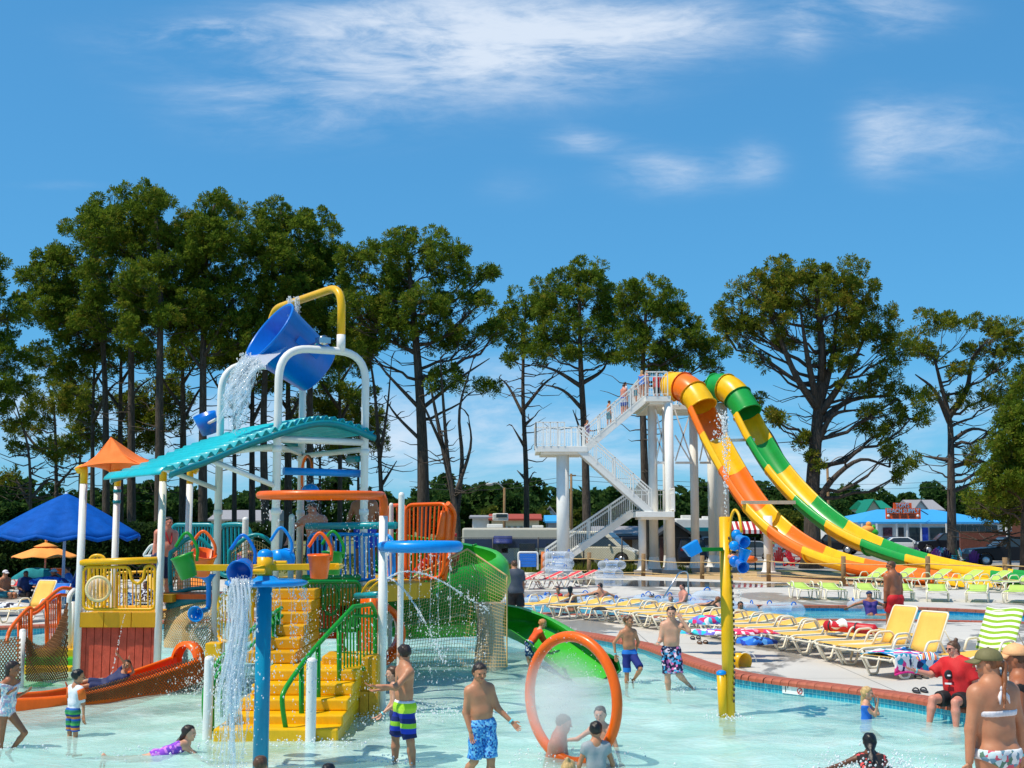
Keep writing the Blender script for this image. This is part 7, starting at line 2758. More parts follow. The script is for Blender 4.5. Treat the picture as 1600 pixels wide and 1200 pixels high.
def person(label, head, Y, H, f, look=None, sp=(0, 0, 1), ua=None, fa=None, th=None, sh=None, sk='tan', hair=('short', 'dark'), wear=(), det=1, w=None, bust=0.0, group=None,
  cap=None, shades=False, name='person', up=None, band=False, fat=0.0):
 ua, fa, th, sh = ua or {}, fa or {}, th or {}, sh or {}
 hh = 0.118 + 0.066 * H
 if w is None:
  w = 1.0 if H > 1.62 else .86
 elif H < 1.62:
  w *= .92
 sp = nrm(sp)
 f = np.array(f, float)
 f = nrm(f - sp * (f @ sp))
 s = np.cross(sp, f) * -1.0
 s = -s                                           # +s: the image right of someone facing the camera
 s = nrm(np.cross(sp, f))
 if abs(f[1]) > 0 and False:
  pass
 Z = np.array((0, 0, 1.0))
 hip = np.zeros(3)
 chest = hip + sp * .285 * H
 neck = chest + sp * .030 * H
 lk = nrm(look if look is not None else f)
 hu = nrm(up) if up is not None else nrm(nrm(sp) * .45 + Z * .55)
 lk = nrm(lk - hu * (lk @ hu)) if abs(lk @ hu) > .5 else nrm(lk - hu * (lk @ hu) * .7)
 hu = nrm(hu - lk * (hu @ lk))
 hr = np.cross(lk, hu)
 hc_ = neck + hu * (.022 * H + hh * .46) + lk * .02 * H
 top = hc_ + hu * hh * .5
 off = np.array(P(head[0], head[1], Y)) - top
 hipw, shw = .052 * H * w, .108 * H * w
 J = {}
 for side, sg in (('L', -1), ('R', 1)):
  J['sh' + side] = chest + s * sg * shw - sp * .012 * H
  u = nrm(ua[side]) if side in ua else nrm(s * sg * .16 - Z)
  J['el' + side] = J['sh' + side] + u * .165 * H
  fo = nrm(fa[side]) if side in fa else nrm(u + f * .15)
  J['wr' + side] = J['el' + side] + fo * .145 * H
  J['hd' + side] = fo
  J['hp' + side] = hip + s * sg * hipw - sp * .01 * H
  t_ = nrm(th[side]) if side in th else nrm(-Z + s * sg * .05)
  J['kn' + side] = J['hp' + side] + t_ * .245 * H
  h_ = nrm(sh[side]) if side in sh else -Z
  J['an' + side] = J['kn' + side] + h_ * .235 * H
  ff = nrm(f - h_ * (f @ h_)) if abs(f @ h_) < .95 else nrm(sp - h_ * (sp @ h_))
  J['to' + side] = J['an' + side] + h_ * .035 * H + ff * .105 * H
  J['he' + side] = J['an' + side] + h_ * .03 * H - ff * .02 * H
  J['tf' + side], J['ud' + side] = t_, u
 r = H * (0.92 if H < 1.45 else 1.0)
 if H < 1.45:
  r *= .93
 if H < 1.62:
  r *= .90
 g = 1 + fat
 def torso(Q, o=0.0):
  d = None
  for sg in (-1, 1):
   a = cone(Q, chest - sp * .065 * H + s * sg * .052 * H * w, hip + sp * .10 * H + s * sg * .034 * H * w * g, .064 * r + o, .058 * r * g + o)
   d = a if d is None else smin(d, a, .05 * H)
  d = smin(d, cone(Q, J['shL'] + s * .02 * H, J['shR'] - s * .02 * H, .043 * r + o, .043 * r + o), .05 * H)
  d = smin(d, cone(Q, hip + sp * .10 * H - s * .034 * H * w, hip + sp * .10 * H + s * .034 * H * w, .058 * r * g + o, .058 * r * g + o), .04 * H)
  d = smin(d, cone(Q, hip + s * hipw, hip - s * hipw, .062 * r * g + o, .062 * r * g + o), .05 * H)
  for sg in (-1, 1):
   d = smin(d, cone(Q, hip + s * sg * hipw * .9 - f * .03 * H, hip + s * sg * hipw * .9 - f * .028 * H - sp * .02 * H, .056 * r + o, .05 * r + o), .03 * H)
   if bust:
    d = smin(d, cone(Q, chest - sp * .085 * H + s * sg * .05 * H + f * .055 * H, chest - sp * .09 * H + s * sg * .048 * H + f * .06 * H, bust * H + o, bust * H + o), .03 * H)
   d = smin(d, cone(Q, neck, J['shR' if sg > 0 else 'shL'], .032 * r + o, .034 * r + o), .035 * H)
  if fat > .15:
   d = smin(d, cone(Q, hip + sp * .08 * H + f * .04 * H, hip + sp * .12 * H + f * .04 * H, .075 * r + o, .07 * r + o), .05 * H)
  return d
 def arm(Q, side, o=0.0, q=1.0):
  d = cone(Q, J['sh' + side], J['el' + side], .037 * r + o, .027 * r + o)
  if q >= 1:
   d = smin(d, cone(Q, J['el' + side], J['wr' + side], .028 * r + o, .0185 * r + o), .012 * H)
  return d
 def leg(Q, side, o=0.0):
  d = cone(Q, J['hp' + side], J['kn' + side], .060 * r * (1 + fat * .4) + o, .036 * r + o)
  kn, an = J['kn' + side], J['an' + side]
  m = kn * .68 + an * .32
  d = smin(d, cone(Q, kn, m, .034 * r + o, .037 * r + o), .012 * H)
  d = smin(d, cone(Q, m, an, .037 * r + o, .021 * r + o), .012 * H)
  d = smin(d, cone(Q, an, J['he' + side], .022 * r + o, .022 * r + o), .01 * H)
  return smin(d, cone(Q, J['he' + side], J['to' + side], .022 * r + o, .014 * r + o), .014 * H)
 def handf(Q, side, fine):
  wr, d_ = J['wr' + side], J['hd' + side]
  k = hh * .78 / .19
  pn = nrm(np.cross(d_, s) if abs(d_ @ s) < .9 else f)
  sd = np.cross(d_, pn)
  d = None
  for j in (-1.5, -.5, .5, 1.5):
   a = wr + d_ * .012 * k + sd * j * .009 * k
   b = wr + d_ * .085 * k + sd * j * .019 * k
   c_ = cone(Q, a, b, .012 * k, .0105 * k)
   d = c_ if d is None else smin(d, c_, .012 * k)
   ln = (.052, .075, .082, .070)[int(j + 1.5)] * k
   e = b + d_ * ln * .5 + sd * j * .004 * k + pn * .006 * k
   tip = e + nrm(d_ * .8 + pn * .6) * ln * .5
   kk = .003 * k if fine else .008 * k
   rf_ = .0082 * k if fine else .0105 * k
   d = smin(d, cone(Q, b, e, rf_, rf_ * .95), kk)
   d = smin(d, cone(Q, e, tip, rf_ * .95, rf_ * .8), kk)
  tb = wr + d_ * .025 * k - sd * .018 * k
  tm = tb + nrm(d_ * .6 - sd * .8 + pn * .3) * .045 * k
  d = smin(d, cone(Q, tb, tm, .013 * k, .010 * k), .006 * k)
  d = smin(d, cone(Q, tm, tm + nrm(d_ * .95 - sd * .2 + pn * .3) * .032 * k, .0098 * k, .008 * k), .004 * k)
  return smin(d, cone(Q, wr - d_ * .02 * k, wr + d_ * .015 * k, .0175 * r, .016 * k), .01 * k)
 HA = (hr, lk, hu)
 def hp_(x, y, z):
  return hc_ + (hr * x + lk * y + hu * z) * hh
 def headf(Q, fine=True):
  d = ellip(Q, hp_(0, -.045, .13), HA, (.335 * hh, .41 * hh, .365 * hh))
  d = smin(d, cone(Q, hp_(0, .08, -.10), hp_(0, .20, -.36), .245 * hh, .115 * hh), .10 * hh)
  d = smin(d, cone(Q, hp_(-.13, .0, -.18), hp_(.13, .0, -.18), .17 * hh, .17 * hh), .1 * hh)
  if fine:
   for x in (-.13, .13):
    d = -smin(-d, ellip(Q, hp_(x, .42, .05), HA, (.085 * hh, .06 * hh, .05 * hh)), .06 * hh)
    d = smin(d, ellip(Q, hp_(x * 2.62, -.01, .0), HA, (.035 * hh, .085 * hh, .12 * hh)), .03 * hh)
    d = smin(d, cone(Q, hp_(x * 1.5, .27, -.10), hp_(x * 1.2, .29, -.14), .07 * hh, .06 * hh), .08 * hh)
   d = smin(d, cone(Q, hp_(-.15, .335, .115), hp_(.15, .335, .115), .04 * hh, .04 * hh), .05 * hh)
   d = smin(d, cone(Q, hp_(0, .36, .07), hp_(0, .445, -.07), .03 * hh, .05 * hh), .045 * hh)
   d = smin(d, cone(Q, hp_(-.055, .335, -.215), hp_(.055, .335, -.215), .032 * hh, .032 * hh), .03 * hh)
  return smin(d, cone(Q, hp_(0, -.08, -.2), neck - sp * .01 * H, .043 * r, .047 * r), .05 * hh)
 def body(Q):
  d = torso(Q)
  d = smin(d, cone(Q, neck - sp * .01 * H, hp_(0, -.07, -.2), .048 * r, .041 * r), .035 * H)
  for side in 'LR':
   d = smin(d, arm(Q, side), .022 * H)
   d = smin(d, leg(Q, side), .018 * H)
   if det == 0:
    d = smin(d, cone(Q, J['wr' + side], J['wr' + side] + J['hd' + side] * .085 * H, .019 * r, .015 * r), .01 * H)
  return d
 base = off + hip
 root = thing(name, label, 'person', tuple(base), 0, group)
 pts = np.array([chest, neck, hip] + [J[k + q] for k in ('sh', 'el', 'wr', 'kn', 'an', 'to', 'he', 'hp') for q in 'LR'] + ([J['wr' + q] + J['hd' + q] * .1 * H for q in 'LR'] if det == 0 else []))
 pad = .11 * H
 hb = (.030, .021, .0155)[det] * H / 1.6
 v, q = surfnet(body, pts.min(0) - pad, pts.max(0) + pad, hb)
 mb = MB()
 mb.raw(v, q)
 if det > 0:
  for side in 'LR':
   c = J['wr' + side] + J['hd' + side] * hh * .4
   rr = hh * .62
   v, q = surfnet(lambda Q: handf(Q, side, det > 1), c - rr, c + rr, (.0095, .0062)[det - 1] * hh / .22)
   mb.raw(v, q)
 hres = (.026, .0125, .0085)[det] * hh / .22
 v, q = surfnet(lambda Q: headf(Q, det > 0), hc_ - hh * .78, hc_ + hh * .62, hres)
 mb.raw(v, q)
 if det > 0 and not shades:
  for x in (-.125, .125):
   mb.ball(hp_(x, .345, .045), .047 * hh, 8, (1, .6, .62), 1, Matrix(HA).transposed())
  mb.tube([hp_(-.08, .372, -.215), hp_(0, .386, -.21), hp_(.08, .372, -.215)], .018 * hh, 5, mi=2)
 hm = HAIR[hair[1]]
 mb.build('body', [SKIN[sk], EYE, LIP], root, world=False)
 # ---- hair
 style = hair[0]
 if style != 'none':
  def hairf(Q):
   lump_ = .014 * hh * (np.sin(Q[:, 0] * 90 / hh * .22) * np.sin(Q[:, 1] * 80 / hh * .22) + np.sin(Q[:, 2] * 70 / hh * .22 + Q[:, 0] * 60))
   d = ellip(Q, hp_(0, -.06, .15), HA, (.375 * hh, .44 * hh, .395 * hh)) + lump_
   Y0 = (Q - hc_) @ lk / hh
   Z0 = (Q - hc_) @ hu / hh
   line = np.interp(Y0, [-.6, -.18, .03, .07, .22, .46], [-.34, -.30, -.10, .16, .27, .33] if style == 'short' else [-.45, -.42, -.22, .10, .26, .33])
   d = np.maximum(d, (line - Z0) * hh * .8)
   if style in ('long', 'pony', 'wet'):
    if style == 'pony':
     b0 = hp_(0, -.42, .12)
     b1 = b0 - lk * .14 * hh - hu * .12 * hh
     b2 = neck - f * .09 * H - sp * .10 * H + s * .03 * H
     d = smin(d, cone(Q, b0, b1, .10 * hh, .11 * hh), .05 * hh)
     d = smin(d, cone(Q, b1, b2, .11 * hh, .05 * hh) + lump_ * .6, .04 * hh)
    else:
     ln = .16 if style == 'long' else .08
     for k in (-1, 0, 1):
      b0 = hp_(k * .2, -.28 + .06 * abs(k), .0)
      b2 = neck - f * (.055 - .01 * abs(k)) * H - sp * ln * H + s * k * .045 * H
      d = smin(d, cone(Q, b0, b2, .17 * hh, .10 * hh) + lump_ * .8, .06 * hh)
   if style == 'bun':
    d = smin(d, cone(Q, hp_(0, -.25, .5), hp_(0, -.3, .58), .15 * hh, .12 * hh) + lump_, .04 * hh)
    for k in (-1, 1):
     d = smin(d, cone(Q, hp_(k * .25, -.2, .0), hp_(k * .2, -.22, -.42), .12 * hh, .07 * hh) + lump_, .05 * hh)
   return d
  lo = np.minimum(hc_ - hh * .95, neck - .22 * H * np.ones(3) * (1 if style in ('long', 'pony') else .3) - .12)
  hi = hc_ + hh * .95
  if det == 0:
   lo = np.maximum(lo, hc_ - hh * 1.3)
  v, q = surfnet(hairf, lo, hi, hres * 1.25)
  if len(v):
   MB().raw(v, q).build('hair', hm, root, world=False)
 # ---- headgear
 if cap:
  m_, cu = cap
  mb = MB()
  c0 = hp_(0, -.06, .16)
  R_ = Matrix(HA).transposed()
  tl = Vector(lk)
  def dome(a, b):
   th_ = b * pi / 2
   q_ = Vector((.40 * cos(th_) * cos(2 * pi * a), .455 * cos(th_) * sin(2 * pi * a), .40 * sin(th_) ** .9)) * hh
   return Vector(c0) + R_ @ q_
  mb.grid(dome, 28, 9, True)
  if cu == 'bill':
   def bill(a, b):
    x = -.34 + .68 * a
    y = .36 * sqrt(max(0, 1 - (x / .40) ** 2)) + .06 + b * .36 * sqrt(max(0.02, 1 - (x / .36) ** 2))
    return Vector(c0) + R_ @ (Vector((x, y, .0 + .05 * (1 - (x / .34) ** 2) - .12 * b)) * hh)
   mb.grid(bill, 12, 4)
   mb.ball(hp_(0, -.06, .56), .03 * hh, 8)
  elif cu == 'brim':
   mb.grid(lambda a, b: Vector(c0) + R_ @ (Vector(((.40 + .3 * b) * cos(2 * pi * a), (.45 + .3 * b) * sin(2 * pi * a), -.07 * b)) * hh), 24, 3, True)
  mb.build('cap' if cu != 'brim' else 'hat', m_, root, thick=.006, world=False)
 if shades:
  mb = MB()
  R_ = Matrix(HA).transposed()
  for x in (-.14, .14):
   mb.ball(hp_(x, .375, .05), .10 * hh, 10, (1, .35, .75), 0, R_)
  mb.tube([hp_(-.34, .0, .06), hp_(-.25, .34, .06), hp_(.25, .34, .06), hp_(.34, .0, .06)], .016 * hh, 5)
  mb.build('sunglasses', SHADES, root, world=False)
 # ---- clothes
 hc2 = hb * .92
 def halfspace(Q, p, n):
  return (Q - np.array(p, f32)) @ np.array(n, f32)
 for kind, m_, *ex in wear:
  o = .009 * H
  if kind == 'shorts':
   qv = ex[0] if ex else .62
   def fn(Q):
    wz = halfspace(Q, hip + sp * .055 * H, sp)
    d = cone(Q, hip + s * hipw, hip - s * hipw, .066 * r * g + o, .066 * r * g + o)
    d = smin(d, cone(Q, hip + sp * .09 * H - s * .03 * H, hip + sp * .09 * H + s * .03 * H, .060 * r * g + o * .7, .060 * r * g + o * .7), .04 * H)
    for sg in (-1, 1):
     d = smin(d, cone(Q, hip + s * sg * hipw * .9 - f * .03 * H, hip + s * sg * hipw * .9 - f * .028 * H - sp * .02 * H, .056 * r + o, .05 * r + o), .03 * H)
    for side in 'LR':
     hm_ = J['hp' + side] + (J['kn' + side] - J['hp' + side]) * qv
     l_ = cone(Q, J['hp' + side], J['kn' + side], .062 * r * (1 + fat * .4) + o, .050 * r + o * 1.4)
     l_ = l_ + .004 * H * np.sin(Q[:, 2] * 42 / H + Q[:, 0] * 30 / H)
     l_ = np.maximum(l_, halfspace(Q, hm_, J['tf' + side]))
     d = smin(d, l_, .012 * H)
    return np.maximum(d, wz)
   nm = 'swim_shorts'
  elif kind in ('tshirt', 'rash'):
   oo = .012 * H if kind == 'tshirt' else .006 * H
   qv = ex[0] if ex else .6
   def fn(Q):
    d = torso(Q, oo)
    if kind == 'tshirt':
     d = smin(d, cone(Q, chest - sp * .05 * H, hip - sp * .01 * H, .088 * H * w, .085 * H * g + oo), .06 * H) + .004 * H * np.sin(Q[:, 2] * 30 / H + 3 * Q[:, 0] * 14 / H) * (1 if det else 0)
    for side in 'LR':
     e_ = J['el' + side] if qv <= 1 else J['wr' + side]
     l_ = cone(Q, J['sh' + side], J['el' + side], .040 * r + oo, .031 * r + oo * (2.0 if kind == 'tshirt' else 1))
     if qv > 1:
      l_ = smin(l_, cone(Q, J['el' + side], J['wr' + side], .030 * r + oo, .020 * r + oo), .01 * H)
      l_ = np.maximum(l_, halfspace(Q, J['el' + side] + (J['wr' + side] - J['el' + side]) * (qv - 1), J['hd' + side]) * 1.0 - 0)
     else:
      l_ = np.maximum(l_, halfspace(Q, J['sh' + side] + (J['el' + side] - J['sh' + side]) * qv, J['ud' + side]))
     d = smin(d, l_, .02 * H)
    low = halfspace(Q, hip - sp * (.03 if kind == 'tshirt' else -.02) * H, -sp)
    neckcut = .048 * H - cone(Q, neck - sp * .012 * H, neck + sp * .1 * H, .0, .0)
    return np.maximum(np.maximum(d, low), neckcut)
   nm = 't_shirt' if kind == 'tshirt' else 'rash_guard'
  elif kind == 'suit':
   def fn(Q):
    d = torso(Q, .006 * H)
    up_ = halfspace(Q, chest - sp * .03 * H, sp) - .3 * np.abs(halfspace(Q, chest, s))
    low = halfspace(Q, hip - sp * .055 * H, -sp) + .45 * np.maximum(0, np.abs(halfspace(Q, hip, s)) - .02 * H)
    return np.maximum(np.maximum(d, up_), low)
   nm = 'swimsuit'
  elif kind == 'band':
   def fn(Q):
    d = torso(Q, .006 * H)
    return np.maximum(np.maximum(d, halfspace(Q, chest - sp * .085 * H, sp)), halfspace(Q, chest - sp * .115 * H, -sp))
   nm = 'swim_top'
  elif kind == 'brief':
   def fn(Q):
    d = torso(Q, .006 * H)
    for side in 'LR':
     d = smin(d, cone(Q, J['hp' + side], J['hp' + side] + J['tf' + side] * .05 * H, .061 * r + .006 * H, .060 * r + .006 * H), .02 * H)
    return np.maximum(np.maximum(d, halfspace(Q, hip + sp * .025 * H, sp)), halfspace(Q, hip - sp * .075 * H, -sp) + .55 * np.maximum(0, np.abs(halfspace(Q, hip, s)) - .015 * H))
   nm = 'swim_bottom'
  else:
   continue
  v, q = surfnet(fn, pts.min(0) - pad, pts.max(0) + pad, hc2)
  if len(v):
   MB().raw(v, q).build(nm, m_, root, world=False)
 if band:
  for side in band if isinstance(band, str) else 'R':
   mb = MB()
   a = J['wr' + side]
   d_ = Vector(J['hd' + side])
   mb.lathe([(.0195 * r + .004, -.011), (.0205 * r + .005, 0), (.0195 * r + .004, .011)], a - np.array(d_) * .01, d_, 14)
   mb.build('wristband', mat('wristband', srgb(120, 214, 224), .4), root, world=False)
 root['_J'] = 0
 del root['_J']
 person.J = {k: Vector(v + off) for k, v in J.items()}
 person.head = (Vector(hc_ + off), hh, Vector(hr), Vector(lk), Vector(hu))
 person.chest, person.f, person.s, person.sp, person.neck = Vector(chest + off), Vector(f), Vector(s), Vector(sp), Vector(neck + off)
 return root
STR_BOY = stripe_mat('wide_stripe_trunks', [srgb(170, 220, 40), srgb(230, 232, 240), srgb(40, 60, 150), srgb(20, 34, 90), srgb(40, 66, 190), srgb(160, 214, 50), srgb(24, 40, 110), srgb(30, 50, 160), srgb(190, 228, 60)], 1.95, 2)
BLUE_P = print_mat('blue_letter_print', [srgb(40, 120, 200), srgb(120, 190, 230), srgb(24, 70, 150), srgb(90, 170, 225), srgb(60, 140, 210)], 55)
SUIT_P = print_mat('pale_pink_print', [srgb(238, 216, 214), srgb(200, 170, 190), srgb(240, 232, 228), srgb(150, 190, 210)], 40)
STR_SM = stripe_mat('green_blue_stripe_trunks', [srgb(30, 120, 90), srgb(30, 90, 170), srgb(210, 130, 50), srgb(20, 60, 120), srgb(70, 160, 80)], 7, 2)
FLOW_D = print_mat('dark_floral_trunks', [srgb(20, 26, 70), srgb(230, 110, 170), srgb(16, 22, 60), srgb(60, 150, 200), srgb(20, 24, 64), srgb(220, 200, 220)], 26)
FLOW_L = print_mat('light_floral_bottom', [srgb(226, 230, 232), srgb(210, 90, 110), srgb(200, 220, 224), srgb(110, 150, 170), srgb(232, 232, 232), srgb(90, 130, 110)], 24)
BLUE2 = stripe_mat('two_blue_trunks', [srgb(20, 110, 200), srgb(24, 120, 210), srgb(20, 40, 120)], 1.4, 2)
DOTS = print_mat('navy_dot_trunks', [srgb(24, 40, 80), srgb(220, 226, 236), srgb(30, 50, 100), srgb(60, 110, 170)], 34)
PLUM = print_mat('purple_print', [srgb(150, 70, 200), srgb(110, 60, 180), srgb(210, 130, 220)], 24)
c_ = cl
dn = lambda x, y, z: (x, y, z)
if 1:
 # --- foreground
 person('woman in an olive cap with a long ponytail seen from behind', (1541, 1015), 9.5, 1.63, (-.42, .9, 0), (-.95, .3, -.05), ua={'R': (-.20, .02, -1), 'L': (.30, .12, -1)}, fa={'R': (-.12, -.1, -1), 'L': (.10, .15, -1)},
  sk='tan', hair=('pony', 'auburn'), wear=(('band', c_('white', (226, 222, 226))), ('brief', FLOW_L)), det=2, cap=(c_('olive', (112, 106, 66)), 'bill'), band='L', bust=.03, w=.98)
 m2 = MB()
 nk, ff, s_ = person.neck, person.f, person.s
 m2.ball(nk - ff * .085 - V(0, 0, .03), .035, 10, (1.2, .6, .7))
 for k in (-1, 1):
  m2.tube([nk - ff * .08 - V(0, 0, .03), nk - ff * .10 + s_ * k * .04 - V(0, 0, .09), nk - ff * .11 + s_ * k * .05 - V(0, 0, .14)], [.012, .018, .004], 6)
  m2.tube([nk - ff * .08 - V(0, 0, .03), nk + s_ * k * .075 + V(0, 0, -.02), nk + ff * .06 + s_ * k * .07 - V(0, 0, .08)], .009, 6)
 m2.build('halter_tie', c_('white', (226, 222, 226)), bpy.data.objects['person'])
 person('woman in a peach cap beside her, half cut off by the frame edge', (1583, 1008), 10.2, 1.60, (-.85, .45, 0), (-.95, .25, -.1), sk='bronze', hair=('pony', 'brown'), wear=(('suit', c_('black', (22, 22, 26))),), det=2,
  cap=(c_('peach', (238, 178, 124)), 'bill'), bust=.03)
 person('woman in a red t-shirt and sunglasses sitting on the pool coping, pointing', (1488, 1002), 17.7, 1.64, (-.78, -.62, 0), (-.95, -.3, -.08), sp=(-.05, .02, 1), ua={'L': (-.80, -.1, -.55), 'R': (.30, -.25, -.9)},
  fa={'L': (-.97, -.1, .25), 'R': (.15, -.5, -.85)}, th={'L': (-.9, -.42, -.02), 'R': (-.62, -.78, -.05)}, sh={'L': (-.22, -.1, -1), 'R': (-.05, -.12, -1)}, sk='pink', hair=('bun', 'brown'),
  wear=(('tshirt', c_('red', (206, 22, 28)), .85), ('shorts', c_('black', (22, 22, 26)), .72)), det=2, shades=True, fat=.12, bust=.035, band='L')
 rw = bpy.data.objects['person.002']
 m2 = MB()
 ch, ff, s_ = person.chest, person.f, person.s
 cpt = ch + ff * .205 - V(0, 0, .15)
 for (dx, dz, rr, m_) in ((0, 0, .062, 0),):
  m2.ball(cpt, .062, 12, (1, .35, 1.15))
 m2.build('shirt_print', c_('print_black', (28, 28, 34)), rw)
 m2 = MB()
 m2.beam(cpt + ff * .02 - s_ * .045 - V(0, 0, .005), cpt + ff * .02 + s_ * .045 - V(0, 0, .005), .022, .02)
 m2.beam(cpt + ff * .01 - s_ * .05 - V(0, 0, .12), cpt + ff * .01 + s_ * .05 - V(0, 0, .12), .022, .022)
 m2.build('shirt_print', c_('white', (226, 222, 226)), rw)
 person('boy in navy and lime striped trunks reaching out an arm', (631, 1007), 14.8, 1.53, (-.85, -.42, 0), (-.62, .7, 0), sp=(.02, 0, 1), ua={'R': (-.55, -.55, -.62), 'L': (-.2, .5, -.8)}, fa={'R': (-.97, -.12, .08), 'L': (-.9, .2, -.2)},
  th={'L': (-.22, .25, -1), 'R': (.18, -.18, -1)}, sh={'L': (-.02, .1, -1), 'R': (.10, 0, -1)}, sk='tan', hair=('short', 'dark'), wear=(('shorts', STR_BOY, .92),), det=2, w=.88)
 person('small boy walking just behind the boy in striped trunks', (613, 1041), 15.7, 1.22, (-.95, -.2, 0), (-1, -.1, 0), sp=(-.05, 0, 1), ua={'L': (-.1, .3, -1), 'R': (-.1, -.1, -1)}, fa={'R': (-.75, -.2, -.5), 'L': (-.6, 0, -.8)},
  sk='fair', hair=('short', 'brown'), wear=(('shorts', c_('navy', (26, 40, 90)), .8),), det=1, w=.92, band='R')
 person('boy in blue printed trunks wading with his head down', (750, 1037), 13.9, 1.46, (.30, -.93, 0), (.35, -.85, -.5), sp=(-.10, 0, 1), ua={'L': (-.16, .02, -1), 'R': (.38, -.1, -.9)}, fa={'L': (.28, -.25, -.95), 'R': (.70, -.15, -.65)},
  th={'L': (-.10, -.05, -1), 'R': (.10, -.1, -1)}, sh={'L': (-.45, .5, -.65), 'R': (-.02, .05, -1)}, sk='tan', hair=('wet', 'dark'), wear=(('shorts', BLUE_P, .95),), det=2, w=.84, band='R')
 person('girl with wet dark hair splashing through the water at the frame edge', (21, 1033), 15.6, 1.30, (.92, -.35, 0), (1, .1, 0), sp=(.06, 0, 1), ua={'L': (-.5, .2, -.8), 'R': (-.25, -.2, -1)}, fa={'L': (.7, -.1, .3), 'R': (.8, -.1, .4)},
  th={'R': (.72, -.1, -.8), 'L': (-.06, .05, -1)}, sh={'R': (-.60, .1, -.75), 'L': (-.12, 0, -1)}, sk='bronze', hair=('long', 'dark'), wear=(('suit', SUIT_P),), det=2, w=.9)
 person('little boy in a white and orange rash guard and striped trunks', (123, 1046), 16.5, 1.08, (.55, .8, 0), (.75, .45, 0), sp=(.06, 0, 1), ua={'R': (-.05, 0, -1), 'L': (.22, .1, -1)}, fa={'L': (.1, -.1, -1)}, sk='tan', hair=('short', 'black'),
  wear=(('rash', c_('white2', (224, 226, 232)), .95), ('shorts', STR_SM, .9)), det=2, w=.95)
 sl = MB()
 for side in 'LR':
  a, b = person.J['sh' + side], person.J['el' + side]
  sl.tube([a + (a - b) * .18, a, a.lerp(b, .72)], [.03, .055, .05], 12)
 o_ = sl.build('sleeves', c_('orange', (246, 110, 24)), [x for x in C.objects if x.get('label', '').startswith('little boy in a white')][0])
 person('girl in a purple suit swimming with her head up', (296, 1133), 15.3, 1.25, (.1, -.2, -1), (1, -.1, .05), sp=(1, .05, .42), up=(0, 0, 1), ua={'R': (.6, -.5, -.4), 'L': (.6, .5, -.5)}, fa={'R': (.8, -.2, -.4)},
  th={'L': (-1, .05, -.12), 'R': (-1, -.05, -.04)}, sh={'L': (-1, 0, .1), 'R': (-1, 0, -.05)}, sk='fair', hair=('wet', 'dark'), wear=(('suit', PLUM),), det=1, w=.9)
 person('shirtless bather hunched inside the mist of the orange hoop', (884, 1117), 15.2, 1.70, (.95, -.2, 0), (.9, -.2, -.35), sp=(.22, 0, 1), ua={'R': (.25, -.2, -.95), 'L': (.3, .2, -.9)}, fa={'R': (.8, -.3, -.3), 'L': (.8, 0, -.3)},
  th={'L': (.95, .2, -.1), 'R': (.95, -.1, -.1)}, sh={'L': (.95, .1, -.2), 'R': (.95, -.1, -.2)}, sk='pink', hair=('short', 'brown'), wear=(('shorts', c_('navy', (26, 40, 90)), .9),), det=1)
 person('boy kneeling in the water just inside the far side of the hoop', (937, 1104), 15.7, 1.35, (-.3, -.95, 0), (-.3, -.9, -.2), sp=(-.05, 0, 1), ua={'L': (-.8, -.2, -.5), 'R': (.3, 0, -1)}, fa={'L': (-.95, 0, -.1)}, th={'L': (-.2, -.95, -.2), 'R': (.2, -.95, -.2)},
  sh={'L': (0, 1, -.3), 'R': (0, 1, -.3)}, sk='fair', hair=('wet', 'dark'), wear=(('shorts', c_('grey', (90, 94, 104)), .8),), det=1, w=.92)
 person('child in a grey and black rash guard sitting before the hoop opening', (931, 1127), 14.4, 1.30, (-.25, .96, 0), (.1, .95, .1), sp=(0, .05, 1), ua={'L': (.35, .1, -1), 'R': (-.35, .1, -1)}, fa={'L': (.1, .5, -.8), 'R': (-.1, .5, -.8)},
  th={'L': (.1, .9, -.2), 'R': (-.1, .9, -.2)}, sh={'L': (0, .8, -.3), 'R': (0, .8, -.3)}, sk='tan', hair=('short', 'black'), wear=(('rash', c_('grey2', (150, 156, 160)), .4),), det=1, w=.98)
 person('boy in two tone blue trunks running through the shallows', (982, 962), 22.0, 1.38, (.25, -.95, 0), (.75, -.6, .05), sp=(-.06, 0, 1), ua={'L': (-.62, .05, -.8), 'R': (.35, .4, -.8)}, fa={'L': (.12, -.1, -1), 'R': (-.2, .4, -.8)},
  th={'L': (0, -.05, -1), 'R': (.35, -.65, -.7)}, sh={'L': (-.02, .1, -1), 'R': (-.35, .75, -.75)}, sk='tan', hair=('short', 'brown'), wear=(('shorts', BLUE2, .9),), det=2, w=.86, band='L')
 person('boy in dark floral trunks with one hand on his face', (1049, 948), 21.0, 1.58, (.05, -1, 0), (-.1, -1, -.1), sp=(.02, 0, 1), ua={'L': (-.25, -.1, -1), 'R': (.45, -.7, -.25)}, fa={'L': (-.2, -.6, -.1), 'R': (-.55, .1, .85)},
  th={'L': (-.04, -.25, -1), 'R': (.10, -.35, -.9)}, sh={'L': (.06, .15, -1), 'R': (.50, .75, -.5)}, sk='fair', hair=('wet', 'dark'), wear=(('shorts', FLOW_D, .95),), det=2, w=.86, band='L')
 person('small child in an orange shirt climbing off the green slide', (850, 968), 24.4, 1.10, (.75, .45, -.3), (.85, .2, -.3), sp=(.55, .15, .75), ua={'R': (.5, -.2, -.9), 'L': (.5, .3, -.9)}, fa={'R': (.5, -.1, -.8)},
  th={'L': (.1, .25, -1), 'R': (-.05, -.15, -1)}, sh={'L': (-.3, 0, -1), 'R': (.3, 0, -1)}, sk='fair', hair=('short', 'ginger'), wear=(('rash', c_('orange2', (246, 84, 24)), 1.6), ('shorts', DOTS, .9)), det=2)
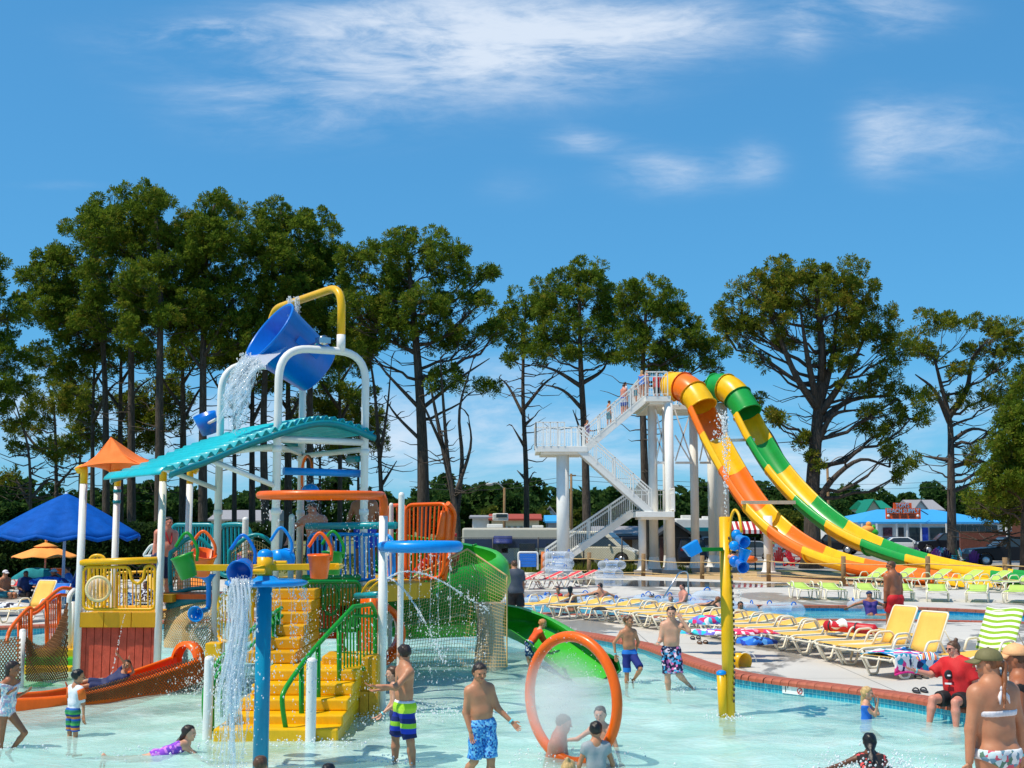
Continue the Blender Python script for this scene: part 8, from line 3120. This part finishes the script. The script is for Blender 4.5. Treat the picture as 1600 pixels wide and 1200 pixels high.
 person('man in a charcoal shirt and black shorts walking away on the deck', (803, 876), 32.3, 1.70, (-.35, .85, 0), (-.5, .8, 0), sp=(-.03, .04, 1), ua={'R': (-.55, .1, -.55), 'L': (.16, 0, -1)}, fa={'R': (.25, .2, .95), 'L': (.02, 0, -1)},
  th={'L': (.18, -.15, -1), 'R': (-.05, .25, -1)}, sh={'L': (.40, -.35, -.9), 'R': (0, 0, -1)}, sk='tan', hair=('short', 'brown'), wear=(('tshirt', c_('charcoal', (70, 78, 92)), .75), ('shorts', c_('black', (22, 22, 26)), .95)), det=2, band='L')
 person('tanned lifeguard in red shorts walking past the raised loungers', (1391, 877), 27.2, 1.78, (-.55, .8, 0), (-.96, .15, -.05), sp=(-.02, .02, 1), ua={'R': (-.12, 0, -1), 'L': (.16, .1, -1)}, fa={'R': (-.06, .1, -1), 'L': (.05, .1, -1)},
  th={'L': (.16, -.2, -1), 'R': (-.1, .2, -1)}, sh={'L': (.30, -.15, -1), 'R': (0, .05, -1)}, sk='bronze', hair=('short', 'brown'), wear=(('shorts', c_('guard_red', (200, 16, 30)), .62),), det=2, w=1.05, shades=True)
 m2 = MB()
 a = person.J['wrR']
 m2.lathe([(.034, -.02), (.038, 0), (.034, .02)], a, (0, 0, 1), 12)
 m2.ball(a + V(-.03, -.01, 0), .022, 8, (.5, 1, 1))
 m2.build('watch', DARK, [x for x in C.objects if x.get('label', '').startswith('tanned lifeguard')][0])
 person('blond girl in a blue suit holding her nose by the pool wall', (1355, 1073), 18.1, 1.20, (.85, -.4, 0), (.9, -.35, 0), ua={'R': (.6, -.5, -.6), 'L': (.7, .1, -.6)}, fa={'R': (-.1, .2, .9), 'L': (.1, -.4, .9)},
  th={'L': (.8, 0, -.6), 'R': (.8, -.2, -.6)}, sh={'L': (-.5, 0, -.8), 'R': (-.5, 0, -.8)}, sk='fair', hair=('wet', 'blond'), wear=(('suit', c_('bluesuit', (30, 110, 210))),), det=2, w=.9)
 person('swimmer with long black hair splashing away from the camera', (1358, 1145), 14.3, 1.40, (.1, .8, -.6), (.2, .9, .1), sp=(.15, .75, .5), up=(0, .1, 1), ua={'R': (-.8, -.1, -.3), 'L': (.5, .5, -.6)}, fa={'R': (-.9, -.2, -.2), 'L': (.3, .6, -.6)},
  th={'L': (-.1, -.95, -.35), 'R': (-.3, -.9, -.35)}, sh={'L': (-.1, -1, -.1), 'R': (-.1, -1, -.1)}, sk='brown', hair=('long', 'black'), wear=(('suit', print_mat('coral_black_print', [srgb(30, 24, 26), srgb(220, 80, 80), srgb(26, 22, 24)], 24)),), det=1)
 for lab, hd, Y, hr_s, sk_ in (('crouching bather whose short brown hair shows at the bottom of the frame', (408, 1181), 12.6, ('short', 'brown'), 'tan'), ('bather with a blond bun just showing at the bottom of the frame', (889, 1187), 12.4, ('bun', 'blond'), 'fair'),
        ('dark haired bather barely showing at the bottom of the frame', (514, 1193), 12.3, ('short', 'black'), 'tan')):
  person(lab, hd, Y, 1.15, (.3, .9, 0), sk=sk_, hair=hr_s, wear=(('suit', c_('navy', (26, 40, 90))),), det=1, th={'L': (.1, .9, -.3), 'R': (-.1, .9, -.3)}, sh={'L': (0, -.3, -1), 'R': (0, -.3, -1)})
 # --- on the play structure
 person('big shirtless man with a red lanyard looking down from the rope bridge', (264, 808), 24.9, 1.74, (.65, -.6, 0), (.7, -.5, -.75), sp=(.10, 0, 1), ua={'L': (-.15, 0, -1), 'R': (.2, -.4, -.9)}, fa={'R': (.2, -.6, -.5)}, sk='pink', hair=('short', 'dark'),
  wear=(('shorts', c_('navy', (26, 40, 90)), .95),), det=1, fat=.25, w=1.05)
 m2 = MB()
 n_, ff, s_, cc = person.neck, person.f, person.s, person.chest
 m2.tube(smooth([n_ + s_ * .07 - ff * .03, cc + s_ * .07 + ff * .09, cc + ff * .16 - V(0, 0, .22), cc - s_ * .07 + ff * .09, n_ - s_ * .07 - ff * .03], 5), .014, 6)
 m2.build('lanyard', RESC, [x for x in C.objects if x.get('label', '').startswith('big shirtless man')][0])
 person('bather leaning into the falling water under the turquoise roof', (486, 786), 23.2, 1.72, (-.3, -.9, 0), (-.3, -.8, -.6), sp=(-.1, -.25, 1), ua={'L': (-.8, -.2, -.5), 'R': (.4, -.1, -.9)}, fa={'L': (-.2, -.4, -.9)}, sk='pink', hair=('wet', 'brown'), wear=(('shorts', c_('navy', (26, 40, 90)), .9),), det=1, w=1.05)
 person('shirtless youth in bright blue trunks with his back turned on the deck', (571, 761), 22.9, 1.70, (.15, .95, 0), (.4, .9, -.2), sp=(-.05, .05, 1), ua={'R': (-.4, .1, -.9), 'L': (.4, .1, -.9)}, fa={'R': (.1, .3, -.9), 'L': (-.1, .3, -.9)}, sk='bronze', hair=('short', 'dark'),
  wear=(('shorts', c_('royal', (24, 60, 190)), .8),), det=1)
 person('girl in a blue swimsuit standing beside him on the deck', (590, 793), 23.3, 1.42, (.3, .9, 0), sk='tan', hair=('long', 'auburn'), wear=(('suit', c_('paleblue', (70, 130, 220))),), det=1, w=.9)
 person('lifeguard in a red suit crouching at the top of the green slide', (696, 813), 25.0, 1.60, (-.6, -.75, 0), (-.5, -.8, -.3), sp=(-.15, -.1, 1), th={'L': (-.7, -.5, .1), 'R': (-.2, -.9, .1)}, sh={'L': (.1, 0, -1), 'R': (.1, 0, -1)}, sk='bronze', hair=('short', 'black'),
  wear=(('suit', c_('guard_red', (200, 16, 30))), ('shorts', c_('guard_red', (200, 16, 30)), .4)), det=1, shades=True)
 rt2 = thing('rescue_tube', 'red rescue tube with white letters held upright behind the orange cage', 'rescue tube', P(668, 885, 24.6))
 pa, pb = P(648, 902, 24.8), P(692, 850, 24.6)
 m2 = MB()
 m2.tube([pa, pa.lerp(pb, .05), pa.lerp(pb, .95), pb], [.06, .12, .12, .06], 12)
 m2.build('foam_body', RESC, rt2)
 lettering('GUARD', .22, TXTW, pa.lerp(pb, .62) + V(0, -.135, 0), rt2, (pi / 2, math.atan2((pb - pa).z, (pb - pa).x), 0), depth=.004)
 person('dark haired woman standing behind the rope bridge net', (383, 843), 25.4, 1.62, (-.5, -.8, 0), sk='tan', hair=('long', 'dark'), wear=(('suit', c_('violet', (90, 50, 130))),), det=1, bust=.03)
 person('blond child seen through the rope bridge net', (286, 866), 24.4, 1.15, (.2, -.95, 0), sk='fair', hair=('short', 'blond'), wear=(('suit', c_('pinksuit', (240, 170, 140))),), det=0)
 person('child lying back in the orange slide with hands at the head', (200, 1031), 20.3, 1.12, (.3, -.55, .8), (.2, -.9, .3), sp=(.85, .1, .5), up=(.2, .1, 1), ua={'L': (.5, -.5, .5), 'R': (.6, .4, .4)}, fa={'L': (-.4, -.3, .6), 'R': (-.3, .1, .7)},
  th={'L': (-.9, -.3, .1), 'R': (-.9, -.25, .1)}, sh={'L': (-.9, -.3, -.25), 'R': (-.9, -.3, -.25)}, sk='tan', hair=('short', 'dark'), wear=(('rash', c_('navy', (26, 40, 90)), .6), ('shorts', c_('navy', (26, 40, 90)), .9)), det=1)
 # --- on the stair tower
 A0, A1 = V(X(912), SY, zl1), V(X(1008), SY, zp)
 for lab, t, dy, H, f, wear, hr_s, sk_, det in (
   ('girl in a dark swimsuit standing at the foot of the upper white stair', .06, -.2, 1.45, (.6, -.6, 0), (('suit', c_('violet', (90, 50, 130))),), ('long', 'brown'), 'tan', 0),
   ('boy in teal shorts climbing the upper white stair', .42, -.2, 1.5, (.8, .3, 0), (('shorts', c_('tealc', (10, 110, 130)), .8),), ('short', 'dark'), 'tan', 0),
   ('man in blue and white trunks climbing the upper white stair', .66, -.3, 1.72, (.8, .5, 0), (('shorts', stripe_mat('bluewhite', [srgb(30, 70, 160), srgb(220, 224, 232)], 2.5, 2), .9),), ('short', 'brown'), 'pink', 0),
   ('man in a white rash guard with dark sleeves on the upper stair', .70, .35, 1.80, (.9, .2, 0), (('rash', c_('white2', (224, 226, 232)), .4), ('shorts', c_('black', (22, 22, 26)), .9)), ('short', 'black'), 'tan', 0),
   ('small child in a teal suit near the top of the white stair', .86, .1, 1.15, (-.5, -.7, 0), (('suit', c_('tealc', (10, 110, 130))),), ('short', 'dark'), 'tan', 0)):
  p = A0.lerp(A1, t)
  k = P(800, 600, SY + dy)
  hz = p.z + H * .985
  Yv = SY + dy
  py = 600 - F * (-Yv * sin(TH) + (hz - CZ) * cos(TH)) / (Yv * cos(TH) + (hz - CZ) * sin(TH))
  px = 800 + F * p.x / (Yv * cos(TH) + (hz - CZ) * sin(TH))
  person(lab, (px, py), Yv, H, f, sk=sk_, hair=hr_s, wear=wear, det=det, th={'L': (.15, 0, -1), 'R': (-.1, .1, -1)}, fa={'R': (.6, .3, -.2)})
 for lab, px, Yv, H, f, wear, hr_s, sk_ in (
   ('girl in a blue suit waiting at the top of the stairs', 1003, 67.0, 1.6, (.5, .7, 0), (('suit', c_('paleblue', (70, 130, 220))),), ('long', 'blond'), 'tan'),
   ('girl with long brown hair waiting beside the tower railing', 1011, 67.4, 1.66, (.8, .2, 0), (('suit', c_('violet', (90, 50, 130))),), ('long', 'auburn'), 'tan'),
   ('attendant in a red cap standing on the slide platform', 1027, 69.0, 1.7, (.3, -.9, 0), (('tshirt', c_('red', (206, 22, 28)), .6), ('shorts', c_('black', (22, 22, 26)), .9)), ('short', 'brown'), 'tan'),
   ('bather with fair hair standing between the two slide mouths', 1066, 69.0, 1.7, (.1, -.95, 0), (('suit', c_('pinksuit', (240, 170, 140))),), ('bun', 'blond'), 'fair')):
  hz = zp + H
  py = 600 - F * (-Yv * sin(TH) + (hz - CZ) * cos(TH)) / (Yv * cos(TH) + (hz - CZ) * sin(TH))
  person(lab, (px, py), Yv, H, f, sk=sk_, hair=hr_s, wear=wear, det=0)
 # --- in the lazy river
 sit = dict(th={'L': (-.3, -.9, .1), 'R': (.3, -.9, .1)}, sh={'L': (-.1, -.6, -.7), 'R': (.1, -.6, -.7)})
 for lab, hd, f, kw in (
   ('child in a red top riding a clear tube', (872, 917), (-.4, -.8, 0), dict(wear=(('rash', c_('red', (206, 22, 28)), .8),), hair=('short', 'dark'), H=1.15, **sit)),
   ('dark haired woman bathing with her back to us in the river', (891, 916), (.1, .95, 0), dict(hair=('wet', 'black'), sk='bronze', wear=(('band', c_('navy', (26, 40, 90))),), H=1.6)),
   ('child lying back in a tube with one arm raised', (856, 932), (.2, -.7, .7), dict(sp=(-.8, .1, .5), up=(0, 0, 1), hair=('short', 'blond'), sk='fair', H=1.2, wear=(('shorts', c_('navy', (26, 40, 90)), .8),), ua={'L': (.2, -.2, 1)}, fa={'L': (.1, 0, 1)}, th={'L': (.9, -.2, .2), 'R': (.9, -.1, .2)}, sh={'L': (.9, 0, -.2), 'R': (.9, 0, -.2)})),
   ('man with short dark hair leaning on the river wall, back turned', (938, 911), (.2, .95, 0), dict(hair=('short', 'dark'), sk='tan', H=1.75, wear=(('shorts', c_('navy', (26, 40, 90)), .8),), ua={'L': (.8, .3, -.3), 'R': (-.9, .3, -.2)}, fa={'R': (-.9, .2, -.1)})),
   ('girl lying across a tube with her legs over the side', (932, 926), (.3, -.5, .8), dict(sp=(-.75, .2, .55), up=(0, 0, 1), hair=('wet', 'black'), sk='pink', H=1.5, wear=(('suit', c_('coral', (220, 80, 90))),), th={'L': (.9, -.1, .35), 'R': (.9, -.3, .25)}, sh={'L': (.9, -.1, -.5), 'R': (.9, -.2, -.5)}, ua={'R': (.6, -.2, .7)}, fa={'R': (-.5, -.1, .7)})),
   ('bather in a dark patterned cap by the hand rail', (1018, 927), (-.5, -.8, 0), dict(hair=('none', 'dark'), cap=(DOTS, 'none'), H=1.5, wear=(('shorts', c_('navy', (26, 40, 90)), .8),))),
   ('man with dark hair sitting up on a tube facing the hand rail', (1066, 912), (-.9, -.3, 0), dict(hair=('short', 'dark'), sk='pink', H=1.75, wear=(('shorts', c_('royal', (24, 60, 190)), .8),), th={'L': (-.9, .1, .05), 'R': (-.9, -.2, .05)}, sh={'L': (-.6, 0, -.7), 'R': (-.6, 0, -.7)}, ua={'R': (-.4, -.4, -.8)}, fa={'R': (-.9, 0, -.2)})),
   ('bather with a striped headband floating low in the river', (1048, 931), (-.3, -.9, 0), dict(hair=('short', 'grey'), H=1.5, sk='pink', wear=(('shorts', c_('navy', (26, 40, 90)), .8),))),
   ('child with brown hair low in the water beside the headband bather', (1070, 938), (.4, .8, 0), dict(hair=('short', 'brown'), H=1.2, wear=(('suit', c_('navy', (26, 40, 90))),))),
   ('long haired woman stretched over a tube with one arm out', (1122, 932), (.1, .4, -.6), dict(sp=(.9, .1, .3), up=(0, 0, 1), look=(.3, .9, 0), hair=('long', 'auburn'), sk='fair', H=1.62, wear=(('suit', c_('black', (22, 22, 26))),), ua={'R': (-.8, -.3, -.1), 'L': (-.5, .5, -.3)}, fa={'R': (-1, -.1, 0)}, th={'L': (-1, 0, -.1), 'R': (-1, -.1, -.1)}, sh={'L': (-1, 0, -.1), 'R': (-1, 0, -.1)})),
   ('bearded man standing deep in the river behind the yellow pole', (1157, 940), (.1, -.95, 0), dict(hair=('short', 'black'), sk='bronze', H=1.72, wear=(('shorts', c_('navy', (26, 40, 90)), .8),))),
   ('small child with goggles holding a pink ring in the river', (1188, 946), (.2, -.9, 0), dict(hair=('short', 'dark'), H=1.15, wear=(('suit', c_('pinksuit2', (240, 90, 150))),))),
   ('woman in a navy swim cap lounging in a tube with arms along the wall', (1358, 924), (.1, -.98, 0), dict(hair=('none', 'dark'), cap=(c_('capnavy', (24, 44, 90)), 'none'), sk='bronze', H=1.66, wear=(('suit', c_('plum', (60, 40, 120))),), bust=.03, sp=(0, .35, .95),
   ua={'L': (-.9, .2, -.25), 'R': (.9, .2, -.3)}, fa={'L': (-.85, 0, -.4), 'R': (.7, -.3, -.5)}, th={'L': (-.1, -.9, .25), 'R': (.55, -.8, .2)}, sh={'L': (.1, -.4, -.9), 'R': (.5, -.4, -.7)}))):
  H = kw.pop('H')
  Yv = {1358: 37.6, 1122: 37.2, 1157: 36.8, 1188: 37.5, 938: 41.0, 891: 38.4, 932: 37.8, 1066: 40.5, 1048: 39.0, 1070: 38.2, 1018: 41.0, 856: 39.5, 872: 40.0}[hd[0]]
  person(lab, hd, Yv, H, f, det=1, **kw)
 # --- on the deck behind the hut
 for lab, hd, Yv, f, kw in (
   ('shirtless man in a white cap sitting by a red lounger', (9, 891), 43, (.8, -.4, 0), dict(cap=(c_('white', (226, 222, 226)), 'bill'), hair=('none', 'dark'), sk='tan', H=1.75, wear=(('shorts', c_('tealc', (10, 110, 130)), .8),))),
   ('person in a navy top sitting under the blue umbrella', (41, 892), 43, (.7, -.6, 0), dict(hair=('short', 'black'), sk='brown', H=1.66, wear=(('tshirt', c_('navytop', (24, 48, 100)), .8), ('shorts', c_('black', (22, 22, 26)), .9)))),
   ('person in a pale blue sun hat and dark red shirt', (84, 889), 43, (-.6, -.7, 0), dict(cap=(c_('sunhat', (150, 200, 220)), 'brim'), hair=('short', 'brown'), sk='bronze', H=1.7, wear=(('tshirt', c_('maroon', (96, 36, 40)), .8), ('shorts', c_('black', (22, 22, 26)), .9)), fat=.2)),
   ('person with dark hair in a blue shirt beside the hut post', (105, 886), 43, (-.8, -.5, 0), dict(hair=('short', 'dark'), sk='tan', H=1.7, wear=(('tshirt', c_('blueshirt', (40, 110, 200)), .8), ('shorts', c_('black', (22, 22, 26)), .9)))),
   ('person in a white cap and patterned shirt seen through the hut railing', (196, 913), 33, (.1, -.95, 0), dict(cap=(c_('white', (226, 222, 226)), 'bill'), hair=('short', 'black'), sk='bronze', H=1.6, wear=(('tshirt', print_mat('shirt_print', [srgb(220, 224, 235), srgb(60, 80, 140), srgb(230, 230, 236)], 30), .9), ('shorts', c_('black', (22, 22, 26)), .9)))),
   ('person in a dark print top sitting beside the yellow lounger', (228, 908), 36, (-.3, -.9, 0), dict(hair=('short', 'black'), sk='brown', H=1.62, wear=(('tshirt', print_mat('shirt_print2', [srgb(30, 30, 50), srgb(220, 224, 235), srgb(60, 20, 30)], 30), .9), ('shorts', c_('black', (22, 22, 26)), .9))))):
  H = kw.pop('H')
  fx_, fy_ = f[0], f[1]
  person(lab, hd, Yv, H, f, det=1, th={'L': (fx_, fy_, .05), 'R': (fx_ * .9 + .15, fy_, .02)}, sh={'L': (0, 0, -1), 'R': (0, 0, -1)}, fa={'L': (fx_, fy_, -.2), 'R': (fx_, fy_, -.1)}, **kw)
# ------------------------------------------------------------------ falling water, spray and mist
def spray_mat(name, k, rough=.12):
 t = NT(name)
 t.b.inputs['Base Color'].default_value = (.93, .95, .96, 1)
 t.b.inputs['Roughness'].default_value = rough
 tr = t.add('ShaderNodeBsdfTransparent')
 tr.inputs[0].default_value = (.95, .98, 1, 1)
 mx = t.n.new('ShaderNodeMixShader')
 mx.inputs[0].default_value = k
 t.link(tr.outputs[0], mx.inputs[1])
 t.link(t.b.outputs[0], mx.inputs[2])
 t.link(mx.outputs[0], t.out.inputs[0])
 return t.m
DROP = spray_mat('water_drops', .62)
STRAND = spray_mat('water_strands', .24, .05)
OCT = np.array([(1, 0, 0), (-1, 0, 0), (0, 1, 0), (0, -1, 0), (0, 0, 1), (0, 0, -1)], float)
OF = np.array([(0, 2, 4), (2, 1, 4), (1, 3, 4), (3, 0, 4), (2, 0, 5), (1, 2, 5), (3, 1, 5), (0, 3, 5)])
class Water:
 def __init__(s):
  s.p, s.r, s.l = [], [], []
  s.mb = MB()
 def drops(s, fn, n, r=(.006, .014), stretch=1.6):
  for _ in range(n):
   s.p.append(tuple(fn()))
   q = RN.uniform(*r) * RN.choice((.6, .8, 1, 1, 1.3))
   s.r.append(q)
   s.l.append(RN.uniform(1, stretch))
 def strand(s, pts, r, wob=.01, n=5):
  ph = RN.uniform(0, 6)
  out = []
  for i, p in enumerate(pts):
   k = i / max(1, len(pts) - 1)
   out.append(Vector(p) + V(wob * sin(ph + 9 * k), wob * cos(1.7 * ph + 7 * k), 0) * (.3 + k))
  s.mb.tube(out, [r * RN.uniform(.5, 1.25) * (1 - .4 * i / len(out)) for i in range(len(out))], n)
 def finish(s, name, label, cat):
  vs, fs = [], []
  if s.p:
   p, r, l = np.array(s.p), np.array(s.r), np.array(s.l)
   v = OCT[None] * r[:, None, None]
   v[:, :, 2] *= l[:, None]
   v = v + p[:, None]
   f = (OF[None] + (np.arange(len(p)) * 6)[:, None, None]).reshape(-1, 3)
   o = link(name, npmesh(name, v.reshape(-1, 3), f, DROP, True))
  if s.mb.f:
   e = s.mb.build('water_strands' if s.p else name, STRAND, o if s.p else None)
   if s.p:
    e['kind'] = 'stuff'
   else:
    o = e
  return tag(o, label, cat, kind='stuff')
def fall(a, v, t1, n=9):
 """ballistic path from a with velocity v for t1 seconds"""
 a, v = Vector(a), Vector(v)
 return [a + v * (t1 * i / n) - V(0, 0, 4.9 * (t1 * i / n) ** 2) for i in range(n + 1)]
def rj(q):
 return V(RN.uniform(-q, q), RN.uniform(-q, q), RN.uniform(-q, q))
def on(path, q):
 k = RN.random() * (len(path) - 1)
 i = int(k)
 return path[i].lerp(path[min(i + 1, len(path) - 1)], k - i) + rj(q)
w = Water()
e1, e2 = P(388, 556, 21.05), P(412, 574, 20.75)
for k in range(46):
 s_ = e1.lerp(e2, RN.random())
 pth = fall(s_ + rj(.03), (-.75 + RN.uniform(-.35, .2), -.5 + RN.uniform(-.25, .2), .1 + RN.uniform(-.2, .25)), RN.uniform(.30, .52), 8)
 w.strand(pth, RN.uniform(.014, .04), .06)
 w.strand(pth[2:], RN.uniform(.008, .02), .09)
 w.drops(lambda: on(pth, .07), 26, (.004, .013), 3)
for k in range(5):
 pth = fall(P(370 + 4 * k, 640, 20.9), (0, 0, -2.2), .22)
 w.drops(lambda: on(pth, .03), 24, (.006, .014), 2)
w.finish('water_pour', 'white water pouring out of the big blue bucket', 'water')
mb = MB()
i1, i2 = P(428, 548, 21.5), P(449, 541, 21.3)
mb.grid(lambda a, b: (e1.lerp(e2, b)).lerp(i1.lerp(i2, b), 1 - a) + V(0, 0, .012 * sin(7 * a + 9 * b)) if a < .999 else e1.lerp(e2, b) + V(0, 0, .01 * sin(9 * b)), 6, 8)
tag(mb.build('bucket_water', spray_mat('bucket_water_surface', .5, .05)), 'water surface running to the lip inside the tilted blue bucket', 'water', kind='stuff')
w = Water()
for k in range(16):
 pth = fall(P(455 + RN.uniform(-6, 10), 466, 22.1) + rj(.03), (.15, -.2, 0), .27, 5)
 w.strand(pth, RN.uniform(.01, .02), .02)
 w.drops(lambda: on(pth, .03), 10, (.005, .012), 2)
w.finish('water_fill', 'water running from the yellow arch into the blue bucket', 'water')
w = Water()
for k in range(60):
 pth = fall(P(378, 905, 13.52) + V(RN.uniform(-.10, .10), RN.uniform(-.03, .03), 0), (RN.uniform(-.14, .06), -.35 + RN.uniform(-.15, .15), -.1), RN.uniform(.48, .66), 12)
 w.strand(pth, RN.uniform(.008, .024), .045)
 w.drops(lambda: on(pth, .05), 10, (.003, .008), 3)
w.drops(lambda: P(RN.gauss(362, 22), RN.gauss(1090, 45), 13.3 + RN.uniform(-.2, .2)), 520, (.004, .011), 2)
w.finish('water_pour', 'clear water column pouring from the small dark blue bucket', 'water')
w = Water()
for k in range(15):
 a = -.3 + k * 2 * pi / 15
 s_ = V(sp.x + .45 * cos(a), 14.3 + .45 * sin(a), zpx(913, 14.3) - .03)
 pth = fall(s_, (.25 * cos(a), .25 * sin(a), -.3), RN.uniform(.40, .58), 8)
 w.strand(pth[:6], .006, .012)
 w.drops(lambda: on(pth, .03), 48, (.004, .010), 2.4)
w.finish('water_drips', 'thin water drips falling from the rim of the blue disc', 'water')
w = Water()
for k in range(7):
 q = (-.36 + .12 * k)
 s_ = rcb + V(q * 1.25, -.45 + .8 * RN.random(), -.09)
 pth = fall(s_, (0, 0, -.5), RN.uniform(.48, .62), 8)
 w.strand(pth[:7], .007, .006)
 w.drops(lambda: on(pth, .025), 44, (.004, .010), 2.6)
for k in range(10):
 s_ = rc_ + V(.9 * cos(k * .63), .75 * sin(k * .63), -.06)
 pth = fall(s_, (0, 0, -.4), .7, 8)
 w.drops(lambda: on(pth, .04), 34, (.004, .009), 2.4)
w.finish('water_drips', 'fine water curtains falling from the orange and blue spray rings', 'water')
w = Water()
for pts in ([(588, 906, 18.9), (606, 903, 18.8), (624, 914, 18.6), (642, 936, 18.4), (658, 962, 18.2), (676, 996, 18.0), (692, 1034, 17.9)],
   [(600, 905, 19.0), (632, 893, 19.2), (664, 897, 19.4), (700, 914, 19.6), (734, 936, 19.7), (762, 952, 19.8)]):
 pth = smooth([P(*q) for q in pts], 5)
 for k in range(4):
  w.strand(pth[:int(len(pth) * .75)], .009, .012)
 w.drops(lambda: on(pth, .018), 200, (.005, .012), 1.6)
 w.drops(lambda: on(pth[-9:], .08), 90, (.005, .012), 1.6)
w.finish('water_jet', 'two thin arcing water jets squirting from the yellow hoses', 'water')
w = Water()
w.drops(lambda: P(RN.gauss(487, 16), RN.uniform(738, 840), 21.6 + RN.uniform(-.2, .2)), 320, (.004, .010), 2)
w.drops(lambda: P(RN.uniform(455, 590), RN.triangular(910, 1120, 1060), RN.uniform(16, 19.5)), 900, (.003, .008), 2.4)
w.drops(lambda: P(RN.uniform(600, 760), RN.triangular(900, 1090, 1040), RN.uniform(19, 22.5)), 900, (.003, .009), 2.4)
w.drops(lambda: P(RN.gauss(570, 26), RN.uniform(800, 905), 20.5 + RN.uniform(-.3, .3)), 140, (.004, .009), 2)
w.finish('water_spray', 'scattered spray drops hanging over the yellow stairs', 'water')
w = Water()
pth = smooth([P(197, 948, 22.4), P(189, 985, 22.1), P(182, 1020, 21.8), P(174, 1056, 21.4)], 5)
w.drops(lambda: on(pth, .012), 90, (.004, .010), 2)
w.drops(lambda: P(RN.gauss(312, 14), RN.uniform(960, 1085), 20.8 + RN.uniform(-.3, .3)), 260, (.005, .012), 2)
w.drops(lambda: P(RN.gauss(282, 24), RN.gauss(1066, 8), 20.6 + RN.uniform(-.3, .3)), 160, (.005, .014), 1.5)
w.finish('water_spray', 'spray drops falling across the hut and the orange slide', 'water')
w = Water()
for k in range(6):
 pth = fall(P(1134, 805, 18.4), (RN.uniform(-.06, .10), RN.uniform(-.1, .1), 5.4 + RN.uniform(-.8, .4)), RN.uniform(.7, 1.05), 14)
 w.drops(lambda: on(pth, .025), 70, (.005, .012), 2)
w.drops(lambda: P(RN.gauss(1128, 7), RN.uniform(640, 690), 18.4 + RN.uniform(-.1, .1)), 130, (.005, .015), 1.6)
w.drops(lambda: P(1156 + RN.gauss(0, 2), RN.uniform(890, 940), 17.9), 34, (.004, .008), 2)
w.finish('water_jet', 'broken water jet shooting up from the tall yellow pole', 'water')
w = Water()
for px, py, Y, sx, sz, n_ in ((1350, 1192, 14.2, .28, .10, 420), (1395, 1186, 14.2, .30, .08, 300), (15, 1152, 15.5, .2, .04, 60), (280, 1168, 15.3, .5, .02, 90), (498, 1140, 16.0, .35, .03, 160), (365, 1150, 13.4, .3, .06, 420),
       (640, 1085, 18.6, .6, .05, 260), (560, 1095, 17.8, .35, .06, 220), (610, 1176, 14.8, .18, .02, 50), (1065, 1072, 21, .25, .03, 90), (985, 1060, 22, .2, .02, 50), (940, 1050, 23, .25, .05, 120),
       (690, 1050, 18.4, .35, .06, 160), (300, 1078, 20.7, .4, .05, 160), (900, 1180, 14.9, .5, .03, 120), (1140, 1110, 18.0, .16, .03, 90)):
 c = P(px, py, Y)
 c.z = .012
 w.drops(lambda: c + V(RN.gauss(0, sx), RN.gauss(0, sx * .8), abs(RN.gauss(0, sz))), n_, (.006, .016), 1.2)
w.finish('water_foam', 'white splashes and foam where water and bathers break the pool surface', 'foam')
mm = bpy.data.materials.new('mist')
mm.use_nodes = True
nt = mm.node_tree
nt.nodes.clear()
mo = nt.nodes.new('ShaderNodeOutputMaterial')
pv = nt.nodes.new('ShaderNodeVolumePrincipled')
pv.inputs['Color'].default_value = (.99, .99, .99, 1)
pv.inputs['Anisotropy'].default_value = .2
tc = nt.nodes.new('ShaderNodeTexCoord')
ln_ = nt.nodes.new('ShaderNodeVectorMath')
ln_.operation = 'LENGTH'
nt.links.new(tc.outputs['Object'], ln_.inputs[0])
mr = nt.nodes.new('ShaderNodeMapRange')
mr.inputs['From Min'].default_value = .15
mr.inputs['From Max'].default_value = .62
mr.inputs['To Min'].default_value = 2.0
mr.inputs['To Max'].default_value = 0
nt.links.new(ln_.outputs['Value'], mr.inputs['Value'])
nt.links.new(mr.outputs[0], pv.inputs['Density'])
nt.links.new(pv.outputs[0], mo.inputs['Volume'])
mb = MB()
mb.ball((0, 0, 0), .64, 24)
mo_ = mb.build('mist', mm)
mo_.location = hc + V(-.12, -.02, -.02)
tag(mo_, 'pale water mist drifting inside the orange hoop', 'mist', kind='stuff')
w = Water()
w.drops(lambda: hc + V(-.1, 0, .15) + V(RN.gauss(0, .24), RN.gauss(0, .24), RN.gauss(0, .3)), 700, (.0025, .006), 1.5)
w.finish('mist_drops', 'tiny spray drops inside the orange hoop', 'water')
